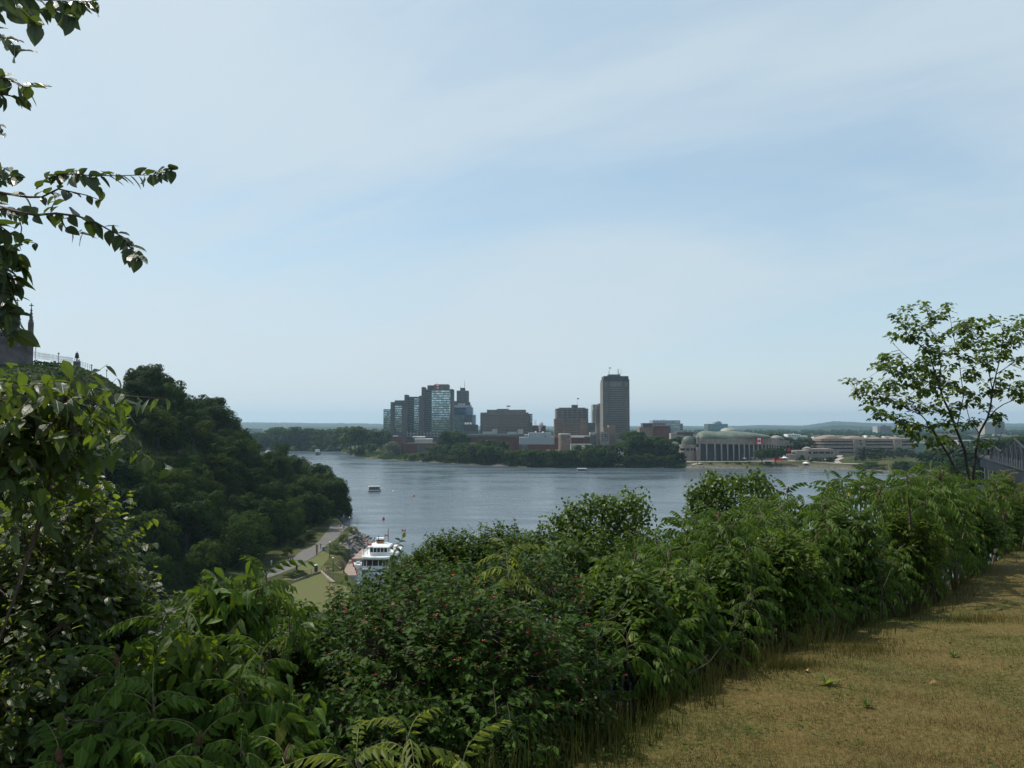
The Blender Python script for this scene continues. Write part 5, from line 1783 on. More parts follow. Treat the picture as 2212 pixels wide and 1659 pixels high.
# far bank: rows of trees read along the shore. (px range, tops, distance behind the shore, count)
def tree_row(label, group, xs, tops, behind, n, kinds, wx=1.0, hmin=4, far=None, name='bank_tree', spread=10, leaf=.085, nleaf=520):
    for i in range(n):
        px = xs[0] + (xs[-1] - xs[0]) * (i + rng.uniform(.1, .9)) / n
        ytop = np.interp(px, xs, tops) + rng.uniform(-2, 5)
        d = (far if far else float(far_d(np.array([(px - 1106) / F * 1000]), np.array([1000.]))[0])) + behind + rng.uniform(0, spread)
        top = at(px, ytop, d)
        z = zg(top[0], d)
        h = top[2] - z
        if h < hmin:
            h = hmin * rng.uniform(.8, 1.2)
        m = kinds[rng.integers(len(kinds))]
        ci = int(rng.integers(4))
        lab_ = {'crown_dark_green': 'dark green ', 'crown_mid_green': 'mid green ', 'crown_olive': 'yellowish green ', 'crown_blue_green': 'bluish dark '}[m.name] + label.replace('dark ', '')
        tree(name, lab_, (top[0], d, z), h, farc('r', m, ci, nleaf, leaf, base=.06), TRUNKS[ci % 3], group, wx=wx * rng.uniform(.85, 1.25))

DM = [L_dark, L_mid, L_mid, L_olive]
tree_row('broadleaf tree in the dense wood on the left far bank', 'trees of the left far bank wood', [545, 590, 640, 700, 780, 835], [938, 925, 922, 924, 922, 930], 8, 26, DM, 1.0, spread=30, far=1265)
tree_row('broadleaf tree in the dense wood on the left far bank', 'trees of the left far bank wood', [548, 600, 680, 760, 830], [944, 938, 940, 936, 936], 3, 22, DM, 1.1, far=1262)
tree_row('low tree at the water edge of the left far bank wood', 'water edge trees of the left far bank wood', [552, 620, 700, 745], [958, 955, 956, 960], 1, 14, [L_dark, L_mid], 1.4, far=1262)
tree_row('tall broadleaf tree right at the point of the left far bank', 'trees at the point of the left far bank', [752, 800, 840], [923, 926, 934], 20, 9, [L_mid, L_olive], 1.0, far=1090)
tree_row('leafy tree on the shore just left of the rounded willow', 'trees left of the rounded willow', [768, 800, 826], [966, 958, 962], 4, 7, [L_mid, L_dark], 1.3, far=1010)
p = at(*c1(362, 1005), 962)
zz_ = zg(p[0], 962)
tree('willow', 'large round grey green willow on the shore in front of the brick mill', (p[0], 962, zz_ - 1), p[2] - zz_ + 1, crown_mesh(55, 3200, .058, L_grey, wide=.62, lobes=22, base=.02), TRUNKS[0], wx=1.05)
tree_row('bushy tree on the shore below the glass office complex', 'shore trees below the office complex', [868, 900, 940, 985], [983, 980, 978, 975], 3, 10, [L_olive, L_mid], 1.5, hmin=5)
tree_row('leafy tree between the shore and the brick mill', 'trees between the shore and the brick mill', [925, 960, 1000, 1045], [964, 961, 958, 962], 16, 12, DM, 1.15)
tree_row('leafy tree at the foot of the glass office complex', 'trees at the foot of the office complex', [955, 985, 1005], [935, 930, 938], 90, 6, [L_dark, L_mid], 1.1)
tree_row('bushy tree on the shore in front of the brick warehouse', 'shore trees in front of the brick warehouse', [985, 1030, 1080, 1120], [968, 960, 965, 972], 5, 15, DM, 1.2)
tree_row('broad tree behind the shore in front of the brick warehouse', 'trees in front of the brick warehouse', [1030, 1060, 1090], [950, 944, 954], 40, 5, [L_dark, L_mid], 1.1)
tree_row('bushy tree on the shore in front of the grey metal shed', 'shore trees in front of the metal shed', [1100, 1135, 1180, 1225], [973, 971, 972, 974], 6, 15, DM, 1.2)
tree_row('bushy tree on the shore below the silo and smokestack', 'shore trees below the silo', [1205, 1250, 1290, 1330], [976, 972, 966, 974], 6, 16, DM, 1.2)
tree_row('leafy tree between the smokestack and the shore', 'trees between smokestack and shore', [1240, 1290, 1340, 1370], [962, 958, 960, 955], 38, 9, [L_mid, L_dark], 1.1)
tree_row('tall leafy tree in the grove left of the museum domes', 'grove left of the museum', [1355, 1385, 1420, 1446], [946, 942, 944, 954], 24, 12, [L_mid, L_dark, L_mid], 1.05)
tree_row('leafy tree at the waterline left of the museum', 'waterline trees left of the museum', [1300, 1350, 1400, 1455], [985, 980, 978, 985], 4, 15, [L_mid, L_dark], 1.25)
tree_row('leafy tree below the left museum dome', 'trees below the left museum dome', [1446, 1462, 1478], [972, 976, 982], 22, 5, [L_mid, L_dark], 1.2)
tree_row('leafy tree between the tower and the brick office', 'trees behind the grove', [1345, 1375, 1395], [934, 930, 938], 150, 6, [L_mid, L_dark], 1.1)
tree_row('leafy tree behind the left museum domes', 'trees behind the museum domes', [1430, 1465, 1500], [948, 944, 946], 130, 7, [L_dark, L_mid], 1.1)
tree_row('dark tree between the museum and the white apartments', 'trees between museum and apartments', [1655, 1680, 1700, 1730, 1775], [940, 938, 950, 944, 946], 170, 12, [L_dark, L_mid, L_fir], 1.1)
tree_row('dark tree right of the red banners behind the museum bank', 'trees right of the red banners', [1705, 1730, 1760], [956, 950, 954], 110, 7, [L_dark, L_fir], 1.1)
tree_row('dark evergreen in the belt in front of the banded museum wing', 'dark tree belt in front of the museum wing', [1850, 1880, 1930, 1970], [968, 966, 968, 970], 52, 16, [L_fir, L_dark], .95, far=750)
tree_row('dark bushy tree at the front of the belt by the museum wing', 'front of the dark tree belt', [1845, 1900, 1960, 2010], [982, 978, 976, 980], 34, 18, [L_fir, L_dark, L_mid], 1.2, far=745)
tree_row('dark tree behind the young foreground tree on the far bank', 'dark trees right of the museum wing', [1990, 2040, 2090, 2130], [972, 966, 962, 960], 40, 16, [L_fir, L_dark], 1.1)
tree_row('dark tree on the far bank in front of the bridge end', 'trees at the bridge end', [2060, 2100, 2150], [968, 966, 975], 4, 9, [L_dark, L_fir], 1.2, far=560)
tree_row('leafy tree on the far bank behind the bridge truss', 'trees behind the bridge', [2100, 2150, 2212, 2260], [950, 948, 946, 946], 90, 12, [L_mid, L_dark], 1.1)
tree_row('low waterside bush right of the museum lawns', 'waterside bushes right of the lawns', [1850, 1930, 2010], [1000, 998, 996], 5, 9, [L_mid, L_olive], 2.0, hmin=3)
for i, (x, yt, yb, w_, lab) in enumerate(((1545, 622, 812, 1.05, 'spreading tree with bare lower trunk on the bank, left of its pair before the museum'), (1720, 612, 815, 1.0, 'spreading tree above the black hut, right of its pair before the museum'))):
    p = bankpt(*c3(x + 30, yb))
    h = at(*c3(x, yt), p[1])[2] - p[2]
    tree('spreading_tree', lab, p, h, crown_mesh(70 + i, 1100, .07, L_mid if i == 0 else L_dark, wide=.62, lobes=16, base=.42, shape='round'), trunk_mesh(9 + i, r0=.03), 'spreading trees on the museum bank', wx=1.15)
p = bankpt(*c4(205, 925)); h = at(*c4(205, 815), p[1])[2] - p[2]
tree('small_tree', 'small round tree on the lawn below the curved terrace', p, h, crown_mesh(81, 700, .08, L_dark, wide=.5, base=.2), TRUNKS[1])
p = bankpt(*c4(85, 870)); h = at(*c4(85, 770), p[1])[2] - p[2]
tree('small_tree', 'small olive tree at the left end of the curved terrace', p, h, crown_mesh(82, 700, .08, L_olive, wide=.42, base=.1), TRUNKS[1])
for i, (x, y, w_, lab) in enumerate(((810, 810, 36, 'low round bush by the path near the rust brown post'), (925, 805, 60, 'wide low bush below the left museum columns'), (1130, 795, 60, 'low bush on the bank below the middle columns'), (1270, 800, 80, 'low hedge like bush right of the middle of the museum bank'), (1420, 795, 70, 'dark low bush left of the spreading trees'), (1560, 812, 60, 'low bush at the foot of the left spreading tree'))):
    p = bankpt(*c3(x, y + 12))
    wd = w_ / 5.8514 * p[1] / F
    tree('bush', lab, p, max(1.6, wd * .4), crown_mesh(90 + i, 300, .13, L_mid, wide=.5, base=0.0), None, 'low bushes on the museum bank', 'bush', wx=wd / max(1.6, wd * .4))
for i, (xa, xb, y) in enumerate(((300, 700, 880), (380, 700, 868))):
    tree_row('dark hedge plant on the pavilion terrace', 'hedge on the pavilion terrace', [c4(xa, 0)[0], c4(xb, 0)[0]], [c4(0, y - 30)[1]] * 2, 40 + 10 * i, 10, [L_dark, L_fir], 1.6, hmin=2.5)

# brushwood along the far shore
def brush():
    r = np.random.default_rng(44)
    n = 26000
    px = r.uniform(545, 1480, n)
    t_ = (px - 1106) / F
    fd = far_d(t_ * 1000, np.full(n, 1000.))
    d = fd + 1 + 60 * r.random(n) ** 1.6
    x = t_ * d
    k = wob(x, d, 60) + wob(d, x, 25) * .6 > -.55 + .9 * (d - fd < 5)
    x, d = x[k], d[k]
    n = len(x)
    z = ground(x, d) + r.uniform(0, 2.4, n) * r.random(n)
    nrm = unit(r.normal(size=(n, 3)) * .6 + (0, -.3, .7))
    mb = MB()
    mb.inst(CLUMP, frames(unit(np.cross(nrm, r.normal(size=(n, 3)))), nrm) * r.uniform(.7, 2.0, n)[:, None, None], np.stack([x, d, z], 1), r.random(n))
    mb.obj('shore_brushwood', L_mid, kind='stuff')
brush()
# woods and small houses of the plain behind the town
def woods():
    r = np.random.default_rng(12)
    mb = MB()
    n = 5200
    px = r.uniform(-60, 2300, n)
    d = 1150 * (3.6 ** r.random(n))
    keep = ~((px < 600) & (d > 1400))
    keep &= d > 1230
    px, d = px[keep], d[keep]
    n = len(px)
    x = (px - 1106) / F * d
    z = ground(x, d)
    h = r.uniform(7, 13, n)
    lump = np.array([(math.cos(a) * q_, math.sin(a) * q_, z_) for q_, z_ in ((.45, .0), (.62, .4), (.42, .8)) for a in np.arange(6) * 1.047 + z_] + [(0, 0, 1.0)])
    q = [(k * 6 + j, k * 6 + (j + 1) % 6, (k + 1) * 6 + (j + 1) % 6, (k + 1) * 6 + j) for k in range(2) for j in range(6)]
    t_ = [(12 + j, 12 + (j + 1) % 6, 18) for j in range(6)]
    R = np.zeros((n, 3, 3))
    a = r.uniform(0, 6.28, n)
    wd = h * r.uniform(.7, 1.5, n)
    R[:, 0, 0] = np.cos(a) * wd; R[:, 0, 1] = -np.sin(a) * wd
    R[:, 1, 0] = np.sin(a) * wd; R[:, 1, 1] = np.cos(a) * wd
    R[:, 2, 2] = h
    mb.inst((lump, q, t_, np.zeros((19, 2))), R, np.stack([x, d, z - .5], 1), r.random(n))
    mb.obj('distant_woods', L_dark, kind='stuff')
woods()
M_roofd = mat('dark_roof', (0.09, 0.075, 0.07), 0.9, .2, .5)
wallm = [M_white, M_brick_t, M_stone_l, M_brick, M_conc_l]
hs = [('white', 0), ('tan', 1), ('cream', 2), ('red brick', 3), ('pale grey', 4)]
r_ = np.random.default_rng(21)
HOUSE_SPOTS = [(1145, 1290), (1170, 1240), (1395, 1400), (1462, 1500), (1530, 1450), (1600, 1350), (1640, 1300), (1668, 1500), (1715, 1420), (1738, 1330), (1765, 1500), (1790, 1400), (1812, 1650), (1835, 1280), (1858, 1500), (1880, 1700), (1902, 1300), (1925, 1450), (1948, 1600), (1970, 1250), (1990, 1500), (2015, 1350), (2040, 1700), (2062, 1450), (2085, 1280), (2110, 1600), (2135, 1400), (2160, 1800), (2185, 1500), (2205, 1300), (690, 1380), (660, 1420), (720, 1600), (1330, 1500), (1495, 1700)]
for i, (px, d) in enumerate(HOUSE_SPOTS):
    x = (px - 1106) / F * d
    z = zg(x, d)
    wd, dp, h = r_.uniform(14, 34), r_.uniform(10, 16), r_.uniform(6, 11)
    c_, mi = hs[i % 5]
    flat = i % 3 == 0
    o = thing('town_house', f'distant {c_} {"flat roofed block" if flat else "house with dark pitched roof"} in the town behind the museum' if px > 1300 else f'distant {c_} {"flat roofed block" if flat else "house with dark pitched roof"} behind the mill and the left bank wood', 'house', (x, d, z), r_.uniform(-.3, .3), f'{c_} {"blocks" if flat else "houses"} in the distant town' if px > 1300 else f'{c_} {"blocks" if flat else "houses"} behind mill and wood')
    MB().box(-wd / 2, wd / 2, 0, dp, -1, h).obj('wall', wallm[mi], o)
    if flat:
        MB().box(-wd / 2 - .3, wd / 2 + .3, -.3, dp + .3, h, h + .7).obj('roof', M_white, o)
    else:
        mb = MB()
        mb.add([(-wd / 2 - .4, -.5, h), (wd / 2 + .4, -.5, h), (wd / 2 + .4, dp + .5, h), (-wd / 2 - .4, dp + .5, h), (-wd / 2 + .5, dp / 2, h + 3.2), (wd / 2 - .5, dp / 2, h + 3.2)], [(0, 1, 5, 4), (2, 3, 4, 5), (3, 2, 1, 0)], [(1, 2, 5), (3, 0, 4)])
        mb.obj('roof', M_roofd, o)
    wm = MB().box(-.7, .7, 0, .3, -.8, .8).mesh('window', G_dark)
    for k in range(int(wd / 4)):
        for l in range(2 if h > 8 else 1):
            w_ = link('window', wm, o)
            w_.location = (-wd / 2 + 2 + 4 * k, -.08, 2.2 + 3.2 * l)

# ---------------------------------------------------------------- the wooded escarpment on the left
HC_ = [crown_mesh(200 + i, 3800, .040, [L_dark, L_mid, L_dark, L_olive, L_mid][i], wide=[.42, .46, .40, .44, .5][i], lobes=34, base=[.12, .1, .15, .08, .05][i]) for i in range(5)]
SKYL = [(-50, 762), (0, 772), (90, 790), (165, 812), (230, 838), (272, 852), (288, 800), (330, 788), (372, 822), (395, 862), (430, 856), (470, 862), (500, 900), (522, 925), (540, 952), (560, 990), (585, 975), (610, 955), (636, 985), (660, 992), (690, 1003), (722, 1030), (738, 1062), (762, 1096), (790, 1200)]
skyl = lambda px: np.interp(px, [a for a, _ in SKYL], [b_ for _, b_ in SKYL])
def hill_tree(x, y, h, i, label=None, group=None, exact=None, wx=1.0, name='hillside_tree'):
    z = zg(x, y)
    px, py = topix((x, y, z + h))
    lim = at(px, skyl(px), y)[2] - z
    if exact is None:
        if lim < 3.5:
            return
        h = min(h, lim)
    else:
        h = exact
    if label is None:
        T_ = float(interp(TOE, y))
        up = (T_ - x) / 64
        pos = 'at the foot of the hillside' if up < .12 else 'low on the hillside' if up < .38 else 'halfway up the hillside' if up < .68 else 'high on the hillside'
        by = 'above the canal road' if px < 230 else 'left of the tall edge trees' if px < 380 else 'above the wood edge walkers' if px < 560 else 'above the riverside path'
        label = ('dark green', 'mid green', 'deep green', 'yellowish green', 'broad dark')[i % 5] + f' tree {pos} {by}'
        group = f'hillside trees {by}'
    tree(name, label, (x, y, z - .3), h, HC_[i % 5], TRUNKS[i % 3], group, wx=wx * (1.0 if h > 6 else 1.15))
n = 0
r_ = np.random.default_rng(33)
pts_ = []
while n < 215:
    y = r_.uniform(128, 420)
    T_ = float(interp(TOE, y))
    x = T_ + 3 - r_.random() * (72 if y < 300 else 55)
    px, _ = topix((x, y, 20))
    if px < -80:
        continue
    if any((x - a) ** 2 + (y - c) ** 2 < 13 for a, c in pts_):
        n += .1
        continue
    pts_.append((x, y))
    z = zg(x, y)
    scrub = px < 285 and z > 38
    hill_tree(x, y, r_.uniform(4, 7) if scrub else r_.uniform(9, 15.5), int(r_.integers(5)), *(('low dark shrub near the top of the bank below the gothic building', 'shrubs on the top bank') if scrub else ()), wx=1.0 if not scrub else 1.5)
    n += 1
ORD = ('first', 'second', 'third', 'fourth', 'fifth', 'sixth', 'seventh', 'eighth', 'ninth', 'tenth', 'eleventh', 'twelfth')
for k_, (px, py, d, i) in enumerate(((300, 798, 262, 1), (330, 787, 275, 0), (362, 815, 285, 2), (395, 858, 300, 4), (432, 856, 318, 1), (455, 855, 325, 0), (478, 875, 330, 3), (497, 902, 340, 0), (515, 925, 350, 2))):
    t_ = at(px, py, d)
    zz_ = zg(t_[0], d)
    tree('hillside_tree', ORD[k_] + ' from the left of the tall trees on the hill edge against the sky', (t_[0], d, zz_ - .3), max(6, t_[2] - zz_ + .3), HC_[i], TRUNKS[i % 3], 'trees on the hill edge', wx=1.0)
# low scrub that covers the slope between the trees
def scrub():
    r = np.random.default_rng(71)
    n = 42000
    y = r.uniform(100, 440, n)
    x = interp(TOE, y) + 2 - r.random(n) * 95
    z = ground(x, y)
    keep = (x / y > -.72)
    x, y, z = x[keep], y[keep], z[keep]
    n = len(x)
    nrm = unit(r.normal(size=(n, 3)) * .5 + (.5, -.25, .75))
    R = frames(unit(np.cross(nrm, r.normal(size=(n, 3)))), nrm) * r.uniform(.5, 1.3, n)[:, None, None]
    mb = MB()
    lump = .5 * (wob(x, y, 14) > -.1) * (.3 + .7 * r.random(n))
    mb.inst(CLUMP, R, np.stack([x, y, z + r.uniform(0, .4, n) + lump], 1), r.random(n))
    mb.obj('undergrowth', L_mid, kind='stuff')
scrub()
# along the shore, receding
for k_, (px, py, d, i, lab) in enumerate(sorted(((608, 955, 480, 1, 'lone treetop standing out against the far channel'), (640, 985, 420, 0, None), (662, 992, 395, 3, None), (688, 1002, 372, 0, None), (708, 1018, 352, 1, None), (722, 1035, 340, 4, None), (600, 985, 450, 0, None), (570, 985, 500, 2, None), (632, 1010, 400, 1, None), (668, 1022, 370, 2, None), (700, 1045, 345, 0, None), (735, 1062, 322, 1, None)), key=lambda q_: q_[0])):
    t_ = at(px, py, d)
    zz_ = max(zg(t_[0], d), .5)
    tree('shore_tree', lab or ORD[k_] + ' from the left of the trees lining the near channel shore', (t_[0], d, zz_ - .3), max(6, t_[2] - zz_ + .3), HC_[i], TRUNKS[i % 3], None if lab else 'trees along the near shore', wx=.95 if t_[2] - zz_ < 20 else .6)
p = land(*c7(1235, 345))
h = at(751, 1078, p[1])[2] - p[2]
tree('shore_tree', 'tree overhanging the riverside path at the tip of the shore', (p[0] - 2.5, p[1] + 4, p[2]), h, HC_[1], TRUNKS[0], wx=.95)
p = land(*c7(960, 370))
tree('hillside_tree', 'dark tree where the riverside path enters the wood', (p[0] - 5, p[1] + 2, p[2]), 10.5, HC_[2], TRUNKS[1], wx=1.0)

# hedges and beds by the path
def hedge(label, cx, cy, wpx, hpx, m, seed, deep=1.0, name='hedge_bush', cat='bush'):
    p = land(*c7(cx, cy))
    s_ = p[1] / F / 6.827
    wd, h = wpx * s_, hpx * s_
    o = thing(name, label, cat, p, 0)
    o.scale = (wd, wd * deep, h)
    link('foliage', crown_mesh(seed, 1900, .055, m, wide=.55, lobes=30, base=0.0), o)
    return o
L_hedge = leafmat('hedge_leaf', (0.050, 0.085, 0.014), (0.095, 0.135, 0.026), rough=.5, trans=.3)
hedge('rounded bright green hedge bush nearest the lawn', 1090, 790, 300, 165, L_hedge, 301)
hedge('middle bright green hedge bush above the stone slabs', 1200, 650, 210, 160, L_hedge, 302)
hedge('farther bright green hedge bush at the top of the boulder bank', 1335, 520, 150, 135, L_hedge, 303)
hedge('low dark oval shrub bed beside the path and railing', 490, 1135, 360, 105, L_dark, 304, .9)
hedge('low bright green bush under the hillside trees left of the path', 720, 600, 190, 110, L_mid, 305)
hedge('green bush at the wood edge left of the walking three', 360, 830, 190, 150, L_mid, 306)
hedge('small green bush in front of the wood by the path', 545, 690, 170, 120, L_mid, 307)
p = land(*c7(1405, 440))
s_ = p[1] / F / 6.827
sap = thing('bare_sapling', 'thin bare sapling at the top of the boulder bank', 'sapling', p)
mb = MB()
for i in range(6):
    a = i * 1.05
    mb.tube([(0, 0, 0), (math.cos(a) * .2, math.sin(a) * .2, 70 * s_), (math.cos(a) * .9, math.sin(a) * .6, (120 + 10 * i) * s_)], [.06, .04, .015], 4)
mb.obj('stem', M_bark, sap)

# ---------------------------------------------------------------- the gothic building, fence and statue on the hilltop
M_goth = mat('dark_sandstone', (0.115, 0.100, 0.100), .95, .25, .5, bump=.4)
M_goth2 = mat('dark_sandstone_trim', (0.15, 0.135, 0.125), .95, .2, .8)
d = 232.0
base = at(*c8(440, 1060), d)
g = thing('gothic_building', 'dark gothic stone building with pinnacles on the hilltop at the left edge', 'building', base)
AZ0 = math.atan2(base[0], base[1])
DG = math.hypot(base[0], base[1])
g.rotation_euler = (0, 0, -AZ0)
def gl(x, y, f=0):
    q_ = at(*c8(x, y), d)
    az = math.atan2(q_[0], q_[1]) - AZ0
    return np.array(((DG + f) * math.tan(az), f, HC + (q_[2] - HC) / math.hypot(q_[0], q_[1]) * (DG + f) / math.cos(az) - base[2]))
def gbox(name, xa, ya, xb, yb, fr=0, dp=6, m=M_goth):
    a, c = gl(xa, ya, fr), gl(xb, yb, fr)
    return MB().box(a[0], c[0], fr, fr + dp, min(c[2], -4) if yb > 1050 else c[2], a[2]).obj(name, m, g)
gbox('wall', -900, 770, 370, 1100, 1.0, 14)
gbox('buttress', 365, 770, 440, 1100, 0, 3.0)
gbox('buttress_step', 372, 620, 446, 775, .2, 2.6)
def spire(xa, xb, ytop, ybase, fr, name='pinnacle'):
    a, c = gl(xa, ybase, fr), gl(xb, ybase, fr)
    t_ = gl((xa + xb) / 2, ytop, fr)
    w_ = (c[0] - a[0]) / 2
    cx = (a[0] + c[0]) / 2
    mb = MB()
    mb.prism([(cx - w_, fr), (cx + w_, fr), (cx + w_, fr + 2 * w_), (cx - w_, fr + 2 * w_)], a[2], t_[2] - .5, top=[(cx - .1, fr + w_ - .1), (cx + .1, fr + w_ - .1), (cx + .1, fr + w_ + .1), (cx - .1, fr + w_ + .1)])
    o = mb.obj(name, M_goth, g)
    mb = MB()
    mb.box(cx - .12, cx + .12, fr + w_ - .12, fr + w_ + .12, t_[2] - .6, t_[2] + .9)
    mb.box(cx - .55, cx + .55, fr + w_ - .13, fr + w_ + .13, t_[2] + .1, t_[2] + .38)
    mb.box(cx - .13, cx + .13, fr + w_ - .55, fr + w_ + .55, t_[2] + .11, t_[2] + .37)
    mb.obj('finial_cross', M_goth2, o)
    for i in range(5):                                  # crockets up the edges
        u = .15 + i * .16
        for s_ in (-1, 1):
            zz_ = a[2] + (t_[2] - a[2]) * u
            xx = cx + s_ * w_ * (1 - u)
            MB().box(xx - .16, xx + .16, fr + w_ * u - .1, fr + w_ * u + .25, zz_, zz_ + .34).obj('crocket', M_goth2, o)
spire(372, 446, 410, 700, .2)
spire(200, 248, 345, 470, 5)
gbox('turret', 185, 470, 260, 780, 4.5, 4)
gbox('main_tower', -400, 340, 168, 790, 8, 12)
gbox('tower_cap', -400, 180, 152, 345, 9, 10)
gbox('tower_step', -300, 225, 172, 260, 8.6, 11)
for i, (x, y) in enumerate(((310, 860), (235, 880), (160, 880))):
    a, c = gl(x, y - 60, .9), gl(x + 34, y + 70, .9)
    MB().prism([(a[0], .8), (c[0], .8), (c[0], 1.3), (a[0], 1.3)], c[2], a[2]).obj('window', G_dark, g)
    gbox('window_sill', x - 4, y + 72, x + 38, y + 80, .7, .6, M_goth2)
a, c = gl(262, 712, 1.2), gl(372, 770, 1.2)
mb = MB()
mb.prism([(a[0] - 1, 1.1), (c[0], 1.1), (c[0], 2.5), (a[0] - 1, 2.5)], c[2] - .2, [a[2] + 1, c[2] + .2, c[2] + .2, a[2] + 1])
mb.obj('raking_gable', M_goth2, g)

fence = thing('iron_fence', 'thin spiked iron fence along the hilltop between building and statue', 'fence', base)
pts_ = [c8(x, y) for x, y in ((440, 1062), (560, 1085), (660, 1098), (780, 1120), (880, 1132), (960, 1142), (1100, 1200), (1250, 1250))]
P = [at(*q_, 233 + i * 3.2) - base for i, q_ in enumerate(pts_)]
low, hi = [], []
for i in range(len(P) - 1):
    n = 7 if i < 5 else 5
    for k in range(n):
        p = P[i] + (P[i + 1] - P[i]) * k / n
        MB().tube([p + (0, 0, -.8), p + (0, 0, 1.0), p + (0, 0, 1.25)], [.045, .045, .012], 4).obj('picket', M_dark, fence)
        low.append(p + (0, 0, .15)); hi.append(p + (0, 0, .85))
MB().tube(low, .03, 4).obj('low_rail', M_dark, fence)
MB().tube(hi, .03, 4).obj('top_rail', M_dark, fence)
for i, (x, y0, y1, lab) in enumerate(((472, 935, 1066, 'hilltop lamp post beside the gothic building'), (776, 1032, 1120, 'hilltop lamp post on the fence halfway to the statue'), (1048, 1122, 1190, 'hilltop lamp post just right of the statue'), (1415, 1258, 1330, 'hilltop lamp post farthest down the slope'), (1213, 1188, 1262, 'hilltop lamp post between the statue and the farthest lamp'))):
    dd = 236 + i * 6
    p = at(*c8(x, y1 + 12), dd)
    h = at(*c8(x, y0), dd)[2] - p[2]
    r = thing('hilltop_lamp', lab, 'street lamp', p)
    MB().tube([(0, 0, -1), (0, 0, h - .5)], .09, 6).obj('post', M_dark, r)
    MB().lathe([(.1, h - .6), (.34, h - .12), (.3, h - .05), (.05, h + .12)], (0, 0, 0), 6).obj('lantern', M_conc_l, r)
dd = 250
p = at(*c8(1020, 1145), dd)
hh = at(*c8(1022, 1010), dd)[2] - p[2]
stt = thing('statue', 'dark bronze statue of a standing figure on a plinth on the hilltop', 'statue', p)
me = POSES[0].copy(); me.materials.clear(); me.materials.append(mat('bronze', (0.035, 0.045, 0.045), .5, .2, 2, metal=.5))
o = link('figure', me, stt); o.scale = (hh / 1.78 * 1.15,) * 2 + (hh / 1.78,); o.rotation_euler = (0, 0, 1.2)
s_ = hh / 1.78
MB().prism([(-.30 * s_, -.2 * s_), (.30 * s_, -.2 * s_), (.30 * s_, .22 * s_), (-.30 * s_, .22 * s_)], .55 * s_, 1.36 * s_, top=[(-.2 * s_, -.13 * s_), (.2 * s_, -.13 * s_), (.2 * s_, .14 * s_), (-.2 * s_, .14 * s_)]).obj('coat', me.materials[0], stt)
MB().box(-.75, .75, -.75, .75, -3.5, -.02).obj('plinth', M_goth2, stt)
MB().box(-.95, .95, -.95, .95, -4.5, -3.0).obj('plinth_step', M_goth2, stt)
# ---------------------------------------------------------------- the near plants
def leaf_tpl(L, W, ns=4, fold=.18, droop=.12, kind='ovate', curl=0.0):
    """one leaf: base at the origin, along +y, face up; folded along the midrib, bent down towards the tip"""
    vs = np.linspace(0, 1, ns + 1)
    if kind == 'ovate':
        wv = np.sin(np.pi * vs ** .72) ** .85
    elif kind == 'lance':
        wv = np.sin(np.pi * vs ** .62) ** 1.0 * (1 - .25 * vs)
    elif kind == 'heart':
        wv = np.sqrt(np.clip(1 - ((vs - .36) / .66) ** 2, 0, 1)) * (1 - .25 * vs)
    else:
        wv = np.sqrt(np.clip(1 - (2 * vs - .96) ** 2, 0, 1))
    V, U = [], []
    for i, v in enumerate(vs):
        w_ = wv[i] * W / 2
        z = -droop * L * v * v
        if i in (0, ns):
            V.append((0, v * L, z)); U.append((.5, v))
        else:
            V += [(-w_, v * L - .03 * L * (kind == 'heart'), z + fold * w_ + curl * w_ * math.sin(i * 2.1)), (0, v * L, z), (w_, v * L - .03 * L * (kind == 'heart'), z + fold * w_ - curl * w_ * math.sin(i * 1.7))]
            U += [(0.5 - wv[i] / 2, v), (.5, v), (.5 + wv[i] / 2, v)]
    q, t = [], []
    t += [(0, 2, 1), (0, 3, 2)]
    for i in range(1, ns - 1):
        a, b_ = 1 + 3 * (i - 1), 1 + 3 * i
        q += [(a, a + 1, b_ + 1, b_), (a + 1, a + 2, b_ + 2, b_ + 1)]
    a, e_ = 1 + 3 * (ns - 2), len(V) - 1
    t += [(a, a + 1, e_), (a + 1, a + 2, e_)]
    return np.array(V), np.array(q, int).reshape(-1, 4), np.array(t), np.array(U)

def rotz(a):
    c, s = math.cos(a), math.sin(a)
    return np.array([(c, -s, 0), (s, c, 0), (0, 0, 1.0)])
def rotx(a):
    c, s = math.cos(a), math.sin(a)
    return np.array([(1, 0, 0), (0, c, -s), (0, s, c)])

M_twig = mat('twig_bark', (0.095, 0.072, 0.055), .9, .2, 30)
M_twig_g = mat('green_twig', (0.13, 0.15, 0.05), .7, .15, 30)
L_sumac = leafmat('sumac_leaflet', (0.0224, 0.0554, 0.0032), (0.0690, 0.1290, 0.0088), under=(0.0594, 0.0858, 0.0330), rough=.5, spec=.22, trans=.34, tcol=(0.1452, 0.2376, 0.0165), veins=.5, yellow=.012)
L_bright = leafmat('young_leaflet', (0.0800, 0.1200, 0.0144), (0.1280, 0.1680, 0.0240), under=(0.1280, 0.1600, 0.0640), rough=.45, spec=.4, trans=.45, tcol=(0.3200, 0.3680, 0.0320), veins=.5)
L_rust = leafmat('rusty_sumac_leaflet', (0.0488, 0.0562, 0.0150), (0.1125, 0.0825, 0.0300), under=(0.1050, 0.0975, 0.0525), rough=.5, spec=.3, trans=.35, tcol=(0.2250, 0.1800, 0.0375), veins=.4)
L_honey = leafmat('honeysuckle_leaf', (0.0115, 0.0312, 0.0025), (0.0420, 0.0875, 0.0072), under=(0.0432, 0.0720, 0.0288), rough=.5, spec=.14, trans=.22, tcol=(0.0936, 0.1800, 0.0144), veins=.4)
L_elm = leafmat('elm_leaf', (0.016, 0.032, 0.010), (0.034, 0.060, 0.016), under=(.06, .085, .04), rough=.33, spec=.6, trans=.30, tcol=(.12, .18, .02), veins=1.0)
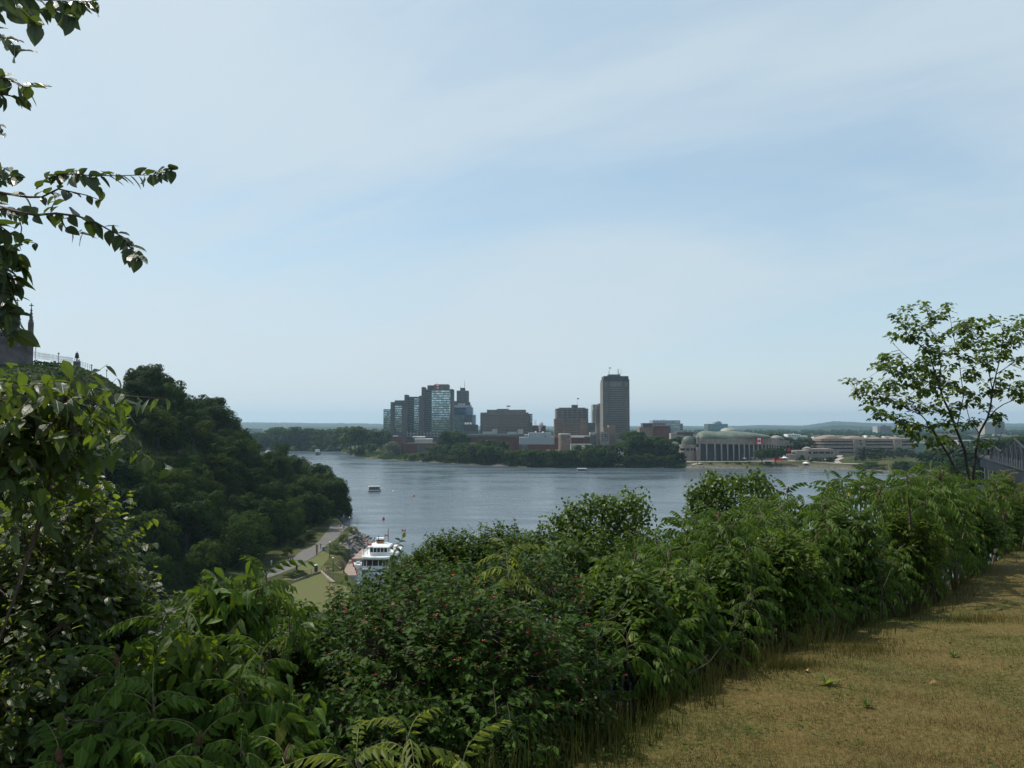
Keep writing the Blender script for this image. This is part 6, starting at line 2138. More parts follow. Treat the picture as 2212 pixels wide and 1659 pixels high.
L_bass = leafmat('basswood_leaf', (0.0251, 0.0530, 0.0043), (0.0474, 0.0837, 0.0086), under=(0.0990, 0.1440, 0.0540), rough=.34, spec=.65, trans=.42, tcol=(.17, .25, .02), veins=.9)
L_buck = leafmat('buckthorn_leaf', (0.0173, 0.0404, 0.0035), (0.0432, 0.0765, 0.0071), under=(0.0720, 0.1040, 0.0400), rough=.32, spec=.6, trans=.46, tcol=(.24, .32, .025), veins=.6)
L_shrub = leafmat('shrub_leaf', (0.0191, 0.0428, 0.0029), (0.0576, 0.1002, 0.0076), under=(0.0396, 0.0660, 0.0198), rough=.45, spec=.15, trans=.3, tcol=(0.1320, 0.2112, 0.0132))
L_cott = leafmat('cottonwood_leaf', (0.0308, 0.0597, 0.0057), (0.0859, 0.1374, 0.0147), under=(0.0720, 0.1008, 0.0504), rough=.42, spec=.25, trans=.3, tcol=(0.1584, 0.2448, 0.0216))
L_young = leafmat('young_tree_leaf', (0.0265, 0.0536, 0.0045), (0.0867, 0.1392, 0.0112), under=(0.0560, 0.0800, 0.0320), rough=.42, spec=.3, trans=.33, tcol=(0.1760, 0.2720, 0.0160))
M_berry = mat('red_berry', (0.40, 0.022, 0.016), .25, .1, 60, spec=.6)
M_cone = mat('sumac_cone', (0.105, 0.052, 0.032), .95, .3, 90, bump=.6)

def frond_mesh(seed, L=.44, pairs=6, leafL=.122, leafW=.054, up=.55, dr=1.05, hang=.55, m=None, kind='lance'):
    r = np.random.default_rng(seed)
    tpl = leaf_tpl(1, 1, 3, .25, .22, kind)
    tpl = (tpl[0] * (leafW, leafL, leafL * .8), *tpl[1:])
    S = np.linspace(0, 1, 9)
    side = r.uniform(-.12, .12)
    crv = lambda s: np.stack([side * s * s * L, s * L * (1 - .12 * s * dr), (up * s - dr * s * s) * L * .62], -1)
    mb = MB()
    mb.tube(crv(S), np.linspace(.0042, .0014, 9), 4, mat=1)
    D, P, N = [], [], []
    for i in range(pairs):
        s = .16 + .80 * i / (pairs - 1)
        p = crv(np.array(s)); t = unit(crv(np.array(s + .02)) - crv(np.array(s - .02)))
        up_ = unit(np.cross(np.cross(t, (0, 0, 1.0)), t))
        sd = unit(np.cross(t, up_))
        for k in (-1, 1):
            h = hang * r.uniform(.6, 1.4)
            D.append(sd * k + t * r.uniform(.3, .7) - np.array((0, 0, 1)) * h + r.normal(size=3) * .08)
            N.append(up_ + sd * k * h * .8 + r.normal(size=3) * .12)
            P.append(p)
    D.append(unit(crv(np.array(1.0)) - crv(np.array(.95))) + (0, 0, -.2)); N.append(np.array((0, 0, 1.0))); P.append(crv(np.array(1.0)))
    D, N, P = np.array(D), np.array(N), np.array(P)
    sc = np.array([math.sin(math.pi * (.18 + .70 * (i // 2) / pairs)) ** .5 for i in range(len(D))]) * r.uniform(.85, 1.1, len(D))
    R = frames(D, N) * sc[:, None, None]
    mb.inst(tpl, R, P, np.clip(r.uniform(0, 1) * .5 + r.random(len(D)) * .5, 0, 1))
    return mb.mesh('frond', [m or L_sumac, M_twig_g])

FR = {'sumac': [frond_mesh(i, L=.31 + .03 * (i % 4), up=.40 + .1 * (i % 3), dr=.95 + .2 * (i % 4), hang=1.3 + .5 * (i % 3)) for i in range(8)],
      'bright': [frond_mesh(20 + i, L=.36, pairs=7, leafL=.115, leafW=.036, dr=1.5, hang=1.3, m=L_bright) for i in range(4)],
      'rust': [frond_mesh(40 + i, L=.42, pairs=11, up=.4, dr=1.2, hang=.8, m=L_rust) for i in range(4)]}

def cone_mesh(seed):
    r = np.random.default_rng(seed)
    mb = MB()
    mb.lathe([(.006, 0), (.024, .02), (.030, .05), (.026, .085), (.015, .12), (.003, .145)], (0, 0, 0), 9)
    mb.v[0][:, :2] *= r.uniform(.75, 1.25, (len(mb.v[0]), 1))
    return mb.mesh('seed_cone', M_cone, True)
CONES = [cone_mesh(i) for i in range(3)]

def put(o, R, p, s=1.0):
    m = Matrix.Identity(4)
    R = np.asarray(R) * s
    for i in range(3):
        for j in range(3):
            m[i][j] = R[i][j]
        m[i][3] = p[i]
    o.matrix_basis = m

def whorl(root, base, apex, kinds, n, sc, r, emin=-.15, emax=1.1):
    """a spreading head of fronds at the end of a stem"""
    a0 = r.uniform(0, 6.28)
    for i in range(n):
        u = i / max(1, n - 1)
        az = a0 + i * 2.4 + r.uniform(-.25, .25)
        el = emin + (emax - emin) * u ** 1.4 + r.uniform(-.12, .12)
        me = FR[kinds][int(r.integers(len(FR[kinds])))]
        R = rotz(az) @ rotx(el) @ rotz(0) 
        p = apex - base - np.array((0, 0, .22 * sc * (1 - u)))
        put(link('frond', me, root), R, p, sc * r.uniform(.8, 1.12) * (1 - .25 * u))

def sumac(label, group, apexes, kinds='sumac', n=10, sc=1.0, seed=0, cones=0.2, name='sumac_shrub', root_at=None):
    """apexes: heads of the stems, in world metres"""
    r = np.random.default_rng(seed)
    A = np.array(apexes)
    c = A.mean(0)
    bx, by = (c[0] + .1, c[1] + .12) if root_at is None else root_at
    base = np.array((bx, by, zg(bx, by) - .03))
    root = thing(name, label, 'shrub', base, 0, group)
    for a in A:
        foot = base + np.array((*(a[:2] - base[:2]) * .35, 0))
        foot[2] = zg(foot[0], foot[1]) - .05
        mid = (foot + a) / 2 + np.array((*r.uniform(-.08, .08, 2), 0)) + (a - foot) * np.array((-.08, -.08, .05))
        mb = MB()
        mb.tube([foot - base, (foot + mid) / 2 - base, mid - base, (mid * .4 + a * .6) - base, a - base], [.018 * sc, .016 * sc, .014 * sc, .011 * sc, .006 * sc], 6)
        mb.obj('stem', M_twig, root, True)
        whorl(root, base, a, kinds, n, sc * r.uniform(.9, 1.1), r)
        if r.random() < cones:
            put(link('seed_cone', CONES[int(r.integers(3))], root), rotz(r.uniform(0, 6)) @ rotx(r.uniform(-.3, .3)), a - base + (0, 0, -.02), sc * r.uniform(.5, .85))
    return root

def leafy(label, group, base, centre, radii, ntwig, per, tpls, mats, nstem=5, nobj=250, twl=.22, seed=0, droop=.35, gap=None, name='leafy_shrub', cat='shrub', berries=0.0, smat=None, shell=.5, stemr=.014, clip=None, dirb=(0, 0, .35), flat=.5, spread=.35):
    """shrub or tree: stems from the base into an ellipsoid, twigs to its outer part, leaves along the twigs.
    The leaves nearest the eye are objects of their own, the rest is one mass."""
    r = np.random.default_rng(seed)
    base, centre, radii = np.array(base, float), np.array(centre, float), np.array(radii, float)
    root = thing(name, label, cat, base, 0, group)
    lob = unit(r.normal(size=(9, 3)))
    d = unit(r.normal(size=(ntwig, 3)) + dirb)
    bump = 1 + .22 * np.max(d @ lob.T, 1) - .2 + r.normal(size=ntwig) * .05
    rad = (shell + (1 - shell) * r.random(ntwig) ** .5) * bump
    tip = centre + d * rad[:, None] * radii
    if clip is not None:
        keep = clip(tip)
        tip, d = tip[keep], d[keep]
    ntwig = len(tip)
    # stems
    sd = unit(np.stack([np.cos(np.arange(nstem) * 2.4 + r.uniform(0, 6)), np.sin(np.arange(nstem) * 2.4), np.full(nstem, .7)], 1))
    ends = centre + sd * radii * np.array((.55, .55, .6))
    S = []
    for e_ in ends:
        f0 = base + np.array((*(e_[:2] - base[:2]) * .12, 0)) 
        k = np.linspace(0, 1, 6)[:, None]
        S.append(f0 + (e_ - f0) * k + np.array((0, 0, 1)) * (np.sin(k * math.pi) * .08 * np.linalg.norm(e_ - f0)) + r.normal(size=(6, 3)) * .012 * np.linalg.norm(e_ - f0))
    S = np.array(S)
    mbs = [MB() for _ in ends]
    for i in range(nstem):
        mbs[i].tube(S[i] - base, np.linspace(stemr, stemr * .35, 6), 6)
    td = unit(d * radii / radii.max() + (0, 0, .35) + r.normal(size=(ntwig, 3)) * spread)
    allp = S[:, 2:].reshape(-1, 3)
    for k in range(ntwig):
        a = tip[k] - td[k] * twl
        j = int(np.argmin(((allp - a) ** 2).sum(1) + .6 * np.maximum(allp[:, 2] - a[2], 0) ** 2))
        b_ = allp[j]
        if k % 2 == 0 or ntwig < 160:
            mid = (a + b_) / 2 + (0, 0, -.06 * np.linalg.norm(a - b_))
            mbs[j // 4].tube(np.array([b_, mid, a, tip[k]]) - base, [stemr * .35, stemr * .26, stemr * .18, stemr * .08], 3, cap=False)
        else:
            mbs[j // 4].tube(np.array([a, tip[k]]) - base, [stemr * .16, stemr * .08], 3, cap=False)
    for m_ in mbs:
        m_.obj('stem', smat or M_twig, root)
    # leaves
    n = ntwig * per
    T = np.repeat(np.arange(ntwig), per)
    s = np.tile(np.linspace(0, 1, per), ntwig) + r.uniform(-.05, .05, n)
    P = tip[T] - td[T] * (twl * (1 - s))[:, None]
    az = np.tile(np.arange(per) * 2.6, ntwig) + r.uniform(-.5, .5, n) + np.repeat(r.uniform(0, 6, ntwig), per)
    u1 = unit(np.cross(td[T], r.normal(size=(n, 3)) * .2 + (0.1, .2, 1)))
    u2 = np.cross(td[T], u1)
    D = unit(u1 * np.cos(az)[:, None] + u2 * np.sin(az)[:, None] * flat + td[T] * .55 - np.array((0, 0, 1)) * (droop * r.uniform(.3, 1.7, n))[:, None])
    N = unit(np.array((0, 0, 1.0)) + r.normal(size=(n, 3)) * .38 + d[T] * .35)
    sc = r.uniform(.65, 1.15, n)
    R = frames(D, N) * sc[:, None, None]
    rv = r.random(n)
    ti = r.integers(len(tpls), size=n)
    mi = (r.random(n) < .0).astype(int)
    # nearest to the eye, and in the picture
    px, py = topix(P.T)
    vis = (px > -20) & (px < 2232) & (py > -20) & (py < 1680)
    key = np.where(vis, np.linalg.norm(P - (0, 0, HC), axis=1) + r.uniform(0, radii.min() * .5, n), 1e9)
    first = np.argsort(key)[:nobj]
    first = first[key[first] < 1e8]
    rest = np.setdiff1d(np.arange(n), first)
    meshes = [MB().add(*t_[:3], 0, 0.0, t_[3]).mesh('leaf', mats) for t_ in tpls]
    for i in first:
        put(link('leaf', meshes[ti[i]], root), R[i], P[i] - base)
    mb = MB()
    for k, t_ in enumerate(tpls):
        w_ = rest[ti[rest] == k]
        mb.inst(t_, R[w_], P[w_] - base, rv[w_])
    if mb.n:
        mb.obj('foliage', mats, root, kind='stuff')
    if berries:
        w_ = np.where(r.random(n) < berries)[0]
        a = np.arange(6) * 1.047
        bt = np.array([(0, 0, -1)] + [(math.cos(t_) * .87, math.sin(t_) * .87, -.35) for t_ in a] + [(math.cos(t_ + .5) * .87, math.sin(t_ + .5) * .87, .4) for t_ in a] + [(0, 0, 1)]) * .0054
        tt = [(0, 1 + (j + 1) % 6, 1 + j) for j in range(6)] + [(1 + j, 1 + (j + 1) % 6, 7 + j) for j in range(6)] + [(7 + j, 1 + (j + 1) % 6, 7 + (j + 1) % 6) for j in range(6)] + [(13, 7 + j, 7 + (j + 1) % 6) for j in range(6)]
        mb = MB()
        for off in ((0.006, 0, -.004), (-.005, .003, -.006)):
            mb.inst((bt, np.zeros((0, 4), int), np.array(tt), np.zeros((14, 2))), np.tile(np.eye(3), (len(w_), 1, 1)) * r.uniform(.8, 1.3, len(w_))[:, None, None], P[w_] - base + np.array(off) + D[w_] * .012 + (0, 0, .006), r.random(len(w_)))
        mb.obj('berries', M_berry, root, True, kind='stuff')
    return root

def on_land(x, y):
    return np.array((x, y, zg(x, y) - .03))

def depth_to_edge(px):
    ys = np.arange(3.0, 40, .1)
    s = edge_s((px - 1106) / F * ys, ys)
    i = np.argmax(s > 0)
    return ys[i] if (s > 0).any() else 40.0

# --- honeysuckles with red berries in the middle
T_h = [leaf_tpl(.054, .031, 3, .2, .12), leaf_tpl(.046, .027, 3, .3, .25), leaf_tpl(.062, .034, 3, .12, .05)]
c = at(960, 1440, 5.3)
leafy('big honeysuckle bush with red berries in the middle of the foreground', None, on_land(c[0] + .1, c[1] + .2), c + (0, 0, -.05), (.98, .72, .68), 860, 14, T_h, L_honey, 9, 290, .20, 11, berries=.06, name='honeysuckle_bush', cat='shrub', shell=.3)
c = at(1195, 1490, 5.7)
leafy('honeysuckle bush with red berries beside the lawn edge', None, on_land(c[0] - .15, c[1] + .2), c + (0, 0, -.1), (.56, .5, .68), 420, 13, T_h, L_honey, 6, 200, .2, 12, berries=.06, name='honeysuckle_bush', shell=.3)
c = at(1090, 1315, 6.6)
leafy('taller leafy honeysuckle rising behind the big berry bush', None, on_land(c[0], c[1] + .2), c + (0, 0, -.1), (.85, .6, .68), 560, 13, T_h, L_honey, 7, 220, .22, 13, berries=.04, name='honeysuckle_bush', shell=.3)
c = at(770, 1380, 6.4)
leafy('honeysuckle bush with few berries under the view of the canal lawn', None, on_land(c[0], c[1] + .2), c + (0, 0, -.15), (.58, .5, .62), 380, 13, T_h, L_honey, 5, 160, .2, 14, berries=.04, name='honeysuckle_bush', shell=.5)
c = at(880, 1290, 7.2)
leafy('honeysuckle bush below the docked ferry', None, on_land(c[0], c[1] + .2), c + (0, 0, -.2), (.66, .5, .55), 360, 13, T_h, L_honey, 5, 120, .2, 15, berries=.04, name='honeysuckle_bush', shell=.5)

# a single shoot that stands up in front of the ferry
def shoot(label, pix, d, leaves, tpl, m, seed=1, name='leafy_shoot', foot=None):
    r = np.random.default_rng(seed)
    P = np.array([at(x, y, d) for x, y in pix])
    base = on_land(P[0][0], d) if foot is None else np.array(foot)
    root = thing(name, label, 'plant', base)
    mb = MB(); mb.tube(np.vstack([base, P]) - base, np.linspace(.006, .0018, len(P) + 1), 5); mb.obj('stem', M_twig_g, root)
    me = MB().add(*tpl[:3], 0, 0.0, tpl[3]).mesh('leaf', m)
    for x, y, dx, dy, s in leaves:
        p = at(x, y, d)
        put(link('leaf', me, root), frames(np.array([(dx, r.uniform(-.5, .2), -dy)]), np.array([(r.uniform(-.5, .5), -.45, 1.0)]))[0], p - base, s)
    return root
shoot('single upright leafy shoot standing in front of the ferry', [(845, 1228), (848, 1205), (855, 1188), (862, 1172), (871, 1160)], 5.6,
      [(871, 1162, .3, -1, 1.0), (866, 1168, -.8, -.5, 1.1), (864, 1170, 1, -.2, 1.0), (860, 1178, 1, .1, 1.0), (857, 1186, -.6, .8, 1.2), (856, 1184, 1, .7, 1.15), (850, 1198, -.5, 1, 1.25), (850, 1200, .9, .7, 1.1), (847, 1212, -.8, .6, 1.1), (847, 1215, .9, .9, 1.1)], leaf_tpl(.045, .027, 4, .2, .15), L_bass)

# --- mid-distance shrubs on the slope
T_m = [leaf_tpl(.075, .052, 3, .25, .2, 'ovate'), leaf_tpl(.062, .046, 3, .15, .1, 'ovate')]
for i, (px, py, d, rx, rz_, lab) in enumerate(((905, 1222, 13.5, .55, .42, 'small leaved shrub on the slope right below the ferry'), (985, 1200, 14.5, .75, .60, 'small leaved shrub on the slope, second right of the ferry'), (1085, 1190, 15.0, .85, .66, 'broad shrub on the slope between ferry and left cottonwood'), (1180, 1205, 13.5, .75, .60, 'shrub on the slope at the foot of the left cottonwood'), (1020, 1275, 11.5, .8, .5, 'dense shrub behind the tall honeysuckle'), (1420, 1205, 14, .9, .62, 'dense shrub between the two cottonwood tops'))):
    c = at(px, py, d)
    leafy(lab, None, on_land(c[0], c[1] + .3), c + (0, 0, -.15), (rx * 1.1, rx * .9, rz_ * 1.15), 420, 15, T_m, L_shrub, 5, 90, .3, 40 + i, droop=.35, name='slope_shrub', shell=.35)
T_c = [leaf_tpl(.085, .082, 3, .2, .1, 'heart'), leaf_tpl(.072, .07, 3, .3, .25, 'heart')]
for i, (lobes_, d, lab) in enumerate(((((1205, 1135, 34), (1235, 1110, 30), (1270, 1098, 32), (1300, 1088, 26), (1330, 1105, 34), (1365, 1090, 36), (1385, 1115, 28), (1250, 1150, 50), (1310, 1150, 55), (1360, 1150, 45), (1300, 1200, 60), (1230, 1190, 45), (1370, 1190, 45)), 19.0, 'rounded treetop of the left cottonwood against the river'),
                                      (((1500, 1075, 26), (1520, 1055, 30), (1550, 1048, 34), (1590, 1050, 36), (1630, 1040, 34), (1650, 1055, 30), (1665, 1085, 26), (1540, 1090, 45), (1600, 1095, 52), (1640, 1115, 40), (1560, 1140, 55), (1500, 1120, 36), (1620, 1150, 45)), 19.0, 'rounded treetop of the right cottonwood against the river'))):
    cx = np.mean([l[0] for l in lobes_])
    c = at(cx, 1150, d)
    base = on_land(c[0], d + .4)
    root = thing('cottonwood_tree', lab, 'tree', base)
    r = np.random.default_rng(60 + i)
    mb = MB()
    top = at(cx, 1110, d)
    mb.tube([base - base, (top - base) * .5 + (.05, 0, 0), top - base], [.09, .06, .02], 7)
    Pl, Dl, Nl = [], [], []
    for lx, ly, lr in lobes_:
        ctr = at(lx, ly, d + r.uniform(-.5, .5))
        R_ = lr / F * d
        mb.tube([(top - base) * r.uniform(.45, .9), (ctr - base) * (.98, .98, .99)], [.02, .008], 4)
        m = int(430 * (lr / 40) ** 2)
        v = unit(r.normal(size=(m, 3)) + (0, 0, .2))
        q_ = (r.uniform(.3, 1.0, m) * (1 + .35 * np.sin(v @ r.normal(size=3) * 3.5)))[:, None]
        Pl.append(ctr + v * q_ * R_ * (1, 1, 1.05))
        Dl.append(unit(v * .5 + r.normal(size=(m, 3)) * .5 - (0, 0, .6)))
        Nl.append(unit(v + (0, -.2, .6) + r.normal(size=(m, 3)) * .5))
    Pl, Dl, Nl = np.concatenate(Pl), np.concatenate(Dl), np.concatenate(Nl)
    mb.obj('trunk', M_bark, root)
    n = len(Pl)
    R_ = frames(Dl, Nl) * r.uniform(.7, 1.15, n)[:, None, None]
    o_ = np.argsort(Pl[:, 1] + r.uniform(0, 1.5, n))
    me = MB().add(*T_c[0][:3], 0, 0.0, T_c[0][3]).mesh('leaf', L_cott)
    for k in o_[:120]:
        put(link('leaf', me, root), R_[k], Pl[k] - base)
    mb = MB(); mb.inst(T_c[0], R_[o_[120:]], Pl[o_[120:]] - base, r.random(n - 120))
    mb.obj('foliage', L_cott, root, kind='stuff')

# --- left: elm twigs, basswood, buckthorns
T_b = [leaf_tpl(.092, .048, 5, .22, .2, 'ovate', .06), leaf_tpl(.078, .040, 5, .3, .35, 'ovate', .08), leaf_tpl(.104, .054, 5, .15, .2, 'ovate', .05)]
c = at(20, 915, 3.9)
def clip_bass(P):
    px, py = topix(P.T)
    return (px < 292 - np.abs(py - 900) * .12) & (py > 800 + np.maximum(0, 60 - px) * .1 - 22 * np.sin(px * .06)) & (py < 1075)
leafy('basswood sapling with big shiny leaves at the left edge', None, on_land(c[0] - .9, c[1] + .7), c + (0, 0, 0), (.74, .5, .46), 330, 7, T_b, L_bass, 5, 300, .34, 71, droop=.9, name='basswood_sapling', cat='tree', shell=.15, stemr=.012, clip=clip_bass, spread=.6)
T_k = [leaf_tpl(.058, .040, 4, .25, .2, 'ovate', .05), leaf_tpl(.048, .036, 4, .3, .2, 'round', .05)]
c = at(120, 1190, 4.7)
leafy('buckthorn bush with small glossy leaves under the basswood', None, on_land(c[0] - .2, c[1] + .2), c, (.58, .45, .52), 210, 11, T_k, L_buck, 6, 280, .22, 72, droop=.6, name='buckthorn_bush', shell=.4, smat=mat('grey_bark', (.10, .085, .07), .9, .2, 20))
c = at(60, 1420, 4.3)
leafy('buckthorn bush in the lower left corner of the view', None, on_land(c[0] - .2, c[1] + .2), c, (.55, .4, .45), 170, 10, T_k, L_buck, 6, 240, .22, 73, droop=.6, name='buckthorn_bush', shell=.4)
c = at(230, 1600, 4.5)
leafy('low buckthorn bush at the bottom left behind sumac fronds', None, on_land(c[0], c[1] + .2), c + (0, 0, -.1), (.55, .4, .32), 130, 10, T_k, L_buck, 5, 160, .22, 74, droop=.6, name='buckthorn_bush', shell=.4)

T_e = [leaf_tpl(.090, .054, 5, .25, .22, 'ovate', .08), leaf_tpl(.074, .046, 5, .35, .3, 'ovate', .1), leaf_tpl(.105, .064, 5, .18, .15, 'ovate', .06)]
e = lambda x, y: (x / 2.56, y / 2.56)
ELM = [  # twigs as seen: (points, leaf scale)
    ([e(-60, 1050), e(0, 1065), e(150, 1090), e(230, 1090), e(320, 1045), e(400, 1062), e(480, 1080), e(560, 1110)], .62, 13),
    ([e(200, 1045), e(262, 985), e(340, 968), e(420, 960), e(500, 972), e(560, 970), e(640, 972), e(700, 970), e(780, 968), e(860, 968), e(930, 945), e(955, 940)], .70, 46),
    ([e(-60, 1130), e(0, 1145), e(100, 1172), e(200, 1190), e(310, 1180), e(430, 1195), e(530, 1230), e(600, 1270), e(680, 1310), e(740, 1390), e(775, 1440)], .76, 44),
    ([e(310, 1180), e(345, 1225), e(365, 1265), e(430, 1285), e(460, 1295)], .7, 9),
    ([e(60, 1160), e(100, 1190), e(120, 1260), e(110, 1330), e(170, 1340), e(200, 1345)], .6, 10),
    ([e(280, 1160), e(305, 1110), e(300, 1070)], .5, 6),
    ([e(500, 972), e(530, 1020), e(560, 1050)], .6, 6),
    ([e(-60, 985), e(0, 990), e(60, 985), e(110, 975)], .7, 12),
    ([e(-50, 1010), e(20, 940), e(40, 925)], .55, 7),
    ([e(-80, 440), e(0, 425), e(70, 450), e(130, 480), e(180, 480)], .75, 22),
    ([e(-60, 500), e(0, 520), e(60, 530), e(130, 545)], .8, 12),
    ([e(-80, 60), e(0, 40), e(120, 60), e(220, 50), e(330, 60), e(420, 90)], 1.05, 32),
    ([e(-40, -40), e(100, -20), e(250, 0), e(400, 5), e(530, 12)], .95, 26),
    ([e(120, 60), e(170, 110), e(200, 140)], .9, 6),
    ([e(-60, 170), e(0, 190), e(60, 230), e(110, 290)], 1.05, 9),
    ([e(-50, 700), e(0, 690), e(10, 740)], .6, 5),
    ([e(-80, 1230), e(0, 1250), e(60, 1290)], .95, 9),
    ([e(-90, 1340), e(0, 1360), e(80, 1400), e(120, 1480)], .95, 20),
    ([e(-90, 1450), e(0, 1480), e(60, 1530), e(90, 1580)], 1.0, 22),
    ([e(-90, 1560), e(0, 1590), e(40, 1640)], 1.0, 16),
    ([c8(-60, 0), c8(20, 40), c8(80, 150), c8(130, 260)], .95, 14),
    ([c8(-80, 300), c8(30, 380), c8(150, 480), c8(280, 590)], 1.0, 14),
    ([c8(-80, 520), c8(20, 600), c8(120, 700), c8(220, 800)], .95, 14),
]
d0 = 3.3
tb = np.array((-2.75, 3.6, 0)); tb[2] = zg(tb[0], tb[1]) - .05
elm = thing('elm_tree', 'elm branches with dark serrated leaves reaching in at the upper left edge', 'tree', tb)
mb = MB()
mb.tube([(0, 0, 0), (.03, -.02, 1.2), (-.02, .0, 2.6), (.05, -.1, 4.2)], [.13, .11, .09, .05], 9)
mb.obj('trunk', M_bark, elm, True)
r = np.random.default_rng(81)
meshes_e = [MB().add(*t_[:3], 0, 0.0, t_[3]).mesh('leaf', L_elm) for t_ in T_e]
nleaf = 0
for bi, (pix, ls, nl) in enumerate(ELM):
    dd = d0 + r.uniform(-.25, .35)
    P = np.array([at(x, y, dd + .1 * math.sin(i * .9 + bi)) for i, (x, y) in enumerate(pix)])
    if pix[0][0] < 0:
        hook = np.array((tb[0] + .02, tb[1], tb[2] + np.clip(P[0][2] - tb[2] - .5, .8, 3.9)))
        P = np.vstack([hook, (hook + P[0]) / 2 + (0, 0, .08), P])
        w0 = .0085
    else:
        w0 = .003
    MB().tube(P - tb, np.linspace(w0, .0014, len(P)), 5).obj('branch', M_twig, elm, True)
    Pv = P[2:] if pix[0][0] < 0 else P
    seg = np.linalg.norm(np.diff(Pv, axis=0), axis=1)
    cum = np.concatenate([[0], np.cumsum(seg)])
    for k in range(nl):
        s = cum[-1] * (k + r.uniform(.1, .9)) / nl
        s = cum[-1] * .98 if k == nl - 1 else s
        p = np.array([np.interp(s, cum, Pv[:, j]) for j in range(3)])
        tdir = unit(np.array([np.interp(min(s + .02, cum[-1]), cum, Pv[:, j]) - np.interp(max(s - .03, 0), cum, Pv[:, j]) for j in range(3)]))
        sd = unit(np.cross(tdir, (0, -1, .2))) * (1 if k % 2 else -1)
        D = unit(sd * r.uniform(.3, 1) + tdir * r.uniform(.4, 1) + (0, r.uniform(-.5, .2), -r.uniform(.0, .75)))
        N = unit(np.array((r.uniform(-.5, .5), -.35, 1.0)) + r.normal(size=3) * .45)
        put(link('leaf', meshes_e[int(r.integers(3))], elm), frames(D[None], N[None])[0], p - tb, ls * r.uniform(.75, 1.15))
        nleaf += 1

# --- left sumacs
LS = [(('tall sumac in front of the canal path, left of the canal lawn', ((575, 1238, 4.8), (468, 1268, 4.7), (530, 1300, 5.0), (625, 1325, 5.2)))),
      (('sumac with broad drooping fronds over the canal road', ((405, 1325, 4.3), (350, 1330, 4.4), (455, 1400, 4.2)))),
      (('sumac with pale arching frond right of the road', ((565, 1410, 4.1), (520, 1490, 3.8)))),
      (('low sumac in the lower left with long hanging leaflets', ((255, 1430, 3.9), (330, 1500, 3.6), (210, 1540, 3.5)))),
      (('sumac at the bottom left edge of the picture', ((330, 1650, 3.2), (430, 1600, 3.4), (130, 1640, 3.3)))),
      (('sumac at the bottom below the honeysuckle, left part', ((520, 1620, 3.4), (620, 1640, 3.3))))]
for i, (lab, ap) in enumerate(LS):
    sumac(lab, None, [at(x, y, d) for x, y, d in ap], 'sumac', 11, .74, 500 + i, cones=.3)
sumac('yellow green drooping walnut shoots at the bottom centre of the picture', None, [at(880, 1590, 3.2), at(770, 1640, 3.2), at(1000, 1650, 3.2)], 'bright', 9, .85, 520, cones=0, name='walnut_sapling')
sumac('bright yellow green young shoots above the big berry bush', None, [at(1095, 1195, 6.2), at(1120, 1270, 6.2), at(1060, 1290, 6.0)], 'bright', 9, .95, 521, cones=0, name='walnut_sapling')
sumac('bright green young shoots in front of the right cottonwood', None, [at(1665, 1095, 11.5), at(1700, 1120, 11.5), at(1640, 1130, 11.3)], 'bright', 9, 1.0, 522, cones=0, name='walnut_sapling')

# --- the sumac thicket along the lawn
SK = [(1280, 1190), (1340, 1165), (1400, 1150), (1480, 1120), (1550, 1090), (1620, 1072), (1700, 1048), (1750, 1028), (1830, 1015), (1950, 1012), (2050, 1004), (2130, 1016), (2180, 1012), (2230, 1018)]
BL = [(1250, 1600), (1500, 1480), (1700, 1400), (1800, 1370), (2000, 1310), (2230, 1230)]
sk = lambda px: np.interp(px, *zip(*SK))
bl = lambda px: np.interp(px, *zip(*BL))
r = np.random.default_rng(91)
ordn = ('first', 'second', 'third', 'fourth', 'fifth', 'sixth', 'seventh', 'eighth', 'ninth', 'tenth', 'eleventh', 'twelfth', 'thirteenth', 'fourteenth')
rows = [  # (behind the edge, heights between skyline 0 and lawn edge 1, bushes, heads per bush, group)
    (0.3, (.40, .90), 12, 5, 'front', 'sumacs along the lawn edge'),
    (1.0, (.22, .66), 11, 5, 'second', 'sumacs behind the front row'),
    (2.0, (.04, .42), 12, 6, 'third', 'sumacs in the middle of the thicket'),
    (3.4, (-.02, .22), 12, 6, 'back', 'sumacs at the back of the thicket'),
]
for beh, (f0, f1), nb, nh, rn, grp in rows:
    for i in range(nb):
        pxc = 1330 + (2225 - 1330) * (i + .5) / nb + r.uniform(-20, 20)
        heads = []
        for k in range(nh):
            px = pxc + r.uniform(-70, 70)
            de = depth_to_edge(px)
            d = de + beh + r.uniform(-.1, .9)
            f = r.uniform(f0, f1)
            py = sk(px) + (bl(px) - sk(px)) * f + 14
            heads.append(at(px, py, d))
        heads = [h for h in heads if h[2] - zg(h[0], h[1]) > .2] or [heads[0]]
        kd = 'rust' if pxc > 2150 and rn in ('third', 'back') else 'sumac'
        sumac(f'{ordn[i]} from the left of the sumac bushes {dict(front="along the lawn edge", second="just behind the front row", third="in the middle of the thicket", back="at the back against the river")[rn]}', grp, heads, kd, 10, 1.0 if rn != 'front' else .9, 600 + int(beh * 10) * 20 + i, cones=.28)
for i in range(9):                                       # the far right end, where the lawn bends away
    px0 = 1965 + i * 32
    heads = []
    for k in range(7):
        px = px0 + r.uniform(-40, 40)
        d = depth_to_edge(px) + .3 + 2.6 * r.random()
        heads.append(at(px, sk(px) + (bl(px) - sk(px)) * r.uniform(0, .7) + 10, d))
    sumac(f'{ordn[i]} from the left of the bushes that close the right end of the thicket', 'sumacs at the right end of the thicket', heads, 'rust' if i > 6 and i % 2 == 0 else 'sumac', 11, 1.15, 900 + i, cones=.25)
